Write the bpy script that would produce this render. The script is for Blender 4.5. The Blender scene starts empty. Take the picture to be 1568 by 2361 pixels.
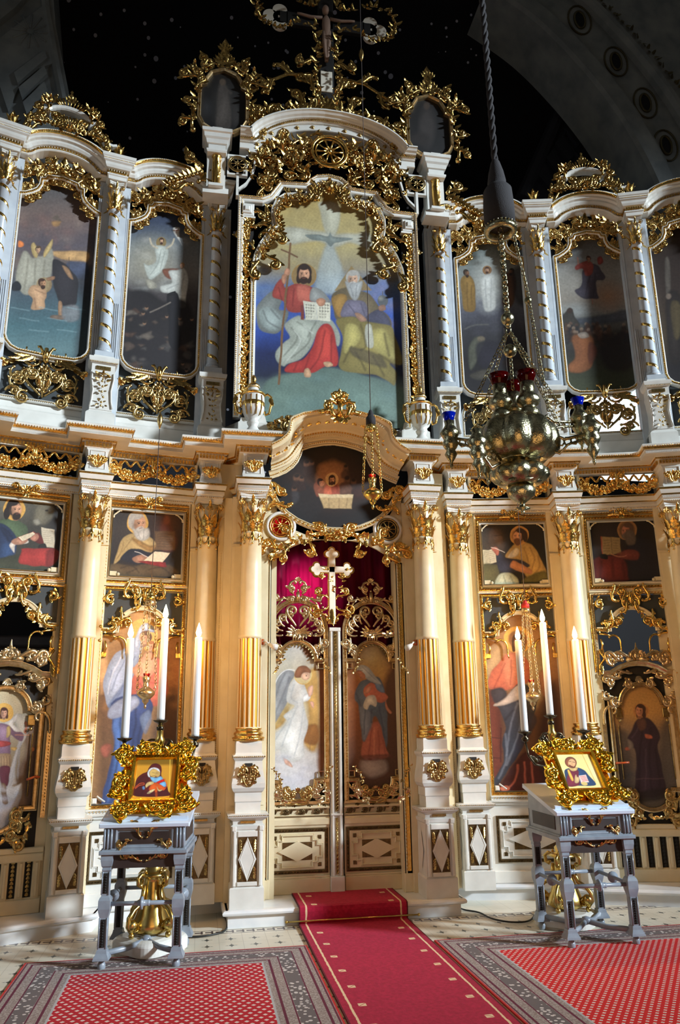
import bpy, math, random
import numpy as np
from mathutils import Vector, Matrix
V = Vector
pi = math.pi
rnd = random.Random(7)
scn = bpy.context.scene
COL = scn.collection
# camera numbers
CW, CH, CF = 1568, 2361, 1774.0
PIT, ROL, YAW = [math.radians(a) for a in (15.37, -0.79, 10.26)]
CO = V((-1.43, -7.81, 1.75))
_fw = V((math.sin(YAW)*math.cos(PIT), math.cos(YAW)*math.cos(PIT), math.sin(PIT)))
_r = V((math.cos(YAW), -math.sin(YAW), 0)); _u = _r.cross(_fw)
_r2 = math.cos(ROL)*_r + math.sin(ROL)*_u; _u2 = -math.sin(ROL)*_r + math.cos(ROL)*_u
def ray(px, py): return _fw + _r2*((px-CW/2)/CF) - _u2*((py-CH/2)/CF)
class Fr:
 """a bay of the screen: origin in plan and rotation about z; local x along the bay, y away from the viewer, z up"""
 def __init__(s, x, y, a=0.0):
  s.x, s.y, s.a = x, y, a
  s.M = Matrix.Translation((x, y, 0)) @ Matrix.Rotation(a, 4, 'Z')
  s.I = s.M.inverted()
 def un(s, d, px, py):               # where a sight line meets the bay's plane at depth d
  o = s.I @ CO; q = s.I.to_3x3() @ ray(px, py)
  t = (d-o.y)/q.y
  return (o.x+q.x*t, o.z+q.z*t)
 def uns(s, d, pts): return [s.un(d, *p) for p in pts]
 def __call__(s, u, d, z=0): return s.M @ V((u, d, z))
def atz(z, px, py):
 q = ray(px, py); return CO + q*((z-CO.z)/q.z)
def aty(y, px, py):
 q = ray(px, py); return CO + q*((y-CO.y)/q.y)
W0 = Fr(0, 0, 0)
aL1, aL2, aL3 = math.atan2(.22, 1.2), math.atan2(.32, 1.11), math.atan2(.45, 1.0)
L1 = Fr(-1.985, .15, aL1); R1 = Fr(1.995, .15, -aL1)
L2 = Fr(-3.12, -.12, aL2); R2 = Fr(3.19, -.12, -aL2)
L3 = Fr(-4.2, -.55, aL3);  R3 = Fr(4.27, -.55, -aL3)
COLS = {'h': Fr(-3.66, -.28, .34), 'A': Fr(-2.56, .05, .21), 'B': Fr(-1.40, .27, .10), 'C': Fr(-.95, 0, 0),
  'D': Fr(.89, 0, 0), 'E': Fr(1.37, .25, -.10), 'F': Fr(2.59, .03, -.21), 'G': Fr(3.73, -.30, -.34)}
# mesh builder
class MB:
 def __init__(s): s.v = []; s.f = []; s.sm = []
 def add(s, vs, fs, smooth=False):
  o = len(s.v); s.v += [tuple(p) for p in vs]
  s.f += [tuple(i+o for i in f) for f in fs]; s.sm += [smooth]*len(fs); return s
 def box(s, x0, x1, y0, y1, z0, z1):
  return s.add([(x, y, z) for z in (z0, z1) for x, y in ((x0, y0), (x1, y0), (x1, y1), (x0, y1))],
      [(0, 3, 2, 1), (4, 5, 6, 7), (0, 1, 5, 4), (1, 2, 6, 5), (2, 3, 7, 6), (3, 0, 4, 7)])
 def bbox(s, x0, x1, y0, y1, z0, z1, b=.004):
  ys = [(y1, 0), (y0+b, 0), (y0, b)]
  vs = []
  for y, i in ys: vs += [(x0+i, y, z0+i), (x1-i, y, z0+i), (x1-i, y, z1-i), (x0+i, y, z1-i)]
  fs = [(8, 9, 10, 11), (3, 2, 1, 0)]
  for k in (0, 4):
   for j in range(4): fs.append((k+j, k+(j+1) % 4, k+4+(j+1) % 4, k+4+j))
  return s.add(vs, fs)
 def lathe(s, prof, n=24, c=(0, 0, 0), smooth=True, fl=0, fa=0.0, sq=None, sx=1, sy=1, cap=True):
  vs = []
  for r, z in prof:
   for i in range(n):
    a = 2*pi*(i+.5*(sq is not None))/n
    rr = r*(1+fa*abs(math.sin(a*fl/2)) if fl else 1)
    vs.append((c[0]+rr*math.cos(a)*sx, c[1]+rr*math.sin(a)*sy, c[2]+z))
  fs = []
  for k in range(len(prof)-1):
   for i in range(n):
    j = (i+1) % n; fs.append((k*n+i, k*n+j, (k+1)*n+j, (k+1)*n+i))
  if cap:
   fs += [tuple(range(n-1, -1, -1)), tuple((len(prof)-1)*n+i for i in range(n))]
  return s.add(vs, fs, smooth)
 def sqlathe(s, prof, c=(0, 0, 0), sx=1, sy=1):
  vs = []
  for r, z in prof:
   for a, b in ((-1, -1), (1, -1), (1, 1), (-1, 1)): vs.append((c[0]+a*r*sx, c[1]+b*r*sy, c[2]+z))
  fs = [(3, 2, 1, 0)]
  for k in range(len(prof)-1):
   for i in range(4):
    j = (i+1) % 4; fs.append((k*4+i, k*4+j, k*4+4+j, k*4+4+i))
  m = (len(prof)-1)*4; fs.append((m, m+1, m+2, m+3))
  return s.add(vs, fs)
 def prism(s, poly, y0, y1):
  n = len(poly)
  return s.add([(x, y0, z) for x, z in poly]+[(x, y1, z) for x, z in poly],
      [tuple(range(n)), tuple(range(2*n-1, n-1, -1))]+[(i, i+n, (i+1) % n+n, (i+1) % n) for i in range(n)])
 def loft(s, lines, smooth=False, closed=False):
  n = len(lines[0]); vs = [p for l in lines for p in l]; fs = []
  m = n if closed else n-1
  for k in range(len(lines)-1):
   for i in range(m):
    j = (i+1) % n; fs.append((k*n+i, k*n+j, (k+1)*n+j, (k+1)*n+i))
  return s.add(vs, fs, smooth)
 def sweep(s, path, prof, N=(0, -1, 0), closed=False, smooth=False, cap=True):
  """profile (a, b): a to the left of travel seen against N (outwards), b along N"""
  N = V(N); P = [V(p) for p in path]; n = len(P); rows = []
  for i in range(n):
   if closed: a, b = P[i-1], P[(i+1) % n]
   else: a, b = P[max(i-1, 0)], P[min(i+1, n-1)]
   t1 = (P[i]-a); t2 = (b-P[i])
   if t1.length < 1e-7: t1 = t2
   if t2.length < 1e-7: t2 = t1
   t1 = t1.normalized(); t2 = t2.normalized()
   n1 = N.cross(t1); n2 = N.cross(t2); m = (n1+n2)
   if m.length < 1e-4: m = n1
   m = m.normalized(); c = max(.35, m.dot(n1)); m = m/c
   rows.append([P[i]+m*q[0]+N*q[1] for q in prof])
  k = len(prof); vs = [p for r in rows for p in r]; fs = []
  for i in range(n if closed else n-1):
   for j in range(k-1):
    i2 = (i+1) % n; fs.append((i*k+j, i2*k+j, i2*k+j+1, i*k+j+1))
  if cap and not closed and k > 2: fs += [tuple(range(k)), tuple((n-1)*k+j for j in range(k-1, -1, -1))]
  return s.add(vs, fs, smooth)
 def tube(s, path, r, n=6, flat=1.0, N=None, cap=True, smooth=True, closed=False):
  P = [V(p) for p in path]; m = len(P); vs = []; pn = None
  for i in range(m):
   a, b = (P[i-1], P[(i+1) % m]) if closed else (P[max(i-1, 0)], P[min(i+1, m-1)])
   t = (b-a).normalized() if (b-a).length > 1e-9 else V((0, 0, 1))
   ref = V(N) if N else (pn if pn else (V((0, -1, 0)) if abs(t.y) < .9 else V((1, 0, 0))))
   q = (ref-t*ref.dot(t))
   q = q.normalized() if q.length > 1e-6 else V((1, 0, 0))
   if not N: pn = q
   w = t.cross(q); rr = r(i/(m-1)) if callable(r) else r
   for j in range(n):
    g = 2*pi*j/n; vs.append(P[i]+w*(math.cos(g)*rr)+q*(math.sin(g)*rr*flat))
  fs = []
  for i in range(m if closed else m-1):
   for j in range(n):
    i2 = (i+1) % m; j2 = (j+1) % n; fs.append((i*n+j, i*n+j2, i2*n+j2, i2*n+j))
  if cap and not closed: fs += [tuple(range(n-1, -1, -1)), tuple((m-1)*n+j for j in range(n))]
  return s.add(vs, fs, smooth)
 def ball(s, c, r, n=6, m=4, sz=1, sy=1, sx=1):
  vs = [(c[0], c[1], c[2]-r*sz)]
  for k in range(1, m):
   a = pi*k/m-pi/2
   for i in range(n):
    g = 2*pi*i/n; vs.append((c[0]+r*sx*math.cos(a)*math.cos(g), c[1]+r*sy*math.cos(a)*math.sin(g), c[2]+r*sz*math.sin(a)))
  vs.append((c[0], c[1], c[2]+r*sz)); L = len(vs)-1; fs = []
  for i in range(n):
   j = (i+1) % n; fs += [(0, 1+j, 1+i), (L, L-n+i, L-n+j)]
   for k in range(m-2): fs.append((1+k*n+i, 1+k*n+j, 1+(k+1)*n+j, 1+(k+1)*n+i))
  return s.add(vs, fs, True)
 def gem(s, c, r, d=None):
  x, y, z = c; d = d or r
  return s.add([(x-r, y, z), (x, y, z-r), (x+r, y, z), (x, y, z+r), (x, y-d, z), (x, y+d, z)],
      [(0, 1, 4), (1, 2, 4), (2, 3, 4), (3, 0, 4), (1, 0, 5), (2, 1, 5), (3, 2, 5), (0, 3, 5)], True)
 def beads(s, path, r, step, closed=False, d=None):
  for p in walk(path, step, closed): s.gem(p, r, d)
  return s
 def studs(s, path, step, w, h, dpt, N=(0, -1, 0), gap=.45):
  P = [V(p) for p in path]; N = V(N)
  for a, b in zip(P, P[1:]):
   L = (b-a).length
   if L < step*.8: continue
   k = max(1, int(L/step)); t = (b-a)/L; o = N.cross(t)
   for i in range(k):
    q = a+t*(L*(i+gap/2)/k); e = t*(L*(1-gap)/k)
    c = [q, q+e, q+e+N*dpt, q+N*dpt]
    s.add(c+[p+o*h for p in c], [(0, 1, 2, 3), (4, 7, 6, 5), (0, 4, 5, 1), (1, 5, 6, 2), (2, 6, 7, 3), (3, 7, 4, 0)])
  return s
 def leaf(s, P, T, N, L, W, curl=1.0, nl=3):
  P, T, N = V(P), V(T).normalized(), V(N).normalized()
  S = T.cross(N); n = nl*3+1; vs = []
  for i in range(n+1):
   t = i/n
   w = W*(math.sin(pi*min(1, t*.93+.07)**.75)*.8+.12)*(.62+.38*abs(math.sin(nl*pi*t)))*(1 if t < .98 else .3)
   x = L*(t-.22*abs(curl)*t**4); h = curl*L*(.42*t**2.4-.2*max(0, t-.75)*4*t*.6)+.05*W
   for q in (-1, -.45, 0, .45, 1):
    vs.append(P+T*(x-abs(q)*L*.05*(1 if q else 0))+N*(h+W*(.28*(1-abs(q))-(.12 if q == 0 else 0)))+S*(q*w))
  fs = []
  for i in range(n):
   for j in range(4): fs.append((i*5+j, i*5+j+1, i*5+6+j, i*5+5+j))
  return s.add(vs, fs, True)
 def merge(s, o, M=None):
  vs = o.v if M is None else [tuple(M @ V(p)) for p in o.v]
  k = len(s.v); s.v += vs; s.f += [tuple(i+k for i in f) for f in o.f]; s.sm += o.sm; return s
 def mirror(s, cx=0.0):
  k = len(s.v); s.v += [(2*cx-x, y, z) for x, y, z in s.v]
  s.f += [tuple(i+k for i in reversed(f)) for f in s.f]; s.sm += s.sm; return s
def walk(path, step, closed=False):
 P = [V(p) for p in path]
 if closed: P.append(P[0])
 L = [0]
 for a, b in zip(P, P[1:]): L.append(L[-1]+(b-a).length)
 n = max(1, round(L[-1]/step)); out = []; k = 0
 for i in range(n if closed else n+1):
  t = L[-1]*i/n
  while k < len(P)-2 and L[k+1] < t: k += 1
  q = (t-L[k])/max(1e-9, L[k+1]-L[k]); out.append(P[k].lerp(P[k+1], min(1, q)))
 return out
def resamp(pts, n):
 P = [V(p) for p in pts]; L = [0]
 for a, b in zip(P, P[1:]): L.append(L[-1]+(b-a).length)
 out = []; k = 0
 for i in range(n):
  t = L[-1]*i/(n-1)
  while k < len(P)-2 and L[k+1] < t: k += 1
  out.append(P[k].lerp(P[k+1], min(1, (t-L[k])/max(1e-9, L[k+1]-L[k]))))
 return out
def arc(cx, cz, r, a0, a1, n=16, rz=None, y=0):
 rz = rz or r
 return [(cx+r*math.cos(math.radians(a0+(a1-a0)*i/n)), y, cz+rz*math.sin(math.radians(a0+(a1-a0)*i/n))) for i in range(n+1)]
def euler(x, z, ang, L, k0, k1, n=22, y=0.0, bow=0.0):
 out = [(x, y, z)]; a = math.radians(ang); h = L/n
 for i in range(n):
  t = (i+.5)/n; k = k0*(1-t)**.8+k1*t**1.7*1.75; a += k*h
  x += math.cos(a)*h; z += math.sin(a)*h
  out.append((x, y-bow*math.sin(pi*(i+1)/n), z))
 return out
def catmull(pts, n=6, closed=True):
 P = [np.array(p, float) for p in pts]; m = len(P); out = []
 for i in range(m if closed else m-1):
  p0, p1, p2, p3 = (P[(i-1) % m], P[i], P[(i+1) % m], P[(i+2) % m]) if closed else (P[max(i-1, 0)], P[i], P[i+1], P[min(i+2, m-1)])
  for j in range(n):
   t = j/n; out.append(.5*((2*p1)+(-p0+p2)*t+(2*p0-5*p1+4*p2-p3)*t*t+(-p0+3*p1-3*p2+p3)*t**3))
 if not closed: out.append(P[-1])
 return np.array(out)
def xz(pts, y=0.0): return [(p[0], y, p[1]) for p in pts]
# things and parts
ORG = {}
SPLITX = {'white_ring', 'small_rose_wheel', 'trefoil_end', 'end_block', 'side_garland', 'channel_ground', 'jamb', 'carved_strip', 'bracket', 'tympanum_scrolls'}; SPLIT4 = {'corner_ornament', 'picture_corner'}
def thing(name, label, cat, fr=W0, u=0, d=0, z=0, group=None, rz=0):
 o = bpy.data.objects.new(name, None); COL.objects.link(o); o.empty_display_size = .1
 o.matrix_world = fr.M @ Matrix.Translation((u, d, z)) @ Matrix.Rotation(rz, 4, 'Z')
 o['label'] = label; o['category'] = cat
 if group: o['group'] = group
 ORG[o.name] = Matrix.Translation((u, d, z)) @ Matrix.Rotation(rz, 4, 'Z'); return o
def mesh(name, mb, mat, col=None):
 me = bpy.data.meshes.new(name); me.from_pydata([tuple(p) for p in mb.v], [], mb.f)
 me.polygons.foreach_set('use_smooth', mb.sm); me.materials.append(mat)
 if col is not None:
  at = me.color_attributes.new('paint', 'FLOAT_COLOR', 'POINT')
  at.data.foreach_set('color', np.concatenate([col, np.ones((len(col), 1))], 1).astype(np.float32).ravel())
 me.update(); return me
def part(name, mb, mat, parent, label=None, local=False, col=None):
 """mb in the coordinates of the bay the thing stands in (or already in the thing's own when local)"""
 if not local and parent is not None:
  root = parent
  while root.parent: root = root.parent
  I = ORG[root.name].inverted(); o = MB(); o.merge(mb, I); mb2 = o
 else: mb2 = mb
 if name in SPLITX or name in SPLIT4:
  zm = sum(p[2] for p in mb2.v)/len(mb2.v); bins = {}
  for f, sm in zip(mb2.f, mb2.sm):
   x = sum(mb2.v[i][0] for i in f)/len(f); z = sum(mb2.v[i][2] for i in f)/len(f); bins.setdefault((x > 0, z > zm if name in SPLIT4 else 0), []).append((f, sm))
  for fs in bins.values():
   q = MB(); ix = {}
   for f, sm in fs:
    for i in f:
     if i not in ix: ix[i] = len(q.v); q.v.append(mb2.v[i])
    q.f.append(tuple(ix[i] for i in f)); q.sm.append(sm)
   ob = bpy.data.objects.new(name, mesh(name, q, mat)); COL.objects.link(ob); ob.parent = parent
   if label: ob['label'] = label
  return ob
 ob = bpy.data.objects.new(name, mesh(name, mb2, mat, col)); COL.objects.link(ob)
 if parent is not None: ob.parent = parent
 if label: ob['label'] = label
 return ob
def single(name, mb, mat, label, cat, fr=W0, o=(0, 0, 0), group=None):
 M = Matrix.Translation(o); q = MB(); q.merge(mb, M.inverted())
 ob = bpy.data.objects.new(name, mesh(name, q, mat)); COL.objects.link(ob)
 ob.matrix_world = fr.M @ M; ob['label'] = label; ob['category'] = cat
 if group: ob['group'] = group
 return ob
def struct(name, mb, mat, fr=W0):
 ob = bpy.data.objects.new(name, mesh(name, mb, mat)); COL.objects.link(ob); ob.matrix_world = fr.M
 ob['kind'] = 'structure'; return ob
def dup(root, fr, u=0, d=0, z=0, label=None, rz=0, group=None):
 r = root.copy(); COL.objects.link(r)
 r.matrix_world = fr.M @ Matrix.Translation((u, d, z)) @ Matrix.Rotation(rz, 4, 'Z')
 if label: r['label'] = label
 if group: r['group'] = group
 for ch in list(root.children):
  c = ch.copy(); COL.objects.link(c); c.parent = r
  for g in list(ch.children):
   q = g.copy(); COL.objects.link(q); q.parent = c
 return r
# materials
def lin(c):
 c = np.array(c, float)/255.0
 return np.where(c <= .04045, c/12.92, ((c+.055)/1.055)**2.4)
def L3c(c): return tuple(float(x) for x in lin(c))+(1.0,)
class NT:
 def __init__(s, name):
  s.m = bpy.data.materials.new(name); s.m.use_nodes = True; s.t = s.m.node_tree
  s.b = s.t.nodes['Principled BSDF']
 def n(s, ty, **k):
  o = s.t.nodes.new(ty)
  for a, b in k.items(): setattr(o, a, b)
  return o
 def l(s, a, b): s.t.links.new(a, b)
 def put(s, sock, v):
  if isinstance(v, (int, float)): sock.default_value = v
  elif isinstance(v, (tuple, list)): sock.default_value = v
  else: s.l(v, sock)
 def ma(s, op, a, b=0.0, c=0.0):
  o = s.n('ShaderNodeMath', operation=op); s.put(o.inputs[0], a); s.put(o.inputs[1], b)
  if op in ('MULTIPLY_ADD', 'COMPARE', 'SMOOTH_MIN'): s.put(o.inputs[2], c)
  return o.outputs[0]
 def mix(s, f, a, b):
  o = s.n('ShaderNodeMix', data_type='RGBA'); s.put(o.inputs[0], f); s.put(o.inputs[6], a); s.put(o.inputs[7], b)
  return o.outputs[2]
 def xyz(s):
  tc = s.n('ShaderNodeTexCoord'); sp = s.n('ShaderNodeSeparateXYZ'); s.l(tc.outputs['Object'], sp.inputs[0])
  return sp.outputs[0], sp.outputs[1], sp.outputs[2], tc.outputs['Object']
 def noise(s, sc, det=3, vec=None, rough=.5):
  o = s.n('ShaderNodeTexNoise'); o.inputs['Scale'].default_value = sc; o.inputs['Detail'].default_value = det
  o.inputs['Roughness'].default_value = rough
  if vec is None: vec = s.n('ShaderNodeTexCoord').outputs['Object']
  s.l(vec, o.inputs['Vector']); return o.outputs[0]
 def ramp(s, f, stops):
  o = s.n('ShaderNodeValToRGB'); e = o.color_ramp.elements
  for i, (p, c) in enumerate(stops):
   q = e[i] if i < 2 else e.new(p)
   q.position = p; q.color = c
  s.l(f, o.inputs[0]); return o.outputs[0]
 def bump(s, h, st=.3, dist=.01):
  o = s.n('ShaderNodeBump'); o.inputs['Strength'].default_value = st; o.inputs['Distance'].default_value = dist
  s.l(h, o.inputs['Height']); s.l(o.outputs[0], s.b.inputs['Normal'])
 def set(s, **k):
  for a, b in k.items(): s.put(s.b.inputs[a.replace('_', ' ')], b)
  return s
def simple(name, c, rough=.5, metal=0.0, c2=None, sc=20, bump=0, bsc=60, **k):
 t = NT(name); t.set(Roughness=rough, Metallic=metal, **k)
 if c2 is not None: t.put(t.b.inputs['Base Color'], t.ramp(t.noise(sc, 4), [(.35, L3c(c)), (.7, L3c(c2))]))
 else: t.b.inputs['Base Color'].default_value = L3c(c)
 if bump: t.bump(t.noise(bsc, 3), bump, .004)
 return t.m
M = {}
M['white'] = simple('white_paint', (206, 205, 198), .3, c2=(220, 219, 212), sc=6)
M['ivory'] = simple('ivory_paint', (208, 194, 158), .33, c2=(220, 208, 176), sc=5)
M['gold'] = simple('gilding', (226, 172, 84), .22, 1.0, c2=(250, 212, 124), sc=30, bump=.6, bsc=110)
M['oldgold'] = simple('dulled_gilding', (160, 130, 78), .3, 1.0, c2=(216, 186, 122), sc=25, bump=.5, bsc=90)
M['brightgold'] = simple('bright_gilding', (250, 186, 40), .2, 1.0, c2=(255, 210, 80), sc=12, bump=.3, bsc=60)
M['stripe'] = simple('gold_flute_leaf', (222, 158, 62), .34, .9)
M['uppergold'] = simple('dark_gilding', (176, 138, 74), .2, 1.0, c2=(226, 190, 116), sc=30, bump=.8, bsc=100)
M['furniture'] = simple('grey_blue_furniture_paint', (124, 134, 146), .3, c2=(146, 156, 166), sc=9)
M['relief'] = simple('dark_gilt_relief', (84, 70, 46), .4, .8, c2=(120, 100, 66), sc=30, bump=.5)
M['dark'] = simple('dark_ground', (26, 24, 22), .7)
M['void'] = simple('dark_sanctuary_wall', (12, 12, 16), .9)
M['slate'] = simple('slate_ground', (52, 58, 60), .6)
M['brass'] = simple('brass', (190, 160, 82), .28, 1.0, c2=(224, 196, 120), sc=9, bump=.15, bsc=40)
M['silver'] = simple('tarnished_silver', (132, 126, 96), .26, 1.0, c2=(200, 194, 160), sc=14, bump=.9, bsc=75)
M['bronze'] = simple('dark_bronze', (66, 60, 50), .32, 1.0, c2=(96, 88, 70), sc=20)
M['wax'] = simple('candle_wax', (224, 230, 232), .4, Subsurface_Weight=.0)
M['marble'] = simple('pale_marble', (206, 210, 214), .25, c2=(236, 234, 230), sc=3)
M['rope'] = simple('grey_rope', (44, 42, 44), .9, bump=.8, bsc=160)
M['cord'] = simple('thin_cord', (70, 60, 56), .8)
M['black'] = simple('black_rubber', (18, 22, 22), .5)
M['stand'] = simple('grey_blue_paint', (176, 184, 192), .32, c2=(190, 198, 204), sc=8)
M['plaster'] = simple('dim_plaster', (120, 126, 128), .85, c2=(150, 154, 152), sc=3, bump=.5, bsc=12)
M['brown'] = simple('dark_brown_wood', (44, 34, 32), .5, c2=(56, 44, 40), sc=8)
M['crosswhite'] = simple('ivory_enamel', (240, 232, 214), .35)
M['plastic'] = simple('white_plastic', (210, 208, 200), .4)
t = NT('painted_canvas'); a = t.n('ShaderNodeVertexColor'); a.layer_name = 'paint'
nz = t.noise(160, 2)
t.put(t.b.inputs['Base Color'], t.mix(t.ma('MULTIPLY', nz, .16), a.outputs[0], (.02, .018, .015, 1))); t.set(Roughness=.55); t.bump(nz, .08, .002)
M['paint'] = t.m
def emis(name, c, s):
 t = NT(name); t.b.inputs['Base Color'].default_value = L3c(c); t.b.inputs['Emission Color'].default_value = L3c(c)
 t.b.inputs['Emission Strength'].default_value = s; return t.m
M['flame'] = emis('candle_flame', (255, 214, 140), 60)
M['oilflame'] = emis('oil_flame', (255, 90, 50), 8)
def glass(name, c, r=.08):
 t = NT(name); t.set(Roughness=r, Base_Color=L3c(c), Transmission_Weight=.75, IOR=1.3); return t.m
M['redglass'] = glass('ruby_glass', (170, 10, 14)); M['blueglass'] = glass('cobalt_glass', (10, 50, 235))
M['garnet'] = glass('garnet_glass', (96, 6, 10))
# ornament vocabulary
def scroll(mb, st, r=.012, y=0.0, leafy=.0, bow=.01, flat=1.0, n=22, seed=0, ball=True, seg=6):
 """st: x, z, ang, length, k0, k1 (curvature in 1/length) ; acanthus leaves alternate along it"""
 x, z, ang, L, k0, k1 = st
 r *= 1.15
 if abs(k1) >= 6:
  sg = 1 if k1 > 0 else -1; rs = max(2.6*r, min(.19*L, .055)); a = math.radians(ang); P = [(x, y, z)]; h = L*.8/12
  for i in range(12):
   t = (i+.5)/12; a += h*(k0/L*(1-t)+sg/rs*t**2.2); x += math.cos(a)*h; z += math.sin(a)*h; P.append((x, y-bow*math.sin(pi*t), z))
  for i in range(15):
   rr = rs*(1-.05*i); a += sg*.5; x += math.cos(a)*rr*.5; z += math.sin(a)*rr*.5; P.append((x, y-.0006*i, z))
  p = P; n = len(P)-1
 else: p = euler(x, z, ang, L, k0/L, k1/L, n, y, bow)
 mb.tube(p, lambda t: r*(.55+.75*math.sin(pi*min(1, .15+t*.8))), seg, flat)
 if ball:
  if abs(k1) > 3: mb.ball(p[-1], r*1.5, 6, 4)
  if abs(k0) > 3: mb.ball(p[0], r*1.5, 6, 4)
 if leafy:
  R = random.Random(seed+int(x*1000)); sg = 1
  for i in range(2, n-3, 3):
   a, b = V(p[i]), V(p[i+1]); T = (b-a).normalized(); S = V((0, -1, 0)).cross(T)*sg
   mb.leaf(a, T+S*R.uniform(.7, 1.5), (0, -1, 0), leafy*R.uniform(.9, 1.4), leafy*.42, R.uniform(.4, 1), 2); sg = -sg
 return p
def fan(mb, c, a0, a1, n, L, W, y=0, curl=.6, nl=2):
 for i in range(n):
  a = math.radians(a0+(a1-a0)*(i/(n-1) if n > 1 else .5))
  mb.leaf((c[0], y, c[1]), (math.cos(a), 0, math.sin(a)), (0, -1, 0), L, W, curl, nl)
def cluster(mb, pts, L=.07, seed=1, y=0.0, k=1.0, berries=.3):
 R = random.Random(seed)
 for p in pts:
  for _ in range(2):
   a = R.uniform(0, 2*pi)
   mb.leaf((p[0]+R.uniform(-1, 1)*L*.25, y+R.uniform(-.01, .01), p[-1]+R.uniform(-1, 1)*L*.25),
     (math.cos(a), R.uniform(-.5, 0), math.sin(a)), (0, -1, 0), L*R.uniform(.7, 1.2)*k, L*.33, R.uniform(.2, 1), 2)
  if R.random() < berries: mb.ball((p[0], y-L*.3, p[-1]), L*.2, 6, 4)
def swagline(x0, x1, z, dip, n=12, y=0):
 return [(x0+(x1-x0)*i/n, y, z-dip*4*(i/n)*(1-i/n)) for i in range(n+1)]
def rosewheel(mb, c, r, y, spokes=8, rings=True):
 for rr, tr in ((1.0, .09), (.8, .05)):
  mb.tube(arc(c[0], c[1], r*rr, 0, 360, 28, y=y)[:-1], r*tr, 6, closed=True)
 for i in range(spokes):
  a = 2*pi*i/spokes; ca, sa = math.cos(a), math.sin(a)
  mb.tube([(c[0]+ca*r*q, y, c[1]+sa*r*q) for q in (.16, .45, .76)], lambda t: r*(.09-.05*math.sin(pi*t)), 5)
 mb.ball((c[0], y, c[1]), r*.17, 8, 5)
FR_GOLD = [(0, 0), (0, .018), (.008, .024), (.016, .018), (.02, .006)]
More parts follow.
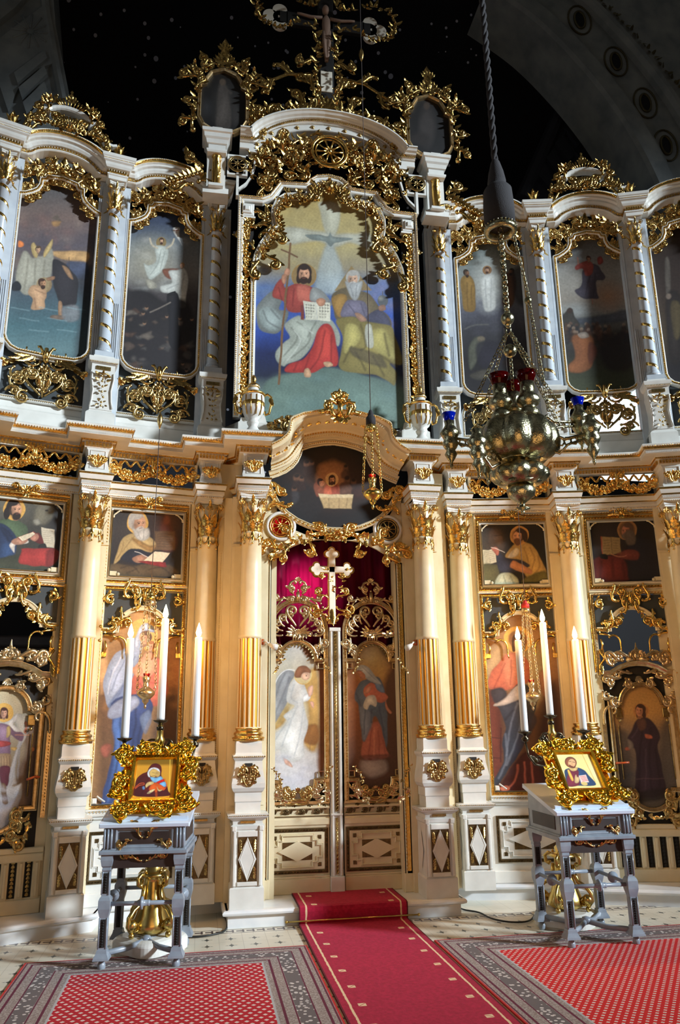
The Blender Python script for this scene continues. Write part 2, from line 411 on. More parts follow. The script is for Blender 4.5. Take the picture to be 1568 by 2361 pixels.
# painter: pictures as coloured meshes, drawn with polygons, ellipses and strokes
class Cv:
 def __init__(s, fr, d, outline, h=.006, local=None):
  """outline: polygon (x, z) in the bay's plane at depth d; drawing coordinates are the photograph's, mapped onto that plane"""
  s.fr, s.d = fr, d; s.local = local
  O = np.array(outline); u0, z0 = O.min(0); u1, z1 = O.max(0)
  nx, nz = int((u1-u0)/h)+2, int((z1-z0)/h)+2
  us, zs = np.linspace(u0, u1, nx), np.linspace(z0, z1, nz)
  U, Z = np.meshgrid(us, zs); s.U, s.Z = U.ravel(), Z.ravel(); s.nx, s.nz = nx, nz
  Mx = np.array(fr.M) if local is None else np.array(local)
  P = np.stack([s.U, np.full_like(s.U, d), s.Z, np.ones_like(s.U)], 1) @ Mx.T
  D = P[:, :3]-np.array(CO); w = D @ np.array(_fw)
  s.x = CW/2+CF*(D @ np.array(_r2))/w; s.y = CH/2-CF*(D @ np.array(_u2))/w
  s.x0, s.y0 = s.x.copy(), s.y.copy()
  s.c = np.zeros((len(s.U), 3)); s.c[:] = .5
  s.O = O
 def view(s, ox, oy, k=2.8):
  s.x0, s.y0 = (s.x0-ox)*k, (s.y0-oy)*k; s.x, s.y = s.x0.copy(), s.y0.copy(); return s
 def rough(s, amp=1.2, wl=14, seed=0):
  R = np.random.RandomState(seed); dx = 0; dy = 0
  for k in range(7):
   f = 2*pi/(wl*R.uniform(1.2, 5)); a = R.uniform(0, 2*pi); p, q = R.uniform(0, 2*pi, 2)
   ph = (s.x0*math.cos(a)+s.y0*math.sin(a))*f
   dx = dx+np.sin(ph+p)*amp/5; dy = dy+np.cos(ph+q)*amp/5
  s.x, s.y = s.x0+dx, s.y0+dy; return s
 def fill(s, c): s.c[:] = lin(c); return s
 def mixin(s, m, c, idx=None):
  col = lin(c)
  if idx is None: s.c += (col-s.c)*m[:, None]
  else: s.c[idx] += (col-s.c[idx])*m[:, None]
 def grad(s, stops, ax=1, alpha=1.0):
  v = s.y if ax else s.x
  xs = [a for a, _ in stops]; cs = np.array([lin(b) for _, b in stops])
  t = np.stack([np.interp(v, xs, cs[:, k]) for k in range(3)], 1); s.c += (t-s.c)*alpha; return s
 def poly(s, pts, c, soft=2.0, a=1.0, smooth=True):
  p = catmull(pts, 5) if smooth else np.array(pts, float)
  b0, b1 = p.min(0)-soft*2, p.max(0)+soft*2
  I = np.where((s.x > b0[0]) & (s.x < b1[0]) & (s.y > b0[1]) & (s.y < b1[1]))[0]
  if not len(I): return s
  x, y = s.x[I], s.y[I]; ins = np.zeros(len(I), bool); dm = np.full(len(I), 1e9)
  for (ax, ay), (bx, by) in zip(p, np.roll(p, -1, 0)):
   cr = ((ay > y) != (by > y)); 
   if by != ay: ins ^= cr & (x < (bx-ax)*(y-ay)/(by-ay)+ax)
   ex, ey = bx-ax, by-ay; L = ex*ex+ey*ey+1e-9
   t = np.clip(((x-ax)*ex+(y-ay)*ey)/L, 0, 1); dm = np.minimum(dm, (x-ax-t*ex)**2+(y-ay-t*ey)**2)
  sd = np.sqrt(dm)*np.where(ins, 1, -1)
  m = np.clip(sd/soft+.5, 0, 1)*a; mx = max(sd.max(), 1e-6); q = np.clip(sd/mx, 0, 1); h = hash((round(float(p[0][0])), round(float(p[0][1])))) % 628/100
  st = np.sin((x*math.cos(.5*math.sin(h))+y*math.sin(.5*math.sin(h)))/max(5, mx*.42)+1.6*np.sin(y/max(20, mx*2.6)+h)+h)
  k = (.70+.42*q**.7+(.13*st*np.clip(q*2, 0, 1) if mx > 12 and smooth else 0))[:, None]; col = np.clip(lin(c)[None, :]*k, 0, 1) if smooth else lin(c)[None, :]
  s.c[I] += (col-s.c[I])*m[:, None]; return s
 def ell(s, cx, cy, rx, ry, c, rot=0, soft=.15, a=1.0):
  q = math.radians(rot); X, Y = s.x-cx, s.y-cy
  r = np.sqrt(((X*math.cos(q)+Y*math.sin(q))/rx)**2+((-X*math.sin(q)+Y*math.cos(q))/ry)**2)
  I = np.where(r < 1+soft)[0]; s.mixin(np.clip((1+soft/2-r[I])/soft, 0, 1)*a, c, I); return s
 def glow(s, cx, cy, rx, ry, c, a=1.0, p=1.0):
  r = np.sqrt(((s.x-cx)/rx)**2+((s.y-cy)/ry)**2); s.mixin(np.clip(1-r, 0, 1)**p*a, c); return s
 def line(s, pts, w, c, a=1.0, soft=1.2, smooth=True):
  p = catmull(pts, 5, False) if smooth and len(pts) > 2 else np.array(pts, float)
  m = w+soft; I = np.where((s.x > p[:, 0].min()-m) & (s.x < p[:, 0].max()+m) & (s.y > p[:, 1].min()-m) & (s.y < p[:, 1].max()+m))[0]
  if not len(I): return s
  x, y = s.x[I], s.y[I]; dm = np.full(len(I), 1e9)
  for (ax, ay), (bx, by) in zip(p, p[1:]):
   ex, ey = bx-ax, by-ay; L = ex*ex+ey*ey+1e-9; t = np.clip(((x-ax)*ex+(y-ay)*ey)/L, 0, 1)
   dm = np.minimum(dm, (x-ax-t*ex)**2+(y-ay-t*ey)**2)
  s.mixin(np.clip((w/2-np.sqrt(dm))/soft+.5, 0, 1)*a, c, I); return s
 def folds(s, lines, c, w=3, a=.6, soft=3):
  for l in lines: s.line(l, w, c, a, soft)
  return s
 def clouds(s, n, box, cols, r=(15, 40), a=.35, seed=0):
  R = random.Random(seed)
  for _ in range(n):
   s.glow(R.uniform(box[0], box[2]), R.uniform(box[1], box[3]), R.uniform(*r)*1.5, R.uniform(*r), R.choice(cols), a, 1.3)
  return s
 def head(s, cx, cy, r, look=0, skin=(196, 150, 116), hair=(60, 40, 28), beard=None, halo=None, long=False, tilt=0, halo_r=1.9, halo_in=None):
  if halo:
   s.ell(cx-look*r*.1, cy-r*.1, r*halo_r, r*halo_r*1.03, halo, soft=.06)
   if halo_in: s.ell(cx-look*r*.1, cy-r*.1, r*halo_r*.8, r*halo_r*.83, halo_in, soft=.15, a=.7)
  s.ell(cx-look*r*.22, cy-r*.25, r*.95, r*1.05, hair, tilt)
  if long:
   s.ell(cx-look*r*.5-r*.55, cy+r*.45, r*.4, r*.85, hair, 8); s.ell(cx-look*r*.3+r*.55, cy+r*.45, r*.38, r*.85, hair, -8)
  s.ell(cx+look*r*.1, cy+r*.95, r*.42, r*.5, tuple(v*.75 for v in skin))
  s.ell(cx+look*r*.14, cy+r*.05, r*.66, r*.92, skin, tilt)
  s.glow(cx+look*r*.3+r*.1, cy-r*.1, r*.6, r*.7, tuple(min(255, v*1.22) for v in skin), .7)
  s.glow(cx-look*r*.4-r*.35*(look == 0), cy+r*.2, r*.5, r*.8, tuple(v*.55 for v in skin), .7)
  if beard:
   s.ell(cx+look*r*.14, cy+r*.85, r*.55, r*.5, beard, tilt, .3)
   s.ell(cx+look*r*.14, cy+r*.55, r*.3, r*.1, beard, tilt, .4)
  e = .27*r; ex = cx+look*r*.24; k = tuple(v*.28 for v in skin)
  for q in (-1, 1):
   if q*look < 0 and abs(look) > .8: pass
   s.ell(ex+q*e, cy-r*.02, r*.12, r*.06, k, tilt, .5); s.line([(ex+q*e*1.6, cy-r*.15), (ex+q*e*.5, cy-r*.2)], r*.07, k, .8, r*.07)
  s.line([(ex+look*r*.05, cy-r*.1), (ex+look*r*.16, cy+r*.3), (ex, cy+r*.33)], r*.06, tuple(v*.6 for v in skin), .7, r*.1)
  s.line([(ex-r*.15, cy+r*.55), (ex+r*.15, cy+r*.55)], r*.08, (140, 70, 60), .8, r*.08)
  s.ell(cx-look*r*.25, cy-r*.82, r*.62, r*.36, hair, tilt, .3); return s
 def grain(s, a=.06, seed=0):
  R = np.random.RandomState(seed); n = 0
  for f in (.5, .17):
   q = np.sin(s.x0*f+R.rand()*9+np.sin(s.y0*f*1.3)*2)*np.sin(s.y0*f*.9+R.rand()*9+np.sin(s.x0*f*.7)*2); n = n+q
  for k in range(9):
   f, q, w_ = R.uniform(.02, .3), R.uniform(0, 6.3), R.uniform(0, 6.3); n = n+.55*np.sin((s.x0*math.cos(q)+s.y0*math.sin(q))*f+w_+1.7*np.sin((s.x0*math.sin(q)-s.y0*math.cos(q))*f*.8+w_))
  n = n/2+R.randn(len(s.x))*.4; s.c = np.clip(s.c, 0, 1)**1.1*1.04; s.c = s.c*.86+.14*s.c.mean(1)[:, None]; s.c *= np.clip(1+a*1.7*n, .3, 2)[:, None]; s.c = np.clip(s.c, 0, 1); return s
 def build(s, name, parent, inside=None):
  uc = (s.U.reshape(s.nz, s.nx)[:-1, :-1]+s.U.reshape(s.nz, s.nx)[1:, 1:])/2
  zc = (s.Z.reshape(s.nz, s.nx)[:-1, :-1]+s.Z.reshape(s.nz, s.nx)[1:, 1:])/2
  x, y = uc.ravel(), zc.ravel(); ins = np.zeros(len(x), bool)
  for (ax, ay), (bx, by) in zip(s.O, np.roll(s.O, -1, 0)):
   if by != ay: ins ^= ((ay > y) != (by > y)) & (x < (bx-ax)*(y-ay)/(by-ay)+ax)
  k = np.where(ins)[0]; j, i = k//(s.nx-1), k % (s.nx-1); a = j*s.nx+i
  mb = MB(); mb.v = [(float(u), s.d, float(z)) for u, z in zip(s.U, s.Z)]
  mb.f = [(int(q), int(q+1), int(q+s.nx+1), int(q+s.nx)) for q in a]; mb.sm = [False]*len(mb.f)
  return part(name, mb, M['paint'], parent, local=(s.local is not None), col=s.c)
# floor, step, walls behind
def floor_mat():
 t = NT('encaustic_tiles'); x, y, z, v = t.xyz()
 s = .2; fx = t.ma('ABSOLUTE', t.ma('SUBTRACT', t.ma('FRACT', t.ma('DIVIDE', x, s)), .5)); fy = t.ma('ABSOLUTE', t.ma('SUBTRACT', t.ma('FRACT', t.ma('DIVIDE', y, s)), .5))
 ax, ay = fx, fy
 c1 = t.ma('LESS_THAN', t.ma('ADD', t.ma('MULTIPLY', ax, 3.6), ay), .27); c2 = t.ma('LESS_THAN', t.ma('ADD', t.ma('MULTIPLY', ay, 3.6), ax), .27)
 c3 = t.ma('LESS_THAN', t.ma('ADD', ax, ay), .13)
 dk = t.ma('MAXIMUM', t.ma('MAXIMUM', c1, c2), c3)
 hole = t.ma('LESS_THAN', t.ma('ABSOLUTE', t.ma('SUBTRACT', t.ma('ADD', ax, ay), .15)), .016); dk = t.ma('MULTIPLY', dk, t.ma('SUBTRACT', 1.0, hole))
 pat = t.ma('MULTIPLY', dk, t.ma('LESS_THAN', y, -.34))
 strip = t.ma('MULTIPLY', t.ma('GREATER_THAN', y, -.32), t.ma('LESS_THAN', y, -.18))
 mx = t.ma('FRACT', t.ma('DIVIDE', x, .09)); my = t.ma('DIVIDE', t.ma('ADD', y, .32), .14)
 bars = t.ma('MAXIMUM', t.ma('LESS_THAN', t.ma('ABSOLUTE', t.ma('SUBTRACT', my, .08)), .05), t.ma('LESS_THAN', t.ma('ABSOLUTE', t.ma('SUBTRACT', my, .92)), .05))
 key = t.ma('MULTIPLY', t.ma('MAXIMUM', t.ma('LESS_THAN', mx, .2), t.ma('MULTIPLY', t.ma('GREATER_THAN', mx, .42), t.ma('LESS_THAN', t.ma('ABSOLUTE', t.ma('SUBTRACT', my, .5)), .12))), t.ma('LESS_THAN', t.ma('ABSOLUTE', t.ma('SUBTRACT', my, .5)), .3))
 keyd = t.ma('MULTIPLY', strip, t.ma('MAXIMUM', bars, key))
 gx = t.ma('ABSOLUTE', t.ma('SUBTRACT', t.ma('FRACT', t.ma('ADD', t.ma('DIVIDE', x, s), .5)), .5)); gy = t.ma('ABSOLUTE', t.ma('SUBTRACT', t.ma('FRACT', t.ma('ADD', t.ma('DIVIDE', y, s), .5)), .5))
 joint = t.ma('MAXIMUM', t.ma('LESS_THAN', gx, .012), t.ma('LESS_THAN', gy, .012))
 base = t.ramp(t.noise(2.2, 4), [(.3, L3c((206, 200, 180))), (.75, L3c((228, 224, 208)))])
 c = t.mix(t.ma('MULTIPLY', joint, .35), base, L3c((120, 110, 92))); c = t.mix(pat, c, L3c((52, 58, 56))); c = t.mix(keyd, c, L3c((70, 58, 58)))
 t.put(t.b.inputs['Base Color'], c); t.set(Roughness=t.ma('MULTIPLY_ADD', t.noise(5, 3), .25, .22)); return t.m
mb = MB(); mb.box(-9, 9, -11, 7, -.1, 0); struct('floor', mb, floor_mat())
def slabpath(off):
 """front line of the platform: wall bays, with tongues under the doorway and under each big column"""
 return [(-6.2, -1.75-off), (-3.95, -.70-off), (-2.30, .02-off), (-2.28, .28-off), (-1.12, .50-off), (-1.115-off*.3, -.16-off), (1.06+off*.3, -.16-off), (1.065, .46-off),
   (2.30, .22-off), (2.34, .0-off), (3.98, -.66-off), (6.2, -1.70-off)]
mb = MB(); P = [(a, b, 0) for a, b in slabpath(0)]
prof = [(0, 0), (0, .095), (-.02, .1), (-.045, .112), (-.05, .128), (-.04, .145), (-.02, .15)]
mb.sweep(P, prof, (0, 0, 1))
top = [(x, y-.02) for x, y in slabpath(0)]
n = len(top); k = len(mb.v); mb.add([(x, y, .1497) for x, y in top]+[(x, 2.6, .1497) for x, y in top], [(i, i+1, n+i+1, n+i) for i in range(n-1)])
single('marble_platform', mb, M['marble'], 'pale marble step running under the whole white and gold screen', 'step')
# the dark sanctuary behind and above: starry vault, jambs and arch
def star_mat():
 t = NT('starry_vault'); x, y, z, v = t.xyz()
 vo = t.n('ShaderNodeTexVoronoi', feature='F1'); vo.inputs['Scale'].default_value = 4.6; t.l(v, vo.inputs['Vector'])
 spot = t.ma('LESS_THAN', vo.outputs['Distance'], t.ma('MULTIPLY_ADD', t.noise(.9, 1), .34, -.05))
 on = t.ma('MULTIPLY', spot, t.ma('LESS_THAN', x, 3.2))
 t.put(t.b.inputs['Base Color'], t.mix(on, L3c((7, 8, 16)), L3c((190, 192, 206)))); t.set(Roughness=.9); return t.m
R0 = 6.6; NA, NZ = 40, 22
mb = MB(); mb.loft([[(-R0*math.cos(pi*i/NA), 1.9+4.2*math.sin(pi*i/NA), 7.5*j) for j in (0, 1)] for i in range(NA+1)], True)
SM = star_mat(); struct('wall_back', mb, SM)
mb = MB(); mb.loft([[(-R0*math.cos(pi*i/NA)*math.cos(pi/2*j/NZ), 1.9+4.2*math.sin(pi*i/NA)*math.cos(pi/2*j/NZ), 7.5+7*math.sin(pi/2*j/NZ)) for j in range(NZ+1)] for i in range(NA+1)], True)
struct('ceiling', mb, SM)
def pxy(y, pts):
 return [(lambda q: (q.x, q.z))(aty(y, *p)) for p in pts]
def inset(poly, k):
 c = np.mean(np.array(poly), 0); return [tuple(c+(np.array(p)-c)*k) for p in poly]
mb = MB(); mb.prism(pxy(1.6, [(-160, -160), (112, -160), (128, 60), (150, 170), (170, 280), (175, 560), (-160, 560)]), 1.6, 2.3)
for q in ([(0, 95), (100, 20), (118, 75), (130, 150), (60, 175), (20, 260), (0, 200)],): mb.prism(pxy(1.6, q), 1.55, 1.6)
mb.sweep([(x, 1.6, z) for x, z in pxy(1.6, [(-60, 110), (40, 30), (118, -60)])], [(0, 0), (0, .1), (.1, .14), (.2, .1), (.22, 0)])
for i in range(4):
 mb.prism(pxy(1.6, [(36+i*10, 180+i*34), (105, 128+i*36), (112, 146+i*36), (44+i*10, 204+i*34)]), 1.5, 1.56)
mb.sweep([(x, 1.6, z) for x, z in pxy(1.6, [(168, 300), (140, 160), (118, 40), (104, -60)])], [(0, 0), (0, .05), (.05, .08), (.1, .05), (.12, 0)])
c = pxy(1.55, [(70, 72)])[0]
for i in range(12):
 a = 2*pi*i/12; mb.tube([(c[0]+math.cos(a)*.05, 1.55, c[1]+math.sin(a)*.05), (c[0]+math.cos(a)*.26, 1.55, c[1]+math.sin(a)*.3)], .014, 5)
struct('wall_left', mb, M['plaster'])
ap = [(x, 1.3, z) for x, z in pxy(1.3, [tuple(p) for p in catmull([(1120, -30), (1230, 48), (1325, 142), (1405, 240), (1465, 335), (1512, 430), (1545, 520), (1570, 640)], 6, False)])]
ap = ap[::-1]
mb = MB(); mb.sweep(ap, [(-.0, -.9), (0, 0), (-.05, .05), (-.32, .05), (-.36, .0), (-.40, .0), (-.40, -.06), (-1.0, -.06), (-1.0, .04), (-1.06, .1), (-1.14, .1), (-1.2, .02), (-3.5, .02), (-3.5, -.9)])
struct('wall_right', mb, M['plaster'])
mb = MB(); orb = MB()
for (x, y) in ((1340, 40), (1424, 136), (1492, 232), (1540, 330)):
 c = pxy(1.3, [(x, y)])[0]; orb.lathe([(.0, 0), (.11, 0)], 20, cap=False)
 q = MB(); q.prism([(c[0]+.1*math.cos(a)*.8, c[1]+.15*math.sin(a)) for a in [2*pi*i/20 for i in range(20)]], 1.345, 1.37); mb.merge(q)
struct('trim_1', mb, M['void'])
mb = MB()
for (x, y) in ((1340, 40), (1424, 136), (1492, 232), (1540, 330)):
 c = pxy(1.3, [(x, y)])[0]; mb.tube([(c[0]+.115*math.cos(a)*.8, 1.345, c[1]+.17*math.sin(a)) for a in [2*pi*i/24 for i in range(24)]], .02, 6, closed=True)
 mb.tube([(c[0]+.2*math.cos(a), 1.35, c[1]+.29*math.sin(a)) for a in [2*pi*i/24 for i in range(24)]], .015, 6, closed=True)
for i in range(34):
 p = V(ap[0]).lerp(V(ap[-1]), 0); 
R = random.Random(3)
for p in walk([(a+1.45*.8, 1.27, b+1.45*.45) for a, _, b in ap], .06):
 mb.leaf((p.x, p.y, p.z), (R.uniform(-1, 1), -.2, R.uniform(-1, 1)), (0, -1, 0), .09, .035, .7, 2)
struct('trim_2', mb, simple('dim_gilt_relief', (92, 84, 58), .45, .8))
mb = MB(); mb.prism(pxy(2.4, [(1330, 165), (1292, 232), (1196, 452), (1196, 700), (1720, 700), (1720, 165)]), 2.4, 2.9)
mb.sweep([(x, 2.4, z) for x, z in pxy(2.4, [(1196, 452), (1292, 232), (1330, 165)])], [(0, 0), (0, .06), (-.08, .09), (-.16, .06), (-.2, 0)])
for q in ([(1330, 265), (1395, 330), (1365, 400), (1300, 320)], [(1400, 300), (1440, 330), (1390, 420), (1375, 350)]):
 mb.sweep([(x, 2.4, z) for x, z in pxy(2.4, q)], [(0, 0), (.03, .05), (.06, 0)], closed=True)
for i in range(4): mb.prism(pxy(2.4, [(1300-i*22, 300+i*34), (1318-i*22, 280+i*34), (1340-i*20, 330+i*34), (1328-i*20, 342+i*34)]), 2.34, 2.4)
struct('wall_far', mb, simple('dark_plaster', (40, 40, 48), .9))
# lower tier: pedestals and columns
Z_STEP, Z_PED, Z_CB, Z_FL, Z_CAP, Z_AB = .15, .955, 1.60, 2.60, 3.64, 4.07
def pedestal_meshes(r=.155):
 """in the thing's own coordinates, z = 0 on the step, column axis at x = y = 0"""
 w = MB(); g = MB(); dk = MB(); z0 = -Z_STEP
 prof = [(r, 0), (r, .17), (r-.012, .185), (r-.014, .66), (r-.005, .67), (r, .70), (r-.018, .71), (r-.018, .74), (r+.004, .755), (r+.03, .775), (r+.035, .80), (r+.005, .805)]
 w.sqlathe(prof)
 q = .118
 w.sqlathe([(q, .805), (q, .90), (q+.006, .91), (q+.006, .985), (q+.022, 1.0), (q+.036, 1.03), (q+.038, 1.07), (q+.03, 1.12), (q+.016, 1.19), (q+.01, 1.27), (q+.02, 1.285), (q+.03, 1.30), (q+.03, 1.32), (q+.012, 1.33), (q+.005, 1.345), (q+.005, 1.43), (q-.0, 1.45)])
 for s in (-1, 1):
  w.bbox(s*.118-.014, s*.118+.014, -r-.012, -r+.02, .19, .655, .006)
  w.bbox(s*.125-.02, s*.125+.02, -r-.012, -r+.02, .655, .70, .006)
 w.bbox(-.09, .09, -r-.004, -r+.02, .605, .655, .004); w.bbox(-.09, .09, -r-.004, -r+.02, .19, .225, .004)
 dk.box(-.088, .088, -r+.008, -r+.016, .225, .605)
 w.prism([(0, .228), (.082, .415), (0, .602), (-.082, .415)], -r-.006, -r+.012)
 w.sweep([(0, -r-.006, .25), (-.062, -r-.006, .415), (0, -r-.006, .58), (.062, -r-.006, .415)], [(0, 0), (.004, .004), (.008, 0)], closed=True)
 for sx in (-1, 1):
  for z, e in ((.27, 1), (.56, -1)):
   for k in range(4): g.leaf((sx*.07, -r+.006, z+e*k*.022-.02*e), (-sx*.3, -.2, e), (0, -1, 0), .05, .015, .6, 2)
 for s in (-1, 1): w.add([(s*(r-.006), 0, .232), (s*(r-.006), -.07, .415), (s*(r-.006), 0, .598), (s*(r-.006), .07, .415)], [(0, 1, 2, 3)])
 g.beads([(x, -r-.037, .79) for x in (-r-.03, r+.03)], .006, .02); g.beads([(-r-.03, y, .79) for y in (-r-.03, .1)], .006, .02); g.beads([(r+.03, y, .79) for y in (-r-.03, .1)], .006, .02)
 g.beads([(x, -q-.032, 1.308) for x in (-q-.03, q+.03)], .008, .019); g.beads([(q+.032, y, 1.308) for y in (-q-.03, .1)], .008, .019)
 g.bbox(-.07, .07, -r+.002, -r+.012, .722, .742, .002)
 d2 = MB(); d2.prism([(-.085, 1.035), (.085, 1.035), (.085, 1.19), (.06, 1.19), (.06, 1.225), (.035, 1.225), (.035, 1.25), (-.035, 1.25), (-.035, 1.225), (-.06, 1.225), (-.06, 1.19), (-.085, 1.19)], -q-.030, -q-.0)
 o = MB(); y = -q-.036
 for st in ((.010, 1.05, 80, .22, 1, -7), (.012, 1.16, 75, .12, -2, -8), (.015, 1.055, 15, .15, 2, 8), (.03, 1.12, 30, .12, -2, 8)): scroll(o, st, .009, y, .045, .01, seed=4)
 cluster(o, [(.05, y, 1.06), (.06, y, 1.12), (.05, y, 1.17)], .05, 3)
 o.leaf((.0, y, 1.10), (0, -.2, 1), (0, -1, 0), .12, .03, .6, 3); o.mirror(); o.merge(MB().ball((0, y-.008, 1.09), .014)); o.v = [(p*.74, q_, 1.13+(r_-1.13)*1.12) for p, q_, r_ in o.v]
 return w, g, dk, d2, o
def make_pedestal(label, fr):
 t = thing('column_pedestal', label, 'pedestal', fr, 0, 0, Z_STEP, group=None)
 w, g, dk, d2, o = pedestal_meshes()
 part('pedestal_block', w, M['white'], t, local=True); part('bead_moulding', g, M['oldgold'], t, local=True)
 part('panel_ground', dk, M['relief'], t, local=True); part('relief_ground', d2, M['dark'], t, local=True); part('acanthus_relief', o, M['oldgold'], t, 'dulled gilt acanthus relief on the bulging block', local=True)
 return t
def capital_meshes(r, H, gilt_rows=2, abw=None):
 """r shaft radius at the top, H height, z from 0"""
 bell = MB(); g = MB(); ab = MB(); abw = abw or r*1.42
 bell.lathe([(r*.99, 0), (r*1.0, H*.1), (r*.92, H*.3), (r*.98, H*.6), (r*1.15, H*.86)], 20)
 for k, (z, L, n, ph) in enumerate(((.06, .38, 8, 0), (.3, .42, 8, .5))):
  for i in range(n):
   a = 2*pi*(i+ph)/n; d = (math.cos(a), math.sin(a))
   g.leaf((d[0]*r*1.0, d[1]*r*1.0, H*z), (d[0]*.10, d[1]*.10, 1), (d[0], d[1], 0), H*L*.9, r*.5, .6, 4); g.leaf((d[0]*r*1.16, d[1]*r*1.16, H*(z+.20)), (d[0]*1.2, d[1]*1.2, .7), (d[0], d[1], .3), H*L*.34, r*.36, 1.0, 3)
 for i in range(4):
  a = pi/4+pi/2*i; d = V((math.cos(a), math.sin(a), 0)); s = V((-d.y, d.x, 0))
  for sg in (-1, 1):
   path = [d*(r*.8)+s*(sg*r*.3)+V((0, 0, H*.55)), d*(r*1.05)+s*(sg*r*.2)+V((0, 0, H*.75)), d*(abw*1.12)+s*(sg*r*.13)+V((0, 0, H*.86))]
   c = d*(abw*1.12)+V((0, 0, H*.78)); R_ = H*.085
   for j in range(12):
    b = pi/2-j*.75; rr = R_*(1-j/13); path.append(c+s*(sg*r*.13)+d*(rr*math.cos(b))+V((0, 0, rr*math.sin(b))))
   g.tube(path, r*.06, 5)
  g.ball(tuple(d*(abw*1.12)+V((0, 0, H*.78))), H*.04, 6, 4)
 for i in range(4):
  a = pi/2*i; d = V((math.cos(a), math.sin(a), 0)); s = V((-d.y, d.x, 0))
  for sg in (-1, 1):
   c = d*r*1.18+s*(sg*r*.22)+V((0, 0, H*.74))
   g.tube([d*(r*1.0)+V((0, 0, H*.5)), d*(r*1.12)+s*(sg*r*.1)+V((0, 0, H*.66))]+[c+s*(sg*r*.2*math.cos(b))*(1-j/11)+V((0, 0, H*.07*math.sin(b)*(1-j/11))) for j, b in enumerate([pi-k*.7 for k in range(9)])], r*.05, 5)
  g.leaf(tuple(d*(abw*.93)+V((0, 0, H*.74))), (d.x*.1, d.y*.1, 1), tuple(d), H*.26, r*.26, .4, 2)
 pts = []
 for i in range(4):
  a = pi/4+pi/2*i; A = V((math.cos(a), math.sin(a), 0))*abw*1.32; B = V((math.cos(a+pi/2), math.sin(a+pi/2), 0))*abw*1.32
  for j in range(6):
   t = j/6; p = A.lerp(B, t); p *= 1-.16*math.sin(pi*t); pts.append(p)
 n = len(pts)
 for z0, z1, k in ((.88, .93, .94), (.93, 1.0, 1.0)):
  ab.add([(p.x*k, p.y*k, H*z0) for p in pts]+[(p.x*k, p.y*k, H*z1) for p in pts], [(i, (i+1) % n, n+(i+1) % n, n+i) for i in range(n)]+[tuple(range(n-1, -1, -1)), tuple(range(n, 2*n))])
 return bell, g, ab
def make_column(label, fr):
 t = thing('column', label, 'column', fr, 0, 0, Z_CB, group=None)
 z = lambda a: a-Z_CB; r = .108
 s = MB(); s.lathe([(r+.01, z(2.58)), (r+.01, z(2.61)), (r+.004, z(2.62)), (r*.97, z(3.3)), (r*.92, z(Z_CAP)), (r*.99, z(Z_CAP)+.005), (r*.99, z(Z_CAP)+.03)], 32)
 part('shaft', s, M['ivory'], t, 'smooth ivory upper shaft', local=True)
 nf = 15; fl = MB(); gs = MB(); R0, R1 = .117, .114
 for i in range(nf):
  a0 = 2*pi*i/nf
  def P(a, rr, zz): return (rr*math.cos(a), rr*math.sin(a), zz)
  w = 2*pi/nf
  for aa, ab_, dst, rr in ((a0, a0+w*.38, fl, 0), (a0+w*.38, a0+w, gs, -.007)):
   dst.add([P(aa, R0+rr, z(1.72)), P((aa+ab_)/2, R0+rr+(.002 if rr == 0 else -.006), z(1.72)), P(ab_, R0+rr, z(1.72)), P(aa, R1+rr, z(2.59)), P((aa+ab_)/2, R1+rr+(.002 if rr == 0 else -.006), z(2.59)), P(ab_, R1+rr, z(2.59))],
     [(0, 1, 4, 3), (1, 2, 5, 4)], True)
  for aa in (a0, a0+w*.38): fl.add([P(aa, R0, z(1.72)), P(aa, R0-.009, z(1.72)), P(aa, R1-.009, z(2.59)), P(aa, R1, z(2.59))], [(0, 1, 2, 3)])
 fl.lathe([(R0+.001, z(1.70)), (R0+.002, z(1.725)), (R0-.012, z(1.73))], 32); fl.lathe([(R1-.012, z(2.575)), (R1+.001, z(2.58)), (R1+.002, z(2.595)), (R1-.02, z(2.6))], 32)
 f = part('fluted_sleeve', fl, M['ivory'], t, 'ivory ribs of the fluted lower third', local=True); part('gilt_flute', gs, M['stripe'], f, local=True)
 b = MB(); b.lathe([(.15, 0), (.152, .02), (.148, .035), (.135, .04), (.137, .055), (.145, .062), (.14, .08), (.125, .088), (.12, .1), (.13, .108), (.128, .12)], 32); b.beads(arc2(.15, .027, 32), .009, .028, True)
 part('base', b, M['gold'], t, local=True)
 bell, g, ab = capital_meshes(.1, Z_AB-Z_CAP)
 q = MB()
 for src, dst in ((bell, 0), (g, 1), (ab, 2)):
  m = MB(); m.merge(src, Matrix.Translation((0, 0, z(Z_CAP))))
  if dst == 1:
   for i in range(8):
    a = 2*pi*i/8; a2 = a+2*pi/8
    m.tube([(.112*math.cos(a+(a2-a)*k/5), .112*math.sin(a+(a2-a)*k/5), z(Z_CAP)-.01-.05*math.sin(pi*k/5)) for k in range(6)], .008, 5)
    m.leaf((.112*math.cos(a), .112*math.sin(a), z(Z_CAP)+.02), (0, 0, -1), (math.cos(a), math.sin(a), 0), .12, .02, .2, 2); m.ball((.115*math.cos(a), .115*math.sin(a), z(Z_CAP)-.10), .011)
   c_ = part('capital', m, M['gold'], t, 'gilt acanthus capital', local=True)
  elif dst == 0: bl = m
  else: abm = m
 part('bell', bl, M['ivory'], c_, local=True); part('abacus', abm, M['white'], c_, local=True)
 return t
def arc2(r, z, n, c=(0, 0)): return [(c[0]+r*math.cos(2*pi*i/n), c[1]+r*math.sin(2*pi*i/n), z) for i in range(n)]
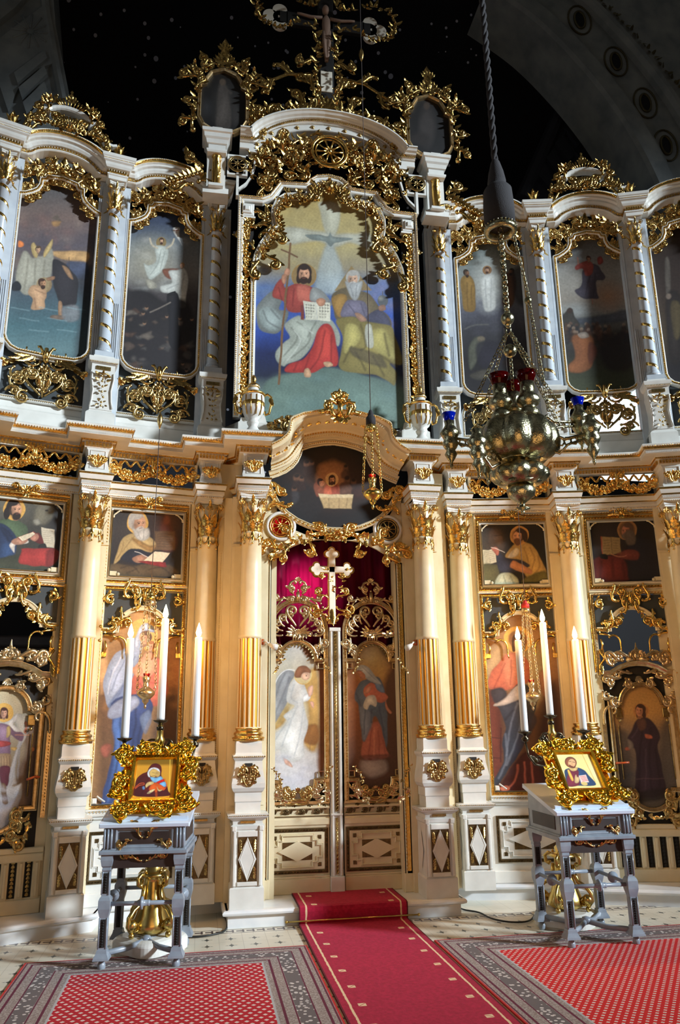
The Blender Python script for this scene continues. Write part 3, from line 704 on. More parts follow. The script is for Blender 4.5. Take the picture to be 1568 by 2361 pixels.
names = {'A': 'between the archangel door and the mother and child icon', 'B': 'between the mother and child icon and a bigger column', 'C': 'beside the winged angel door leaf', 'D': 'beside the veiled woman door leaf', 'E': 'between the salmon-robed figure and a bigger column', 'F': 'between the salmon-robed figure and the deacon door', 'G': 'beyond the deacon door, cut by the frame edge'}
p0 = c0 = None
for k, fr in list(COLS.items())[1:]:
 lp = 'white lozenge-panelled pedestal '+names[k]
 lc = 'tall ivory column with gilt flutes '+names[k]
 if p0 is None: p0 = make_pedestal(lp, fr); c0 = make_column(lc, fr)
 else: dup(p0, fr, 0, 0, Z_STEP, lp); dup(c0, fr, 0, 0, Z_CB, lc)
# lower entablature
def plan(p, w, dw, skip=()):
 """wall line with ressauts round every column: p projection in front of the axis, w half width, dw wall line behind the axis"""
 out = []
 fh = COLS['h']
 for k, fr in COLS.items():
  q = dw+(.09 if k in 'CD' else 0); ww = w+(.015 if k in 'CD' else 0)
  if k in skip: continue
  for a, b in ((-ww, q), (-ww, -p), (ww, -p), (ww, q)):
   v = fr(a, b); out.append((v.x, v.y))
 a, b = L3(-.7, dw-.05), R3(.7, dw-.05)
 return [(a.x, a.y)]+out+[(b.x, b.y)]
def split_center(path):
 i = max(k for k, q in enumerate(path) if q[0] < -.3); return path[:i+1], path[i+1:]
def at_z(path, z): return [(x, y, z) for x, y in path]
UPZ = (0, 0, 1)
E0 = plan(.135, .135, .13)
t = thing('lower_entablature', 'long stepped white and gold cornice over the lower columns', 'cornice', W0, 0, .1, 4.07)
mw = MB(); gb = MB(); dn = MB(); cw = MB(); cg = MB(); bl = MB()
EL, ER = split_center(E0)
for half, e in ((EL, 1), (ER, -1)):
 P = at_z(half, 0)
 mw.sweep(P, [(0.02, 4.07), (0, 4.07), (0, 4.105), (-.008, 4.11), (-.008, 4.155), (-.02, 4.165), (-.03, 4.20), (-.034, 4.235), (0.02, 4.245)], UPZ)
 gb.beads([(x, y, 4.16) for x, y in off(half, .012)] if 0 else at_z(half, 4.158), .010, .024)
 gb.beads([(x, y, 4.205) for x, y in half], .030, .05, d=.033) if 0 else None
 cw.sweep(P, [(0.06, 4.50), (0, 4.50), (-.004, 4.51), (-.004, 4.56), (-.03, 4.565), (-.045, 4.585), (-.165, 4.59), (-.165, 4.625), (-.175, 4.632), (-.18, 4.655), (-.195, 4.665), (-.2, 4.685), (-.19, 4.695), (.1, 4.70)], UPZ)
 dn.studs([(x, y, 4.515) for x, y in half], .032, 0, -.028, .035, UPZ, .4)
def offp(path, d):
 P = [V((x, y, 0)) for x, y in path]; out = []
 for i in range(len(P)):
  a, b = P[max(i-1, 0)], P[min(i+1, len(P)-1)]
  t1 = (P[i]-a if i else b-P[i]).normalized(); t2 = (b-P[i] if i < len(P)-1 else P[i]-a).normalized()
  n1, n2 = V((t1.y, -t1.x, 0)), V((t2.y, -t2.x, 0)); m = (n1+n2); m = m.normalized() if m.length > 1e-4 else n1
  out.append(P[i]+m*(d/max(.35, m.dot(n1))))
 return [(p.x, p.y) for p in out]
for half in (EL, ER):
 gb.beads(at_z(offp(half, .02), 4.222), .009, .022); gb.beads(at_z(offp(half, .008), 4.083), .007, .02)
 cg.beads(at_z(offp(half, .188), 4.668), .013, .026); cg.beads(at_z(offp(half, .035), 4.574), .010, .022)
 mw.studs(at_z(offp(half, .008), 4.118), .012, 0, -.004, .03, UPZ, .5); cw.studs(at_z(offp(half, .165), 4.596), .011, 0, -.004, .026, UPZ, .5)
for half in (EL, ER):
 gb.sweep(at_z(offp(half, .006), 0), [(0, 4.148), (-.010, 4.150), (-.010, 4.168), (0, 4.172)], UPZ, cap=False); gb.sweep(at_z(offp(half, .032), 0), [(0, 4.21), (-.004, 4.212), (-.006, 4.230), (0, 4.233)], UPZ, cap=False)
 cg.sweep(at_z(offp(half, .178), 0), [(0, 4.634), (-.006, 4.636), (-.012, 4.656), (-.004, 4.660)], UPZ, cap=False); cg.sweep(at_z(offp(half, .03), 0), [(0, 4.564), (-.008, 4.566), (-.012, 4.584), (0, 4.586)], UPZ, cap=False)
part('architrave', mw, M['white'], t); part('architrave_beading', gb, M['gold'], t)
part('cornice_moulding', cw, M['white'], t); part('dentil_row', dn, M['gold'], t); part('cornice_beading', cg, M['gold'], t)
fb0 = None
for k, fr in COLS.items():
 if k == 'h': continue
 w = MB(); y0 = -.13
 prof = [(.112, 4.245), (.118, 4.27), (.112, 4.30), (.098, 4.36), (.094, 4.42), (.1, 4.47), (.112, 4.49), (.112, 4.50)]
 w.loft([[(-a, y0+.02, z), (-a, y0, z), (a, y0, z), (a, y0+.02, z)] for a, z in prof]); w.loft([[(-a, .16, z), (-a, y0+.02, z)] for a, z in prof]); w.loft([[(a, y0+.02, z), (a, .16, z)] for a, z in prof])
 o = MB(); 
 for st in ((.006, 4.30, 70, .16, 1, -7), (.012, 4.30, 15, .12, 3, 7), (.01, 4.39, 50, .09, -3, -6)): scroll(o, st, .007, y0-.012, .03, .012, seed=9)
 o.leaf((0, y0-.008, 4.33), (0, -.1, 1), (0, -1, 0), .12, .025, .5, 3); o.mirror()
 fm = MB(); fm.sweep([(-.07, y0, 4.285), (-.068, y0, 4.465), (.068, y0, 4.465), (.07, y0, 4.285)], [(0, 0), (.004, .008), (.008, 0)], closed=True)
 if fb0 is None:
  fb0 = thing('frieze_block', 'x', 'frieze block', fr, 0, 0, 4.245)
  part('block', w, M['white'], fb0); part('gilt_relief', o, M['gold'], fb0); part('relief_border', fm, M['white'], fb0)
  fb0['label'] = 'flaring frieze block over the column '+names[k]
 else: dup(fb0, fr, 0, 0, 4.245, 'flaring frieze block over the column '+names[k])
def garland(fr, x0, x1, label, z0=4.255, z1=4.49, y=.12):
 t = thing('frieze_garland', label, 'garland', fr, (x0+x1)/2, y, z0, group=None)
 R = random.Random(5); g = MB(); w = x1-x0; cx = (x0+x1)/2; h = z1-z0
 h2 = MB()
 for k in range(2):
  a, b = cx, cx+w*.46
  for i, p in enumerate(swagline(a+w*.04, b, z0+h*.55, h*.35, 12, y)):
   for _ in range(2):
    h2.ball((p[0]+R.uniform(-.018, .018), p[1]-.012+R.uniform(-.015, .015), p[2]+R.uniform(-.03, .03)), R.uniform(.018, .034), 7, 5)
   for _k in range(2): ang = R.uniform(0, 2*pi); h2.leaf(p, (math.cos(ang), -.3, math.sin(ang)), (0, -1, 0), .09, .034, .7, 2)
 h2.tube([(cx+w*(.05+.42*q/24), y-.02, z0+h*(.78+.13*math.sin(q*.9))) for q in range(25)], .014, 5, .6)
 scroll(h2, (cx+.01, z0+h*.55, 70, .16, 2, -8), .010, y-.02, .04)
 h2.leaf((cx+w*.36, y, z0+h*.9), (.3, -.2, -1), (0, -1, 0), .12, .03, .6, 3)
 h2.mirror(cx); g.merge(h2)
 g.leaf((cx, y-.01, z0+h*.25), (0, -.1, 1), (0, -1, 0), .15, .04, .6, 3); g.ball((cx, y-.02, z0+h*.55), .028, 8, 5)
 cluster(g, [(cx+q*.03, y, z0+h*.3) for q in (-1, 0, 1)], .06, 3)
 part('fruit_and_ribbon', g, M['gold'], t)
 s = MB(); s.box(x0, x0+.03, y-.02, y+.1, z0-.01, z1+.01); s.box(x1-.03, x1, y-.02, y+.1, z0-.01, z1+.01)
 part('end_block', s, M['ivory'], t)
 return t
GW = .455
garland(L1, -GW, GW+.02, 'gilt fruit and ribbon garland above the old evangelist in the yellow cloak')
garland(R1, -GW, GW+.03, 'gilt fruit and ribbon garland above the evangelist with raised hand')
garland(L2, -.47, .45, 'gilt fruit and ribbon garland above the evangelist with the ox')
garland(R2, -.43, .48, 'gilt fruit and ribbon garland above the shadowed evangelist at the red table')
# the body of the screen between the columns
mb = MB()
for k, fr in COLS.items():
 if k == 'h': continue
 m = MB(); w = .19 if k not in 'BE' else .17
 m.box(-w, w, .145, .2, .15, 4.1); m.box(-w-.09, w+.09, .2, .24, .15, 4.1)
 m.box(-w+.02, w-.02, .135, .145, 1.0, 3.55); m.box(-w, w, .12, .145, 3.55, 3.58)
 struct('trim_%d' % (50+len(k)*0+ord(k)), m, M['ivory'], fr)
for s, b, c in ((-1, 'B', 'C'), (1, 'E', 'D')):
 o = MB(); f = COLS[c]; o.box(f.x+min(s*.34, s*.1), f.x+max(s*.34, s*.1), .26, .31, .15, 4.5); o.box(f.x+min(s*.2, s*.15), f.x+max(s*.2, s*.15), .14, .27, .15, 4.1)
 o.box(f.x+min(s*.31, s*.22), f.x+max(s*.31, s*.22), .25, .26, .3, 3.55)
 mb.merge(o)
struct('wall_front', mb, M['ivory'])
g = MB()
for s, c in ((-1, 'C'), (1, 'D')):
 f = COLS[c]
 for q in (.225, .305): g.beads([(f.x+s*q, .247, .35), (f.x+s*q, .247, 3.5)], .005, .018)
struct('trim_3', g, M['oldgold'])
def gband(mb, path, w=.02, closed=False):
 mb.sweep(path, [(0, 0), (0, .012), (w*.25, .014), (w*.3, .006), (w*.7, .006), (w*.75, .014), (w, .012), (w, 0)], closed=closed)
def gtwist(mb, path, w, step=.03, closed=False):
 N = V((0, -1, 0))
 pts = walk(path, step, closed)
 for a, b in zip(pts, pts[1:]+([pts[0]] if closed else [])):
  t = (b-a); 
  if t.length > step*1.6 or t.length < 1e-5: continue
  t.normalize(); s = N.cross(t)
  c = (a+b)/2+s*w*.5+N*.01; e = t*step*.34+s*w*.26; e2 = -t*step*.14+s*w*.12
  mb.add([c-e, c+e2-e*0, c+e, c-e2, c+N*.01], [(0, 1, 4), (1, 2, 4), (2, 3, 4), (3, 0, 4)])
def rect(x0, x1, z0, z1, y): return [(x0, y, z0), (x0, y, z1), (x1, y, z1), (x1, y, z0)]
def evangelist(fr, cx, label, paint):
 x0, x1, z0, z1 = cx-.437, cx+.437, 3.155, 4.07; y = .165
 t = thing('evangelist_icon', label, 'icon', fr, cx, y, z0, group=None)
 f = MB(); f.prism([(x0, z0), (x1, z0), (x1, z1), (x0, z1)], y+.02, y+.05)
 i = .075
 w = MB(); w.sweep(rect(x0+i, x1-i, z0+i+.01, z1-i-.055, y), [(0, .03), (-.0, -.01), (.004, .0), (.012, .004), (.02, -.004), (.026, -.02)], closed=True)
 w.sweep(rect(x0, x1, z0, z1, y), [(0, -.05), (0, 0), (-.008, .004), (-.014, -.004)], closed=True)
 g = MB(); gband(g, rect(x0+.044, x1-.044, z0+.044, z1-.09, y+.005), .03, True); gtwist(g, rect(x0+.046, x1-.046, z0+.046, z1-.092, y+.0), .028, .034, True)
 gband(g, rect(x0+.016, x1-.016, z0+.016, z1-.045, y+.012), .02, True)
 gtwist(g, [(x0+.03, y, z1-.034), (x1-.03, y, z1-.034)], .03, .03)
 fr_ = part('frame', w, M['white'], t); part('carved_border', g, M['gold'], t)
 part('backboard', f, M['ivory'], t)
 c = MB(); zc = z1-.045; yy = y-.03
 c.mirror() if 0 else None
 h = MB(); h.tube([(cx+.02, yy, zc), (cx+.045, yy-.004, zc), (cx+.075, yy, zc-.002), (cx+.10, yy, zc-.006), (cx+.15, yy, zc-.012)], lambda q: .022*(1-.75*q)+.004, 8)
 for q, rr in ((.03, .028), (.062, .024), (.095, .018)): h.ball((cx+q, yy, zc), rr, 8, 5, sx=.6)
 scroll(h, (cx+.07, zc+.02, 120, .12, -3, -8), .008, yy, 0); h.mirror(cx)
 c.merge(h); fan(c, (cx, zc), 40, 140, 5, .09, .022, yy-.01, .5); fan(c, (cx, zc+.0), 250, 290, 2, .07, .02, yy-.012, .4); c.ball((cx, yy-.02, zc+.01), .024, 8, 5)
 part('crest', c, M['gold'], t)
 k = MB()
 for s in (-1, 1):
  X = cx+s*(.437-i); Z = z1-i-.055
  k.tube([(X-s*.0, y-.01, Z-.075), (X-s*.015, y-.012, Z-.05), (X-s*.05, y-.012, Z-.018), (X-s*.075, y-.01, Z)], .008, 6)
  k.ball((X-s*.005, y-.01, Z-.075), .012); k.ball((X-s*.075, y-.01, Z-.004), .012)
  k.bbox(min(X, X-s*.07), max(X, X-s*.07), y-.012, y+.02, z0+i+.01, z0+i+.06, .006)
  k.ball((X-s*.085, y-.01, z0+i+.03), .018, 7, 5)
 part('corner_ornament', k, M['ivory'], t)
 cv = Cv(fr, y+.018, [(x0+i-.005, z0+i), (x1-i+.005, z0+i), (x1-i+.005, z1-i-.05), (x0+i-.005, z1-i-.05)], .0042)
 paint(cv); cv.grain(.05); cv.build('painting', t)
 return t
def book(c, pts, col=(226, 212, 178), edge=(150, 40, 30), lines=5):
 c.poly(pts, edge, 3, smooth=False); p = np.array(pts, float); m = p.mean(0); c.poly([tuple(m+(q-m)*.9) for q in p], col, 2, smooth=False)
 for i in range(lines):
  t = (i+1.2)/(lines+1.4); a = p[0]*(1-t)+p[3]*t; b = p[1]*(1-t)+p[2]*t; a, b = a*.85+b*.15, a*.15+b*.85
  c.line([tuple(a), tuple(b)], 1.6, (90, 80, 70), .55, 1.2, False)
def ev_ox(c):
 c.view(0, 1100).rough(4, 40, 1).fill((66, 64, 56)).glow(60, 160, 260, 200, (120, 116, 100), .8).glow(300, 420, 150, 120, (58, 54, 46), .5)
 c.poly([(330, 100), (400, 100), (400, 600), (330, 600)], (30, 28, 30), 60, .8)
 c.poly([(225, 210), (260, 170), (330, 180), (345, 240), (300, 300), (250, 310), (215, 300)], (118, 112, 92), 22, .95); c.poly([(215, 280), (250, 270), (262, 300), (235, 312)], (150, 146, 130), 10, .8)
 c.line([(170, 150), (200, 140), (225, 175), (265, 165)], 8, (130, 122, 92), .7, 8); c.ell(300, 215, 10, 6, (50, 46, 40), soft=.8)
 c.poly([(-40, 300), (60, 265), (110, 280), (165, 310), (180, 360), (170, 420), (110, 430), (60, 400), (-40, 400)], (90, 110, 78), 8)
 c.poly([(-40, 320), (40, 310), (80, 350), (110, 400), (100, 470), (40, 560), (-40, 570)], (44, 62, 96), 9); c.poly([(0, 330), (50, 340), (90, 400), (60, 420)], (34, 46, 74), 12, .8)
 c.poly([(10, 440), (60, 420), (100, 450), (95, 500), (60, 540), (0, 540)], (52, 84, 128), 14, .8)
 c.poly([(-40, 540), (130, 500), (260, 545), (320, 600), (-40, 620)], (70, 74, 56), 12)
 c.poly([(60, 440), (100, 405), (170, 400), (180, 425), (100, 440), (90, 490)], (214, 204, 190), 6); c.poly([(75, 415), (110, 395), (165, 392), (180, 410), (140, 435), (95, 438)], (186, 134, 104), 6)
 book(c, [(110, 390), (215, 350), (240, 372), (140, 415)]); c.poly([(205, 385), (250, 360), (285, 410), (275, 435), (215, 410)], (110, 34, 32), 5); c.poly([(195, 395), (235, 365), (252, 385), (225, 415)], (190, 130, 104), 6)
 c.poly([(265, 325), (355, 340), (350, 460), (285, 450)], (196, 186, 160), 4, smooth=False); 
 for i in range(7): c.line([(280, 345+i*13), (340, 350+i*13)], 2, (110, 100, 84), .5, 2, False)
 c.poly([(250, 440), (290, 430), (300, 470), (255, 475)], (36, 34, 34), 5); c.poly([(140, 480), (160, 462), (370, 468), (362, 545), (300, 575), (130, 560)], (176, 44, 36), 8); c.poly([(300, 478), (370, 470), (362, 545), (300, 575)], (120, 30, 28), 16, .8)
 c.head(98, 210, 50, 1, (200, 148, 112), (44, 34, 30), (52, 38, 30), (214, 164, 60), long=True, halo_r=1.42, halo_in=(196, 150, 66))
def ev_old(c):
 c.view(0, 1100).rough(4, 40, 2).fill((46, 42, 42)).glow(820, 330, 200, 220, (88, 76, 66), .5).glow(1080, 300, 140, 160, (120, 74, 44), .6)
 c.poly([(1060, 260), (1090, 250), (1105, 330), (1140, 380), (1130, 470), (1040, 470), (1030, 340)], (128, 66, 44), 26, .7); c.ell(1078, 280, 20, 26, (150, 92, 60), soft=.8, a=.7)
 c.poly([(1000, 350), (1130, 350), (1130, 470), (1000, 470)], (120, 92, 58), 8, .9, False)
 for i in range(6): c.line([(1015, 368+i*16), (1110, 370+i*16)], 3, (84, 62, 40), .6, 3, False)
 c.poly([(730, 560), (780, 420), (820, 375), (880, 360), (960, 380), (1010, 430), (990, 470), (960, 500), (900, 520), (820, 500), (760, 545)], (196, 168, 106), 8)
 c.poly([(850, 390), (960, 440), (1010, 440), (980, 480), (900, 450)], (160, 118, 50), 12, .9); c.folds([[(870, 380), (820, 440), (760, 520)], [(890, 400), (940, 440), (1000, 450)], [(800, 420), (780, 480), (745, 540)]], (140, 112, 60), 7, .6, 7)
 c.poly([(780, 520), (850, 460), (950, 480), (985, 500), (940, 545), (880, 560), (800, 540)], (44, 48, 62), 8)
 c.poly([(720, 560), (860, 570), (960, 560), (1100, 570), (1130, 640), (700, 640)], (100, 82, 54), 14); c.folds([[(780, 590), (850, 570), (900, 620)], [(960, 600), (1040, 580), (1090, 620)], [(820, 620), (880, 590)]], (60, 44, 30), 9, .6, 9)
 c.poly([(860, 520), (930, 500), (955, 535), (900, 555), (865, 545)], (176, 128, 98), 6)
 c.poly([(890, 545), (1050, 545), (1070, 560), (1060, 580)], (150, 30, 28), 4); c.poly([(930, 540), (1000, 480), (1095, 488), (1050, 548)], (230, 212, 178), 4, smooth=False); c.line([(870, 478), (910, 495), (960, 520)], 4, (220, 216, 206), .9, 2)
 c.head(895, 300, 58, 1, (196, 148, 112), (176, 168, 156), (190, 186, 176), (214, 168, 66), halo_r=1.2, halo_in=(200, 156, 70))
 c.poly([(860, 330), (900, 350), (955, 330), (965, 380), (925, 415), (880, 395)], (196, 192, 182), 12); c.folds([[(890, 350), (905, 400)], [(930, 345), (925, 405)]], (150, 146, 136), 5, .6, 5)
def ev_lion(c):
 c.view(1008, 820).rough(4, 40, 3).fill((34, 32, 30)).glow(330, 1240, 170, 220, (96, 78, 56), .8)
 c.poly([(335, 1130), (400, 1120), (430, 1180), (430, 1250), (370, 1270), (330, 1220)], (98, 76, 56), 24, .9); c.ell(395, 1190, 24, 30, (120, 94, 70), soft=.8, a=.8); c.line([(370, 1165), (420, 1160)], 6, (50, 38, 30), .7, 6)
 c.poly([(275, 1250), (330, 1255), (345, 1345), (285, 1350)], (200, 188, 150), 4, smooth=False); c.poly([(330, 1255), (375, 1240), (385, 1335), (345, 1345)], (212, 200, 164), 4, smooth=False)
 for i in range(6): c.line([(285, 1268+i*13), (325, 1268+i*13)], 2, (120, 100, 80), .6, 2, False); c.line([(338, 1265+i*13), (372, 1258+i*13)], 2, (120, 100, 80), .6, 2, False)
 c.poly([(280, 1355), (380, 1350), (400, 1370), (400, 1480), (280, 1490)], (104, 96, 50), 12)
 c.poly([(440, 1300), (470, 1245), (520, 1205), (590, 1210), (640, 1260), (700, 1380), (690, 1420), (600, 1450), (560, 1400), (560, 1340), (500, 1330)], (196, 160, 84), 8)
 c.folds([[(600, 1240), (630, 1320), (600, 1400)], [(650, 1290), (660, 1360), (620, 1420)], [(560, 1240), (590, 1330)]], (138, 104, 50), 9, .6, 9)
 c.poly([(455, 1300), (500, 1240), (530, 1250), (520, 1290), (470, 1310)], (210, 196, 166), 7)
 c.poly([(385, 1250), (420, 1290), (450, 1310), (540, 1320), (600, 1360), (480, 1400), (400, 1380), (385, 1310)], (60, 60, 76), 9)
 c.poly([(350, 1238), (380, 1235), (400, 1255), (392, 1290), (370, 1270)], (196, 110, 80), 5); c.line([(350, 1235), (390, 1248), (435, 1268)], 4, (230, 220, 200), .9, 2)
 c.poly([(470, 1360), (490, 1325), (540, 1345), (610, 1385), (600, 1410), (520, 1390)], (200, 136, 90), 8)
 c.poly([(380, 1490), (390, 1430), (430, 1400), (490, 1410), (530, 1470), (520, 1500)], (196, 200, 166), 10); c.folds([[(430, 1420), (450, 1490)], [(470, 1420), (500, 1480)]], (140, 146, 112), 8, .6, 8)
 c.poly([(560, 1440), (690, 1390), (720, 1480), (560, 1490)], (110, 104, 50), 14)
 c.head(525, 1165, 42, -1, (204, 146, 100), (66, 44, 30), (120, 80, 48), (204, 150, 64), long=False, halo_r=1.45, halo_in=(150, 104, 52)); c.poly([(540, 1120), (575, 1140), (585, 1190), (560, 1200)], (60, 42, 30), 8)
def ev_dark(c):
 c.view(1008, 820).rough(4, 40, 4).fill((30, 26, 28)).glow(1100, 1200, 160, 220, (72, 56, 48), .7)
 c.poly([(1060, 1170), (1180, 1175), (1190, 1280), (1070, 1285)], (150, 128, 84), 5, smooth=False); c.line([(1122, 1172), (1128, 1282)], 4, (96, 80, 54), .7, 4, False); c.line([(1060, 1172), (1070, 1285)], 8, (170, 80, 50), .8, 5, False)
 for i in range(5): c.line([(1075, 1192+i*17), (1112, 1192+i*17)], 3, (90, 72, 48), .6, 3, False); c.line([(1135, 1192+i*17), (1172, 1192+i*17)], 3, (90, 72, 48), .6, 3, False)
 c.poly([(1000, 1320), (1120, 1290), (1210, 1320), (1240, 1450), (1000, 1460)], (112, 36, 32), 14); c.folds([[(1060, 1330), (1050, 1440)], [(1130, 1320), (1140, 1430)], [(1200, 1340), (1210, 1430)]], (70, 20, 22), 16, .6, 14)
 c.poly([(1220, 1250), (1290, 1180), (1380, 1200), (1430, 1300), (1430, 1440), (1250, 1450), (1230, 1340)], (38, 38, 50), 16)
 c.poly([(1150, 1290), (1230, 1250), (1300, 1270), (1290, 1320), (1190, 1310)], (128, 56, 44), 12, .85); c.poly([(1050, 1285), (1090, 1280), (1100, 1310), (1060, 1312)], (20, 20, 24), 5)
 c.line([(1120, 1280), (1170, 1300), (1220, 1290)], 7, (176, 120, 90), .8, 5)
 c.head(1222, 1130, 40, -1, (170, 110, 78), (96, 70, 52), (110, 96, 84), (160, 116, 60), halo_r=1.6, halo_in=(90, 66, 42))
 c.poly([(1215, 1140), (1260, 1130), (1285, 1180), (1270, 1220), (1225, 1215)], (104, 90, 78), 12)
evangelist(L2, -.05, 'square icon of a dark-haired bearded evangelist reading beside an ox head', ev_ox)
evangelist(L1, -.01, 'square icon of a white-bearded evangelist in a yellow cloak writing in a book', ev_old)
evangelist(R1, .03, 'square icon of an evangelist in a yellow mantle, hand raised, lion head behind', ev_lion)
evangelist(R2, .03, 'dark square icon of an evangelist bent over a red-draped table', ev_dark)
def spandrel(t, fr, cx, y, z_sp, R, ztop, hw, ground=True, drop=True, label=None):
 """dark panel with gilt scrolls over a round arch on horizontal shoulders"""
 n = 20
 if ground:
  d = MB(); a = arc(cx, z_sp, R+.02, 180, 0, n); d.prism([(cx-hw, z_sp-.02)]+[(p[0], p[2]) for p in a]+[(cx+hw, z_sp-.02), (cx+hw, ztop), (cx-hw, ztop)], y+.012, y+.03); part('spandrel_ground', d, M['slate'], t)
 path = [(cx-hw, y, z_sp-.0)]+[(p[0], y, p[2]) for p in arc(cx, z_sp, R, 180, 0, n)]+[(cx+hw, y, z_sp)]
 w = MB(); w.sweep(path, [(0, .01), (0, .0), (.003, .014), (.012, .018), (.014, .008), (.034, .012), (.04, .022), (.05, .018), (.052, .0)])
 w.studs([(p[0], p[1]-.01, p[2]) for p in path], .012, .012, .016, .004, gap=.5)
 part('arch_moulding', w, M['ivory'], t)
 h = MB(); yy = y-.01
 H = ztop-z_sp
 sc = [(cx+.03, ztop-.035, -60, .20, -2, 4), (cx+.07, z_sp+R+.04, 20, .24, 6, -9), (cx+.13, ztop-.06, -50, .26, 7.5, -3), (cx+hw-.07, ztop-.07, 200, .24, 9, 2),
   (cx+hw-.17, ztop-.16, -75, .24, -2, 8.5), (cx+hw-.06, z_sp+.09, 100, .26, 9.5, -1), (cx+hw-.10, z_sp+.12, 230, .2, -5, 9)]
 for i, st in enumerate(sc): scroll(h, st, .0115, yy, .05 if i % 2 else .036, .012, seed=i)
 fan(h, (cx+.02, ztop-.03), -60, 10, 3, .08, .02, yy-.012); h.mirror(cx)
 h.tube([(cx, yy-.01, ztop+.02), (cx, yy-.02, ztop-.03), (cx, yy-.014, z_sp+R+.06)], lambda q: .024-.01*q, 8); fan(h, (cx, ztop-.02), 60, 120, 3, .07, .018, yy-.016)
 h.leaf((cx, yy-.015, ztop-.06), (0, -.1, -1), (0, -1, 0), .10, .03, .6, 2)
 part('gilt_scrollwork', h, M['gold'], t)
 if drop:
  k = MB(); 
  for s in (1,):
   X = cx+hw; zz = z_sp-.02
   k.tube(euler(X-.12, zz-.05, 100, .3, 14/.3*.5, -2/.3, 20, y-.006), lambda q: .012*(1.1-.5*q), 6, .7); k.tube([(X-.02, y-.004, zz), (X-.10, y-.004, zz-.01), (X-.14, y-.006, zz-.03)], .012, 6)
   k.bbox(X-.05, X, y-.012, y+.02, zz-.22, zz-.17, .004); k.tube([(X-.03, y-.005, zz-.06), (X-.045, y-.006, zz-.12), (X-.03, y-.004, zz-.18)], .012, 6)
  k.mirror(cx); part('bracket', k, M['gold'], t)
def big_icon(fr, cx, label, paint):
 y = .165; x0, x1, z0, z1 = cx-.437, cx+.437, .985, 3.15
 t = thing('standing_icon', label, 'icon', fr, cx, y, z0)
 b = MB(); b.prism([(x0, z0), (x1, z0), (x1, z1), (x0, z1)], y+.03, y+.06); part('backboard', b, M['ivory'], t)
 w = MB(); w.sweep(rect(x0, x1, z0, z1, y), [(0, -.05), (0, 0), (-.01, .004), (-.014, -.004)], closed=True)
 w.sweep(rect(x0+.048, x1-.048, z0+.055, z1-.05, y), [(0, .0), (.0, -.025), (.006, -.025), (.006, .0)], closed=True)
 w.sweep([(x0, y, z0-.045), (x1, y, z0-.045)], [(0, .0), (.0, .03), (.012, .035), (.02, .01), (.03, .012), (.045, .03), (.055, .03), (.06, 0)])
 part('frame', w, M['white'], t)
 g = MB(); gband(g, rect(x0+.042, x1-.042, z0+.045, z1-.042, y), .03, True); gtwist(g, rect(x0+.043, x1-.043, z0+.045, z1-.043, y-.004), .028, .034, True)
 g.beads([(x0+.01, y-.006, z0+.05), (x0+.01, y-.006, z1-.02)], .006, .02); g.beads([(x1-.01, y-.006, z0+.05), (x1-.01, y-.006, z1-.02)], .006, .02)
 gtwist(g, [(x0+.02, y-.02, z0-.026), (x1-.02, y-.02, z0-.026)], .03, .03)
 for s in (-1, 1): g.ball((cx+s*.415, y-.01, 2.72), .02, 8, 5); g.ball((cx+s*.415, y-.01, 2.58), .02, 8, 5)
 part('carved_border', g, M['gold'], t)
 spandrel(t, fr, cx, y, 2.66, .235, z1-.06, .392)
 k = MB()
 for s in (-1, 1):
  X = cx+s*.385; k.bbox(min(X, X-s*.045), max(X, X-s*.045), y-.008, y+.02, z0+.06, z0+.11, .008); k.tube([(X-s*.045, y-.005, z0+.13), (X-s*.07, y-.006, z0+.11), (X-s*.12, y-.005, z0+.075)], .008, 6)
 part('corner_ornament', k, M['white'], t)
 cv = Cv(fr, y+.024, [(cx-.39, z0+.05), (cx+.39, z0+.05), (cx+.39, 2.665), (cx+.24, 2.665)]+[(p[0], p[2]) for p in arc(cx, 2.665, .24, 0, 180, 16)]+[(cx-.24, 2.665), (cx-.39, 2.665)], .0046)
 paint(cv); cv.grain(.05, 3); cv.build('painting', t); return t
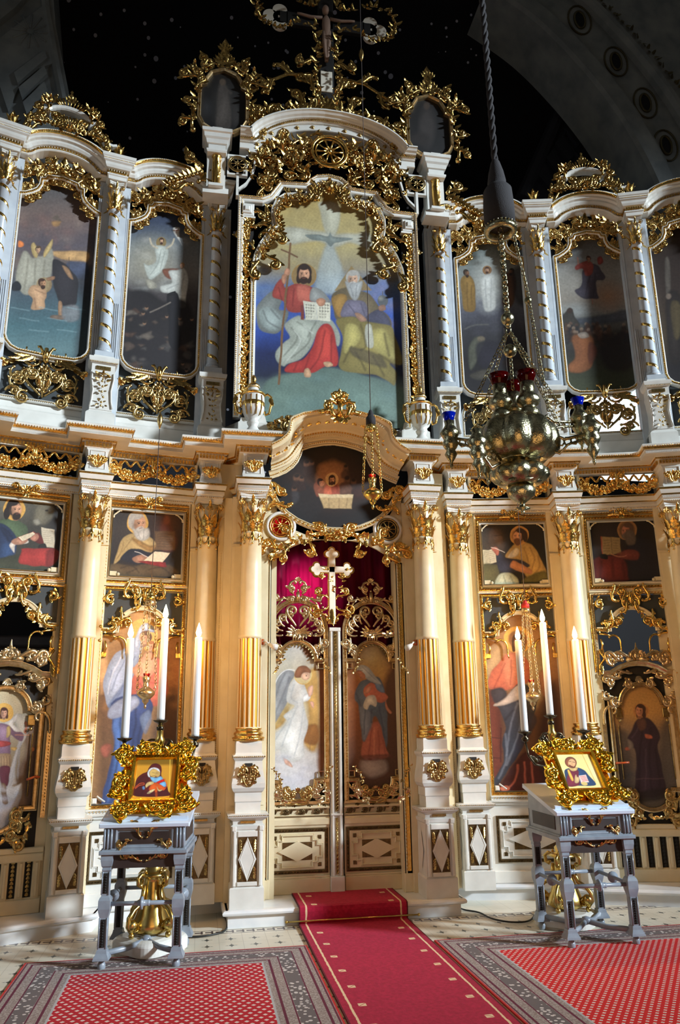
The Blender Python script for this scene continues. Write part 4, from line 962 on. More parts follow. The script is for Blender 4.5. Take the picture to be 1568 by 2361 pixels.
def mother(c):
 c.view(0, 1100).rough(5, 50, 5).fill((150, 112, 66)).glow(900, 900, 380, 330, (214, 160, 88), .9).glow(1120, 1250, 120, 300, (176, 108, 44), .9)
 c.poly([(640, 1750), (640, 1400), (760, 1500), (760, 2300), (640, 2300)], (104, 74, 50), 60, .8); c.poly([(1000, 1600), (1150, 1400), (1150, 2300), (960, 2300)], (70, 42, 34), 60, .9)
 c.poly([(640, 1200), (700, 1090), (690, 1300), (650, 1400)], (226, 176, 116), 26, .7); c.clouds(24, (640, 1000, 1150, 1500), [(190, 136, 70), (226, 178, 106), (120, 82, 48)], (30, 80), .35, 2)
 c.ell(925, 1005, 92, 88, (236, 186, 84), soft=.06); c.ell(975, 1080, 52, 50, (228, 176, 78), soft=.08)
 c.poly([(790, 1240), (880, 1180), (1010, 1160), (1070, 1240), (1080, 1400), (1000, 1480), (860, 1420)], (210, 104, 76), 12)
 c.poly([(890, 1010), (930, 945), (990, 960), (1000, 1000), (955, 1000), (930, 1060), (900, 1180), (840, 1330), (770, 1480), (700, 1480), (665, 1350), (690, 1240), (740, 1150), (830, 1090)], (164, 180, 206), 8)
 c.poly([(700, 1480), (780, 1350), (850, 1330), (830, 1440), (760, 1480)], (110, 132, 172), 14, .8); c.folds([[(850, 1110), (780, 1230), (720, 1380)], [(870, 1160), (800, 1330), (740, 1460)], [(720, 1250), (700, 1400)]], (104, 122, 160), 9, .6, 9); c.folds([[(800, 1130), (730, 1260), (695, 1400)]], (210, 218, 232), 9, .7, 9)
 c.poly([(720, 1460), (900, 1400), (990, 1480), (930, 1640), (880, 1860), (800, 2080), (720, 2190), (640, 2210), (650, 2100), (700, 1900), (740, 1700)], (56, 82, 138), 10)
 c.poly([(730, 1560), (800, 1500), (830, 1640), (800, 1860), (720, 2060), (690, 2080), (740, 1800)], (84, 128, 196), 20, .85); c.folds([[(880, 1500), (860, 1700), (800, 1900), (740, 2100)], [(930, 1520), (890, 1720), (850, 1880)], [(780, 1560), (770, 1800), (700, 2040)]], (34, 46, 84), 14, .6, 12)
 c.poly([(690, 1540), (740, 1460), (860, 1410), (900, 1460), (840, 1520), (740, 1560)], (158, 168, 192), 12)
 c.poly([(900, 1560), (960, 1500), (980, 1560), (940, 1660)], (120, 140, 170), 12, .7)
 c.poly([(640, 2240), (700, 2210), (730, 2220), (700, 2250)], (200, 88, 80), 8); c.poly([(650, 1750), (690, 1720), (720, 1740), (700, 1800), (660, 1800)], (170, 90, 70), 16, .8)
 c.poly([(640, 2300), (700, 2230), (1150, 2200), (1150, 2400), (640, 2400)], (58, 48, 46), 16)
 c.head(932, 1040, 40, -1, (222, 164, 124), (120, 84, 60), tilt=-12); c.poly([(885, 1010), (915, 955), (960, 950), (985, 990), (950, 985), (905, 1015), (890, 1090), (870, 1090)], (196, 208, 226), 6)
 c.poly([(920, 1170), (960, 1120), (1000, 1150), (1010, 1240), (960, 1290), (890, 1280), (870, 1230)], (236, 172, 130), 8); c.head(975, 1095, 28, -.4, (232, 170, 128), (176, 112, 62))
 c.poly([(850, 1240), (900, 1220), (920, 1260), (880, 1290)], (222, 160, 118), 6); c.folds([[(920, 1300), (1000, 1330), (1050, 1300)], [(900, 1330), (960, 1400)]], (160, 66, 52), 10, .6, 10)
def christ(c):
 c.view(1008, 1300).rough(5, 50, 6).fill((112, 74, 44)).glow(530, 560, 340, 360, (222, 166, 94), .9).glow(620, 700, 120, 300, (190, 160, 112), .8)
 c.poly([(330, 780), (400, 820), (420, 1400), (330, 1500)], (120, 52, 30), 30, .9); c.poly([(680, 900), (780, 800), (800, 1500), (640, 1500)], (60, 22, 24), 50, .95)
 c.poly([(310, 580), (420, 520), (400, 720), (330, 800)], (204, 176, 130), 30, .7); c.poly([(560, 560), (660, 540), (690, 800), (620, 960), (570, 900)], (176, 160, 118), 26, .8)
 c.ell(522, 487, 92, 86, (244, 190, 72), soft=.06); c.ell(522, 490, 62, 60, (170, 116, 62), soft=.2)
 c.head(524, 510, 44, 0, (206, 140, 92), (96, 58, 34), (110, 64, 38), None, True)
 c.poly([(400, 640), (440, 590), (500, 570), (560, 600), (600, 660), (590, 760), (500, 800), (440, 820), (360, 810), (325, 780), (350, 700)], (224, 116, 78), 9)
 c.poly([(430, 600), (500, 580), (520, 700), (480, 800), (430, 740)], (240, 150, 108), 24, .7); c.folds([[(440, 640), (400, 740), (370, 800)], [(480, 620), (470, 780)], [(540, 640), (560, 740)]], (168, 66, 46), 9, .6, 9)
 c.poly([(520, 770), (600, 800), (640, 900), (600, 1050), (540, 1200), (480, 1300), (400, 1420), (350, 1420), (430, 1280), (420, 1150), (440, 1050), (400, 940), (370, 910), (440, 880)], (66, 70, 84), 10)
 c.poly([(440, 860), (520, 780), (560, 800), (560, 860), (470, 900), (380, 920), (370, 905)], (206, 190, 176), 9); c.poly([(350, 820), (420, 800), (450, 850), (380, 900)], (64, 62, 74), 14)
 c.folds([[(520, 900), (470, 1060), (450, 1240)], [(560, 920), (520, 1120), (450, 1300)], [(440, 1100), (450, 1260), (400, 1380)]], (130, 136, 150), 12, .6, 12); c.folds([[(600, 900), (560, 1080), (500, 1260)], [(500, 940), (440, 1000)]], (36, 36, 50), 14, .6, 12)
 c.poly([(570, 1000), (620, 960), (640, 1020), (540, 1200), (470, 1300)], (48, 50, 74), 14, .8)
 c.poly([(400, 1460), (500, 1280), (600, 1200), (660, 1300), (660, 1500), (420, 1490)], (86, 30, 30), 16); c.folds([[(520, 1300), (500, 1400), (440, 1460)], [(560, 1280), (570, 1420)], [(610, 1280), (620, 1440)]], (204, 108, 80), 12, .75, 11)
 c.poly([(390, 1450), (450, 1430), (470, 1455), (420, 1470)], (216, 120, 84), 6)
 c.poly([(650, 720), (690, 680), (720, 760), (700, 860), (660, 800)], (170, 110, 74), 14, .8)
 c.poly([(330, 1490), (700, 1480), (700, 1560), (330, 1560)], (60, 26, 28), 14)
 for q in (0, 1): c.line([(345, 1120+q*130), (410, 1125+q*130)], 8, (80, 30, 20), .7, 6, False); c.line([(410, 1060), (410, 1280)], 8, (80, 30, 20), .6, 6, False)
big_icon(L1, -.01, 'tall icon of the mother with child in a pale blue veil behind the left candles', mother)
big_icon(R1, .03, 'tall icon of the standing haloed man in a salmon tunic behind the right candles', christ)
def dado(fr, cx, label, hw=.46):
 t = thing('dado_panel', label, 'wall panel', fr, cx, .17, .15); w = MB(); x0, x1 = cx-hw, cx+hw
 w.box(x0, x1, .175, .22, .15, .95); w.bbox(x0, x1, .15, .2, .15, .27, .008)
 w.sweep([(x0, .175, .90), (x1, .175, .90)], [(0, 0), (0, .01), (.01, .02), (.03, .022), (.035, .04), (.05, .045), (.052, 0)])
 dm = MB(); panel_relief(w, dm, cx-hw+.06, cx+hw-.06, .345, .80, .172)
 part('panelling', w, M['white'], t); part('dark_moulding', dm, M['relief'], t); return t
def panel_relief(w, g, x0, x1, z0, z1, y, board=True):
 """stepped frame with a lozenge in the middle, little dark squares in the corners"""
 cx, cz = (x0+x1)/2, (z0+z1)/2; W, H = x1-x0, z1-z0
 gband(g, rect(x0+.03, x1-.03, z0+.03, z1-.03, y), .028, True); gtwist(g, rect(x0+.03, x1-.03, z0+.03, z1-.03, y-.004), .026, .03, True)
 w.bbox(x0+.032, x1-.032, y-.008, y+.01, z0+.032, z1-.032, .006)
 a, b = W*.5-.075, H*.5-.07; s = .045
 P = [(-a, -b+2*s), (-a, b-2*s), (-a+s, b-2*s), (-a+s, b-s), (-a+2*s, b-s), (-a+2*s, b), (a-2*s, b), (a-2*s, b-s), (a-s, b-s), (a-s, b-2*s), (a, b-2*s), (a, -b+2*s), (a-s, -b+2*s), (a-s, -b+s), (a-2*s, -b+s), (a-2*s, -b), (-a+2*s, -b), (-a+2*s, -b+s), (-a+s, -b+s), (-a+s, -b+2*s)]
 w.sweep([(cx+p, y-.008, cz+q) for p, q in P], [(0, 0), (.001, .012), (.008, .016), (.014, .004), (.02, .008), (.024, 0)], closed=True)
 la, lb = a-.05, b-.055
 g.box(cx-la*.8, cx+la*.8, y-.012, y, cz-lb, cz+lb)
 w.prism([(cx-la-.01, cz), (cx, cz-lb-.01), (cx+la+.01, cz), (cx, cz+lb+.01)], y-.022, y)
 for sx in (-1, 1):
  for sz in (-1, 1): g.bbox(cx+sx*(a-.012)-.018, cx+sx*(a-.012)+.018, y-.016, y, cz+sz*(b-.012)-.018, cz+sz*(b-.012)+.018, .004)
dado(L1, -.01, 'low white panel with stepped relief below the mother and child icon')
dado(R1, .03, 'low white panel with stepped relief below the salmon-robed figure')
# doorway of the royal doors
CX = -.05
def strip_twist(mb, x, z0, z1, y, r=.012):
 mb.tube([(x, y, z0), (x, y, z1)], r, 8)
 for i in range(int((z1-z0)/.035)):
  z = z0+i*.035; mb.tube([(x-r*.9, y-r*.8, z), (x, y-r*1.35, z+.012), (x+r*.9, y-r*.8, z+.026)], .0045, 4)
t = thing('doorway_frame', 'tall white and gold carved frame around the royal doors', 'door frame', W0, CX, .2, .15)
w = MB(); g = MB()
for s in (-1, 1):
 X = CX+s*.72; w.box(min(X-.045, X+.045), max(X-.045, X+.045), .2, .42, .15, 3.48)
 w.bbox(X-.055, X+.055, .185, .25, .15, .32, .006)
 w.sweep([(X-s*.03, .2, .32), (X-s*.03, .2, 3.44)], [(-.006, 0), (-.006, .014), (0, .018), (.006, .014), (.006, 0)])
 w.sweep([(X+s*.035, .2, .32), (X+s*.035, .2, 3.44)], [(-.006, 0), (-.006, .02), (0, .024), (.006, .02), (.006, 0)])
 gtwist(g, [(X-.014, .195, .34), (X-.014, .195, 3.42)], .028, .034); g.box(X-.018, X+.018, .196, .2, .34, 3.42)
part('jamb', w, M['ivory'], t); part('carved_strip', g, M['gold'], t)
t = thing('doorway_canopy', 'gilt festoon with two round rosettes across the top of the doorway', 'ornament', W0, CX, .15, 3.45)
k = MB(); lo = [(.0, 3.66), (.2, 3.675), (.32, 3.72), (.42, 3.76), (.52, 3.84), (.60, 3.93), (.68, 4.06), (.72, 4.2)]
out = [(.72, 3.62), (.64, 3.56)]
low = [(-.0, 3.655), (.2, 3.64), (.32, 3.62), (.45, 3.56), (.56, 3.50), (.66, 3.46), (.735, 3.42)]
band = [(CX+x, z-.005) for x, z in lo]+[(CX+.76, 4.2), (CX+.76, 3.42)]+[(CX+x, z+.02) for x, z in reversed(low)]
k.prism(band, .17, .2); k.mirror(CX); part('panel', k, M['ivory'], t)
d = MB()
for s in (-1, 1):
 c = (CX+s*.585, 3.79); d.tube(arc(c[0], c[1], .145, 0, 360, 32, y=.14)[:-1], .02, 8, closed=True)
part('white_ring', d, M['white'], t)
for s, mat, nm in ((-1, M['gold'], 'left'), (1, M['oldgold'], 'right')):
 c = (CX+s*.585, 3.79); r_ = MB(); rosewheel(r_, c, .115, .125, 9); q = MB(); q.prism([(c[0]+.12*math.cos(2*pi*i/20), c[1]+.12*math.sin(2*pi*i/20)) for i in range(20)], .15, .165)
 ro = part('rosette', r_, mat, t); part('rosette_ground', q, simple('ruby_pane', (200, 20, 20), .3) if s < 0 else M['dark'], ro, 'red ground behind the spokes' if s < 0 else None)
g = MB(); yy = .135
cluster(g, walk([(CX+x, yy, z+.03) for x, z in low[:-1]], .04), .075, 4)
for st in ((CX+.05, 3.68, -20, .25, 6, -8), (CX+.26, 3.66, -40, .22, -5, 8), (CX+.42, 3.62, -30, .26, 7, -7), (CX+.58, 3.55, -60, .22, 7, -7), (CX+.70, 3.62, 250, .2, 6, -8), (CX+.70, 3.46, 250, .2, -6, 8),
   (CX+.66, 4.05, 100, .3, -4, 7), (CX+.71, 3.98, 70, .3, 7, -5), (CX+.70, 4.26, 120, .22, 8, -6)): scroll(g, st, .014, yy, .055, .015, seed=2)
for x, z in ((.1, 3.66), (.33, 3.62), (.55, 3.50), (.69, 3.45)):
 g.leaf((CX+x, yy-.01, z+.03), (.1, -.15, -1), (0, -1, 0), .09, .03, .5, 3)
g.mirror(CX)
g.leaf((CX, yy-.02, 3.72), (0, -.2, -1), (0, -1, 0), .11, .05, .6, 3)
for q in (-.09, -.05, 0, .05, .09): g.tube([(CX+q, yy-.02, 3.66), (CX+q, yy-.035, 3.70), (CX+q, yy-.02, 3.745)], .014, 6)
part('gilt_foliage', g, M['gold'], t)
k = MB(); k.box(CX-.76, CX-.66, .16, .26, 3.41, 3.5); k.box(CX+.66, CX+.76, .16, .26, 3.41, 3.5)
hT = [(.70, 4.315), (.62, 4.345), (.53, 4.39), (.45, 4.455), (.40, 4.52), (.365, 4.60), (.345, 4.665), (.25, 4.70), (.12, 4.73), (0, 4.742)]
hB = [(0, 3.795), (.14, 3.80), (.27, 3.83), (.40, 3.885), (.51, 3.96), (.60, 4.06), (.66, 4.17), (.70, 4.30)]
sup = [(CX-x, z) for x, z in hT]+[(CX+x, z) for x, z in hT[::-1][1:]]+[(CX+x, z) for x, z in hB[::-1][1:]]+[(CX-x, z) for x, z in hB[1:-1]]
t = thing('supper_icon', 'dark lobed picture of a candlelit supper table above the doorway', 'icon', W0, CX, .15, 3.8)
cv = Cv(W0, .16, [(CX+(x-CX)*1.03, z) for x, z in sup], .0045)
def supper(c):
 c.view(500, 900).rough(5, 50, 8).fill((26, 22, 24)).glow(740, 600, 330, 220, (92, 62, 44), .8).glow(745, 560, 120, 130, (216, 150, 84), .9)
 c.poly([(665, 480), (820, 480), (820, 620), (665, 640)], (186, 128, 78), 26, .6); c.poly([(380, 700), (500, 580), (640, 640), (690, 770), (560, 860), (420, 800)], (40, 40, 44), 40, .8)
 for x, y, q in ((580, 470, 20), (612, 470, 17), (515, 565, 22), (548, 575, 17), (838, 580, 20), (885, 590, 18), (830, 500, 16), (500, 640, 16)):
  c.ell(x, y, q, q*1.15, (112, 78, 56), soft=.6); c.ell(x, y-q*.7, q*.8, q*.6, (44, 34, 30), soft=.6); c.poly([(x-q*1.6, y+q*4), (x-q, y+q*1.1), (x+q, y+q*1.1), (x+q*1.6, y+q*4)], (62, 44, 40), 12, .7)
 c.poly([(625, 610), (670, 590), (695, 640), (680, 680), (640, 680)], (150, 84, 54), 10); c.head(675, 600, 22, 1, (200, 130, 84), (60, 34, 24))
 c.poly([(700, 610), (745, 595), (790, 615), (805, 680), (695, 682)], (208, 106, 64), 9); c.poly([(740, 600), (780, 620), (790, 680), (745, 680)], (150, 66, 48), 10, .7)
 c.head(743, 578, 24, 0, (214, 150, 100), (70, 44, 30), (84, 52, 34), (226, 178, 108), True, halo_r=1.8)
 c.poly([(800, 600), (850, 600), (880, 660), (800, 680)], (110, 76, 58), 12); c.poly([(870, 640), (960, 620), (980, 700), (900, 700)], (66, 40, 34), 18)
 c.poly([(660, 672), (880, 676), (868, 765), (694, 762)], (190, 164, 112), 8, smooth=False); c.poly([(655, 668), (885, 672), (878, 695), (668, 692)], (216, 196, 150), 6, smooth=False); c.folds([[(720, 700), (726, 760)], [(790, 700), (790, 760)], [(840, 700), (836, 760)]], (140, 116, 76), 6, .6, 6)
 c.poly([(480, 660), (520, 650), (530, 700), (495, 740)], (70, 72, 78), 16, .7)
supper(cv); cv.grain(.06, 2); cv.build('painting', t)
def mirrored(h, k=1.0, dx=0): return [(CX-(x+dx*(x > .01)), z) for x, z in h]+[(CX+(x+dx*(x > .01)), z) for x, z in h[::-1][1:]]
w = MB(); up = mirrored(hT)
w.sweep([(x, .15, z) for x, z in up], [(0, .0), (0, .015), (.01, .02), (.02, .012), (.045, .03), (.05, .035), (.055, .03), (.07, .05), (.075, .05), (.08, .06)])
dnp = [(CX+x, .15, z) for x, z in hB[::-1]]+[(CX-x, .15, z) for x, z in hB[1:]]
w.sweep(dnp, [(0, 0), (0, .02), (.008, .03), (.016, .02), (.04, .024), (.048, .034), (.056, .024), (.06, 0)])
part('frame', w, M['ivory'], t)
g = MB(); g.beads([(x, .11, z+.034) for x, z in mirrored(hT)], .010, .024)
gp = walk([(CX+x*1.045, .12, z-.03) for x, z in hB[::-1]]+[(CX-x*1.045, .12, z-.03) for x, z in hB[1:]], .05)
for a, b in zip(gp, gp[1:]): 
 T = (b-a).normalized(); g.tube([a+T*.006, a.lerp(b, .5)+V((0, -.006, 0)), b-T*.006], lambda q: .006+.007*math.sin(pi*q), 6)
part('gilt_moulding', g, M['gold'], t)
hO = [(.735, 4.535), (.70, 4.555), (.64, 4.59), (.575, 4.655), (.55, 4.70), (.545, 4.78), (.535, 4.835), (.40, 4.90), (.2, 4.945), (0, 4.955)]
hI = hT
t = thing('arched_cornice', 'bulging arched cornice rising over the supper picture', 'cornice', W0, CX, .0, 4.5)
n = 61
A = resamp([(x, .09, z+.07) for x, z in mirrored(hT)], n); B = resamp([(x, -.38, z) for x, z in mirrored(hO)], n)
def lerpl(tm, dy, dz=0, shift=0.0): return [A[i].lerp(B[i], tm)*1.0+V((0, 0, dz)) for i in range(n)] if dy is None else [V((A[i].lerp(B[i], tm).x, dy, A[i].lerp(B[i], tm).z+dz)) for i in range(n)]
w = MB(); w.loft([lerpl(0, .09), lerpl(.0, .06), lerpl(.12, .055), lerpl(.15, .03), lerpl(.28, .025), lerpl(.30, .0), lerpl(.40, -.02), lerpl(.44, -.15), lerpl(.60, -.17), lerpl(.66, -.30)], False)
w.loft([lerpl(.66, -.30), lerpl(.68, -.33), lerpl(.82, -.335), lerpl(.85, -.345), lerpl(.90, -.36), lerpl(1.0, -.38), lerpl(1.04, -.37), [p+V((0, .45, 0)) for p in lerpl(1.04, -.37)]], False)
part('arch_moulding', w, M['ivory'], t)
g = MB(); g.studs(lerpl(.22, .02), .034, .030, .03, .02, gap=.4); part('dentil_row', g, M['gold'], t)
g = MB(); g.beads(lerpl(.14, .045), .008, .02); g.beads(lerpl(.93, -.374), .012, .026)
for i, p in enumerate(walk(lerpl(.52, -.165), .05)): g.leaf(p, (.6 if i % 2 else -.6, -.5, .2), (0, -1, -.5), .06, .016, .5, 2)
part('gilt_beading', g, M['gold'], t)
w = MB(); 
t = thing('arch_crest', 'gilt acanthus crest sitting on the arched cornice over the doorway', 'ornament', W0, CX-.03, -.40, 4.86)
g = MB(); yc = -.42; h = MB(); cx = CX-.03
h.tube([(cx+.06, yc, 5.02), (cx+.1, yc-.01, 4.99), (cx+.105, yc-.02, 4.93), (cx+.08, yc-.02, 4.87), (cx+.05, yc-.01, 4.84)], .022, 8)
h.tube([(cx+.09, yc, 4.90), (cx+.15, yc-.01, 4.905), (cx+.20, yc, 4.895)], .028, 8); h.ball((cx+.21, yc, 4.893), .022); h.ball((cx+.13, yc-.005, 4.905), .036, 8, 5, sx=.6)
for st in ((cx+.03, 4.98, 60, .2, -3, -8), (cx+.05, 5.02, 80, .14, 6, -7)): scroll(h, st, .014, yc-.01, .05, .01)
for a in (20, 50, 75): h.leaf((cx+.02, yc-.01, 5.0), (math.cos(math.radians(a)), -.1, math.sin(math.radians(a))), (0, -1, 0), .12, .035, .7, 3)
for a in (-30, -60): h.leaf((cx+.02, yc-.01, 4.86), (math.cos(math.radians(a)), -.1, math.sin(math.radians(a))), (0, -1, 0), .13, .035, .7, 3)
h.mirror(cx); g.merge(h); g.ball((cx, yc-.02, 5.04), .035, 8, 6); g.ball((cx, yc-.01, 5.11), .026, 8, 6); g.leaf((cx, yc, 5.08), (0, 0, 1), (0, -1, 0), .1, .03, .2, 2)
g.tube([(cx, yc-.01, 5.02), (cx, yc-.035, 4.94), (cx, yc-.02, 4.84)], .03, 8); g.leaf((cx, yc-.02, 4.86), (0, -.1, -1), (0, -1, 0), .12, .05, .6, 3)
part('crest_body', g, M['gold'], t)
# curtain behind the doors
t_ = NT('crimson_curtain'); t_.b.inputs['Base Color'].default_value = L3c((112, 8, 48)); t_.set(Roughness=.9)
tr = t_.n('ShaderNodeBsdfTranslucent'); tr.inputs['Color'].default_value = L3c((214, 24, 100)); mx = t_.n('ShaderNodeMixShader'); mx.inputs[0].default_value = .45
t_.l(t_.b.outputs[0], mx.inputs[1]); t_.l(tr.outputs[0], mx.inputs[2]); t_.l(mx.outputs[0], t_.t.nodes['Material Output'].inputs['Surface'])
mb = MB(); rows = []
for z in (2.2, 2.7, 3.2, 3.75):
 rows.append([(CX-.85+1.7*i/90, .62+.03*math.sin(i*.7)+.018*math.sin(i*1.7+z), z) for i in range(91)])
mb.loft(rows, True); single('curtain', mb, t_.m, 'crimson curtain hanging behind the royal doors', 'curtain', W0, (CX, .62, 2.2))
# royal doors
def royal_door(cx, label, paint, sd):
 y = .38; hw = .325; t = thing('royal_door', label, 'door', W0, cx, y, .15); yf = y-.02
 w = MB(); g = MB(); sg = MB(); dk = MB()
 w.box(cx-hw, cx+hw, y, y+.04, .15, .99); w.bbox(cx-hw, cx+hw, y-.03, y+.02, .15, .29, .006); w.bbox(cx-hw, cx+hw, y-.02, y+.02, .29, .31, .004)
 w.sweep([(cx-hw, y, .75), (cx+hw, y, .75)], [(0, 0), (.0, .012), (.02, .016), (.03, .03), (.08, .032), (.09, .022), (.10, .022)])
 w.sweep([(cx-hw, y, .855), (cx+hw, y, .855)], [(0, 0), (0, .012), (.012, .03), (.02, .02)]); w.sweep([(cx-hw, y, .925), (cx+hw, y, .925)], [(0, 0), (0, .02), (.01, .034), (.02, .034), (.03, .02), (.04, .0)])
 panel_relief(w, g, cx-hw+.015, cx+hw-.015, .33, .745, y-.004)
 for i in range(8):
  x = cx-hw+.05+i*.078; scroll(g, (x-.03, .885, 40 if i % 2 else -40, .10, 3, 8 if i % 2 == 0 else -8), .007, y-.014, .022, .004)
 g.box(cx-hw, cx+hw, y-.003, y, .875, .925) if 0 else None
 part('lower_panel', w, M['ivory'], t); part('panel_ornament', g, M['relief'], t)
 z1 = 2.70; a = arc(cx, z1, hw-.02, 180, 0, 24, rz=.33, y=yf)
 f = MB(); path = [(cx-hw+.02, yf, .99)]+a+[(cx+hw-.02, yf, .99)]
 f.sweep(path, [(-.03, -.02), (-.03, .012), (-.02, .02), (-.014, .01), (.008, .01), (.012, .022), (.02, .022), (.02, -.02)]); f.box(cx-hw, cx+hw, yf-.01, yf+.02, .975, 1.0)
 part('leaf_frame', f, M['silvergold'], t)
 gt = MB(); gtwist(gt, path, -.02, .028); part('carved_band', gt, M['gold'], t)
 R = .195; zs = 2.40; zb = 1.195; rb = .185
 hi = [(cx-R, z) for z in (zs,)]
 top = [(cx-hw+.05, yf, zs)]+arc(cx, zs, R, 180, 0, 20, y=yf)+[(cx+hw-.05, yf, zs)]
 bot = [(cx+hw-.05, yf, zb)]+[(cx+rb, yf, zb)]+arc(cx, zb-.005, rb, 0, -180, 20, y=yf)+[(cx-hw+.05, yf, zb)]
 m = MB(); pr = [(-.022, 0), (-.022, .012), (-.014, .02), (-.006, .01), (.006, .012), (.012, .024), (.02, .02), (.022, 0)]
 m.sweep(top, pr); m.sweep(bot, pr); m.studs([(p[0], p[1]-.012, p[2]) for p in top[1:-1]], .011, .01, .014, .003); m.studs([(p[0], p[1]-.012, p[2]) for p in bot[1:-1]], .011, .01, .014, .003)
 for s in (-1, 1):
  for z in (zs-.06, zb+.06): m.sweep([(cx+s*.245-.024, yf, z-.024), (cx+s*.245-.024, yf, z+.024), (cx+s*.245+.024, yf, z+.024), (cx+s*.245+.024, yf, z-.024)], [(0, 0), (0, .012), (.008, .014), (.01, 0)], closed=True)
  for z in (zs+.0, zb): m.box(cx+s*.3-.025, cx+s*.3+.025, yf-.02, yf+.01, z-.018, z+.018)
 part('picture_frame', m, M['silvergold'], t)
 o = MB()
 for i in range(13):
  aa = math.radians(168-i*13); o.leaf((cx+(R-.01)*math.cos(aa), yf-.004, zs+(R-.01)*math.sin(aa)), (-math.cos(aa)+.5*math.sin(aa), -.2, -math.sin(aa)-.5*math.cos(aa)), (0, -1, 0), .05, .018, .6, 2)
 for s in (-1, 1):
  cluster(o, walk([(cx+s*R, yf, zs-.01), (cx+s*.24, yf, zs-.09), (cx+s*.285, yf, zs-.15)], .02), .03, 2); cluster(o, walk([(cx+s*R, yf, zb+.0), (cx+s*.24, yf, zb+.09), (cx+s*.285, yf, zb+.14)], .02), .03, 5)
 o.tube([(cx+.06*math.cos(q), yf-.012, zb-.145+.045*math.sin(q)) for q in [2*pi*i/18 for i in range(18)]], .012, 6, closed=True); fan(o, (cx, zb-.10), 60, 120, 3, .05, .018, yf-.012)
 hh = MB()
 for st in ((cx+.06, zb-.13, -10, .14, 2, 8), (cx+.05, zb-.17, -40, .12, 2, 9), (cx+.02, zb-.11, 60, .1, -4, -8)): scroll(hh, st, .009, yf-.012, .03)
 hh.tube([(cx, yf-.02, .975), (cx+.05, yf-.02, .975), (cx+.11, yf-.02, .985), (cx+.10, yf-.02, 1.01), (cx+.06, yf-.02, 1.025), (cx+.03, yf-.02, 1.02)], .009, 6); hh.mirror(cx); o.merge(hh)
 part('inner_foliage', o, M['oldgold'], t)
 q = MB(); h = MB()
 for i, ang in enumerate((-10, 12, 34, 56)):
  aa = math.radians(ang); c0 = (cx+.05, 2.66)
  h.leaf((cx+.02, yf-.01, 2.67), (math.cos(aa), -.2, math.sin(aa)), (0, -1, 0), .13, .026, .3, 3)
  e = (cx+.03+.13*math.cos(aa), 2.68+.12*math.sin(aa)); scroll(h, (e[0], e[1], ang-15, .2, 2, 11), .010, yf-.006, .0, .006)
 scroll(h, (cx+.02, 2.75, 68, .28, -1.5, 10), .011, yf-.008, 0, .008); scroll(h, (cx+.19, 2.56, -60, .22, 3, 9), .010, yf-.006, .04); scroll(h, (cx+.24, 2.64, 250, .18, 2, -9), .009, yf-.006, .035)
 scroll(h, (cx+.26, 2.46, 100, .12, 3, 9), .009, yf-.006, .0); h.leaf((cx+.25, yf-.006, 2.58), (.1, -.2, -1), (0, -1, 0), .12, .03, .5, 3)
 cluster(h, [(cx+.04+.03*i, yf-.012, 2.62+.004*i) for i in range(4)], .05, sd); h.mirror(cx); q.merge(h)
 for k2 in range(5): q.tube([(cx-.05+.025*k2, yf-.02, 2.60), (cx-.05+.025*k2, yf-.035, 2.635), (cx-.05+.025*k2, yf-.02, 2.665)], .01, 6)
 fan(q, (cx, 2.66), 50, 130, 5, .08, .02, yf-.015)
 part('openwork', q, M['silvergold'], t)
 q = MB(); h = MB(); zc = 3.02
 h.tube(euler(cx+.02, zc+.035, 25, .27, -2/.27, -1/.27, 16, yf), lambda u: .016*(1-.5*u), 6); h.ball((cx+.27, yf, zc-.06), .015); h.ball((cx+.25, yf, zc-.02), .012)
 h.tube([(cx+.045, yf, zc+.08), (cx+.08, yf, zc+.11), (cx+.095, yf, zc+.16), (cx+.075, yf, zc+.205), (cx+.035, yf, zc+.225), (cx+.02, yf, zc+.205), (cx+.035, yf, zc+.19)], .014, 7)
 for st in ((cx+.03, zc+.03, 70, .12, -4, -7), (cx+.09, zc+.12, 60, .07, 3, 8), (cx+.12, zc+.02, 40, .16, -4, 6)): scroll(h, st, .009, yf-.006, .03)
 h.leaf((cx+.10, yf, zc+.15), (1, 0, .4), (0, -1, 0), .05, .02, .5, 2); h.mirror(cx); q.merge(h); fan(q, (cx, zc+.22), 40, 140, 5, .055, .015, yf-.006); q.tube([(cx, yf-.012, zc+.0), (cx, yf-.02, zc+.05), (cx, yf-.01, zc+.10)], .02, 7); q.ball((cx, yf-.01, zc+.12), .013)
 part('crest', q, M['silvergold'], t)
 sh = [(cx-hw+.05, zb), (cx-rb-.0, zb)]+[(p[0], p[2]) for p in arc(cx, zb, rb, 180, 360, 16)]+[(cx+hw-.05, zb), (cx+hw-.05, zs)]+[(p[0], p[2]) for p in arc(cx, zs, R, 0, 180, 16)]+[(cx-hw+.05, zs)]
 cv = Cv(W0, y-.006, sh, .0042); paint(cv); cv.grain(.04, sd); cv.build('painting', t)
 b = MB(); b.box(cx-hw+.03, cx+hw-.03, y+.01, y+.015, 1.0, zb); part('spandrel_ground', b, M['dark'], t)
 q = MB()
 for s in (1,):
  for st in ((cx+.28, 1.17, -95, .16, -2, -8), (cx+.20, 1.06, 60, .14, 4, 9), (cx+.28, 1.04, 150, .16, 3, -8)): scroll(q, st, .010, yf, .04, seed=sd)
  cluster(q, [(cx+.25, yf, 1.05+.03*i) for i in range(4)]+[(cx+.21-.03*i, yf, 1.03) for i in range(3)], .05, 8)
 q.mirror(cx); part('spandrel_foliage', q, M['silvergold'], t)
 return t
M['silvergold'] = simple('worn_gilding', (196, 164, 112), .3, .92, c2=(222, 200, 160), sc=26, bump=.3, bsc=90)
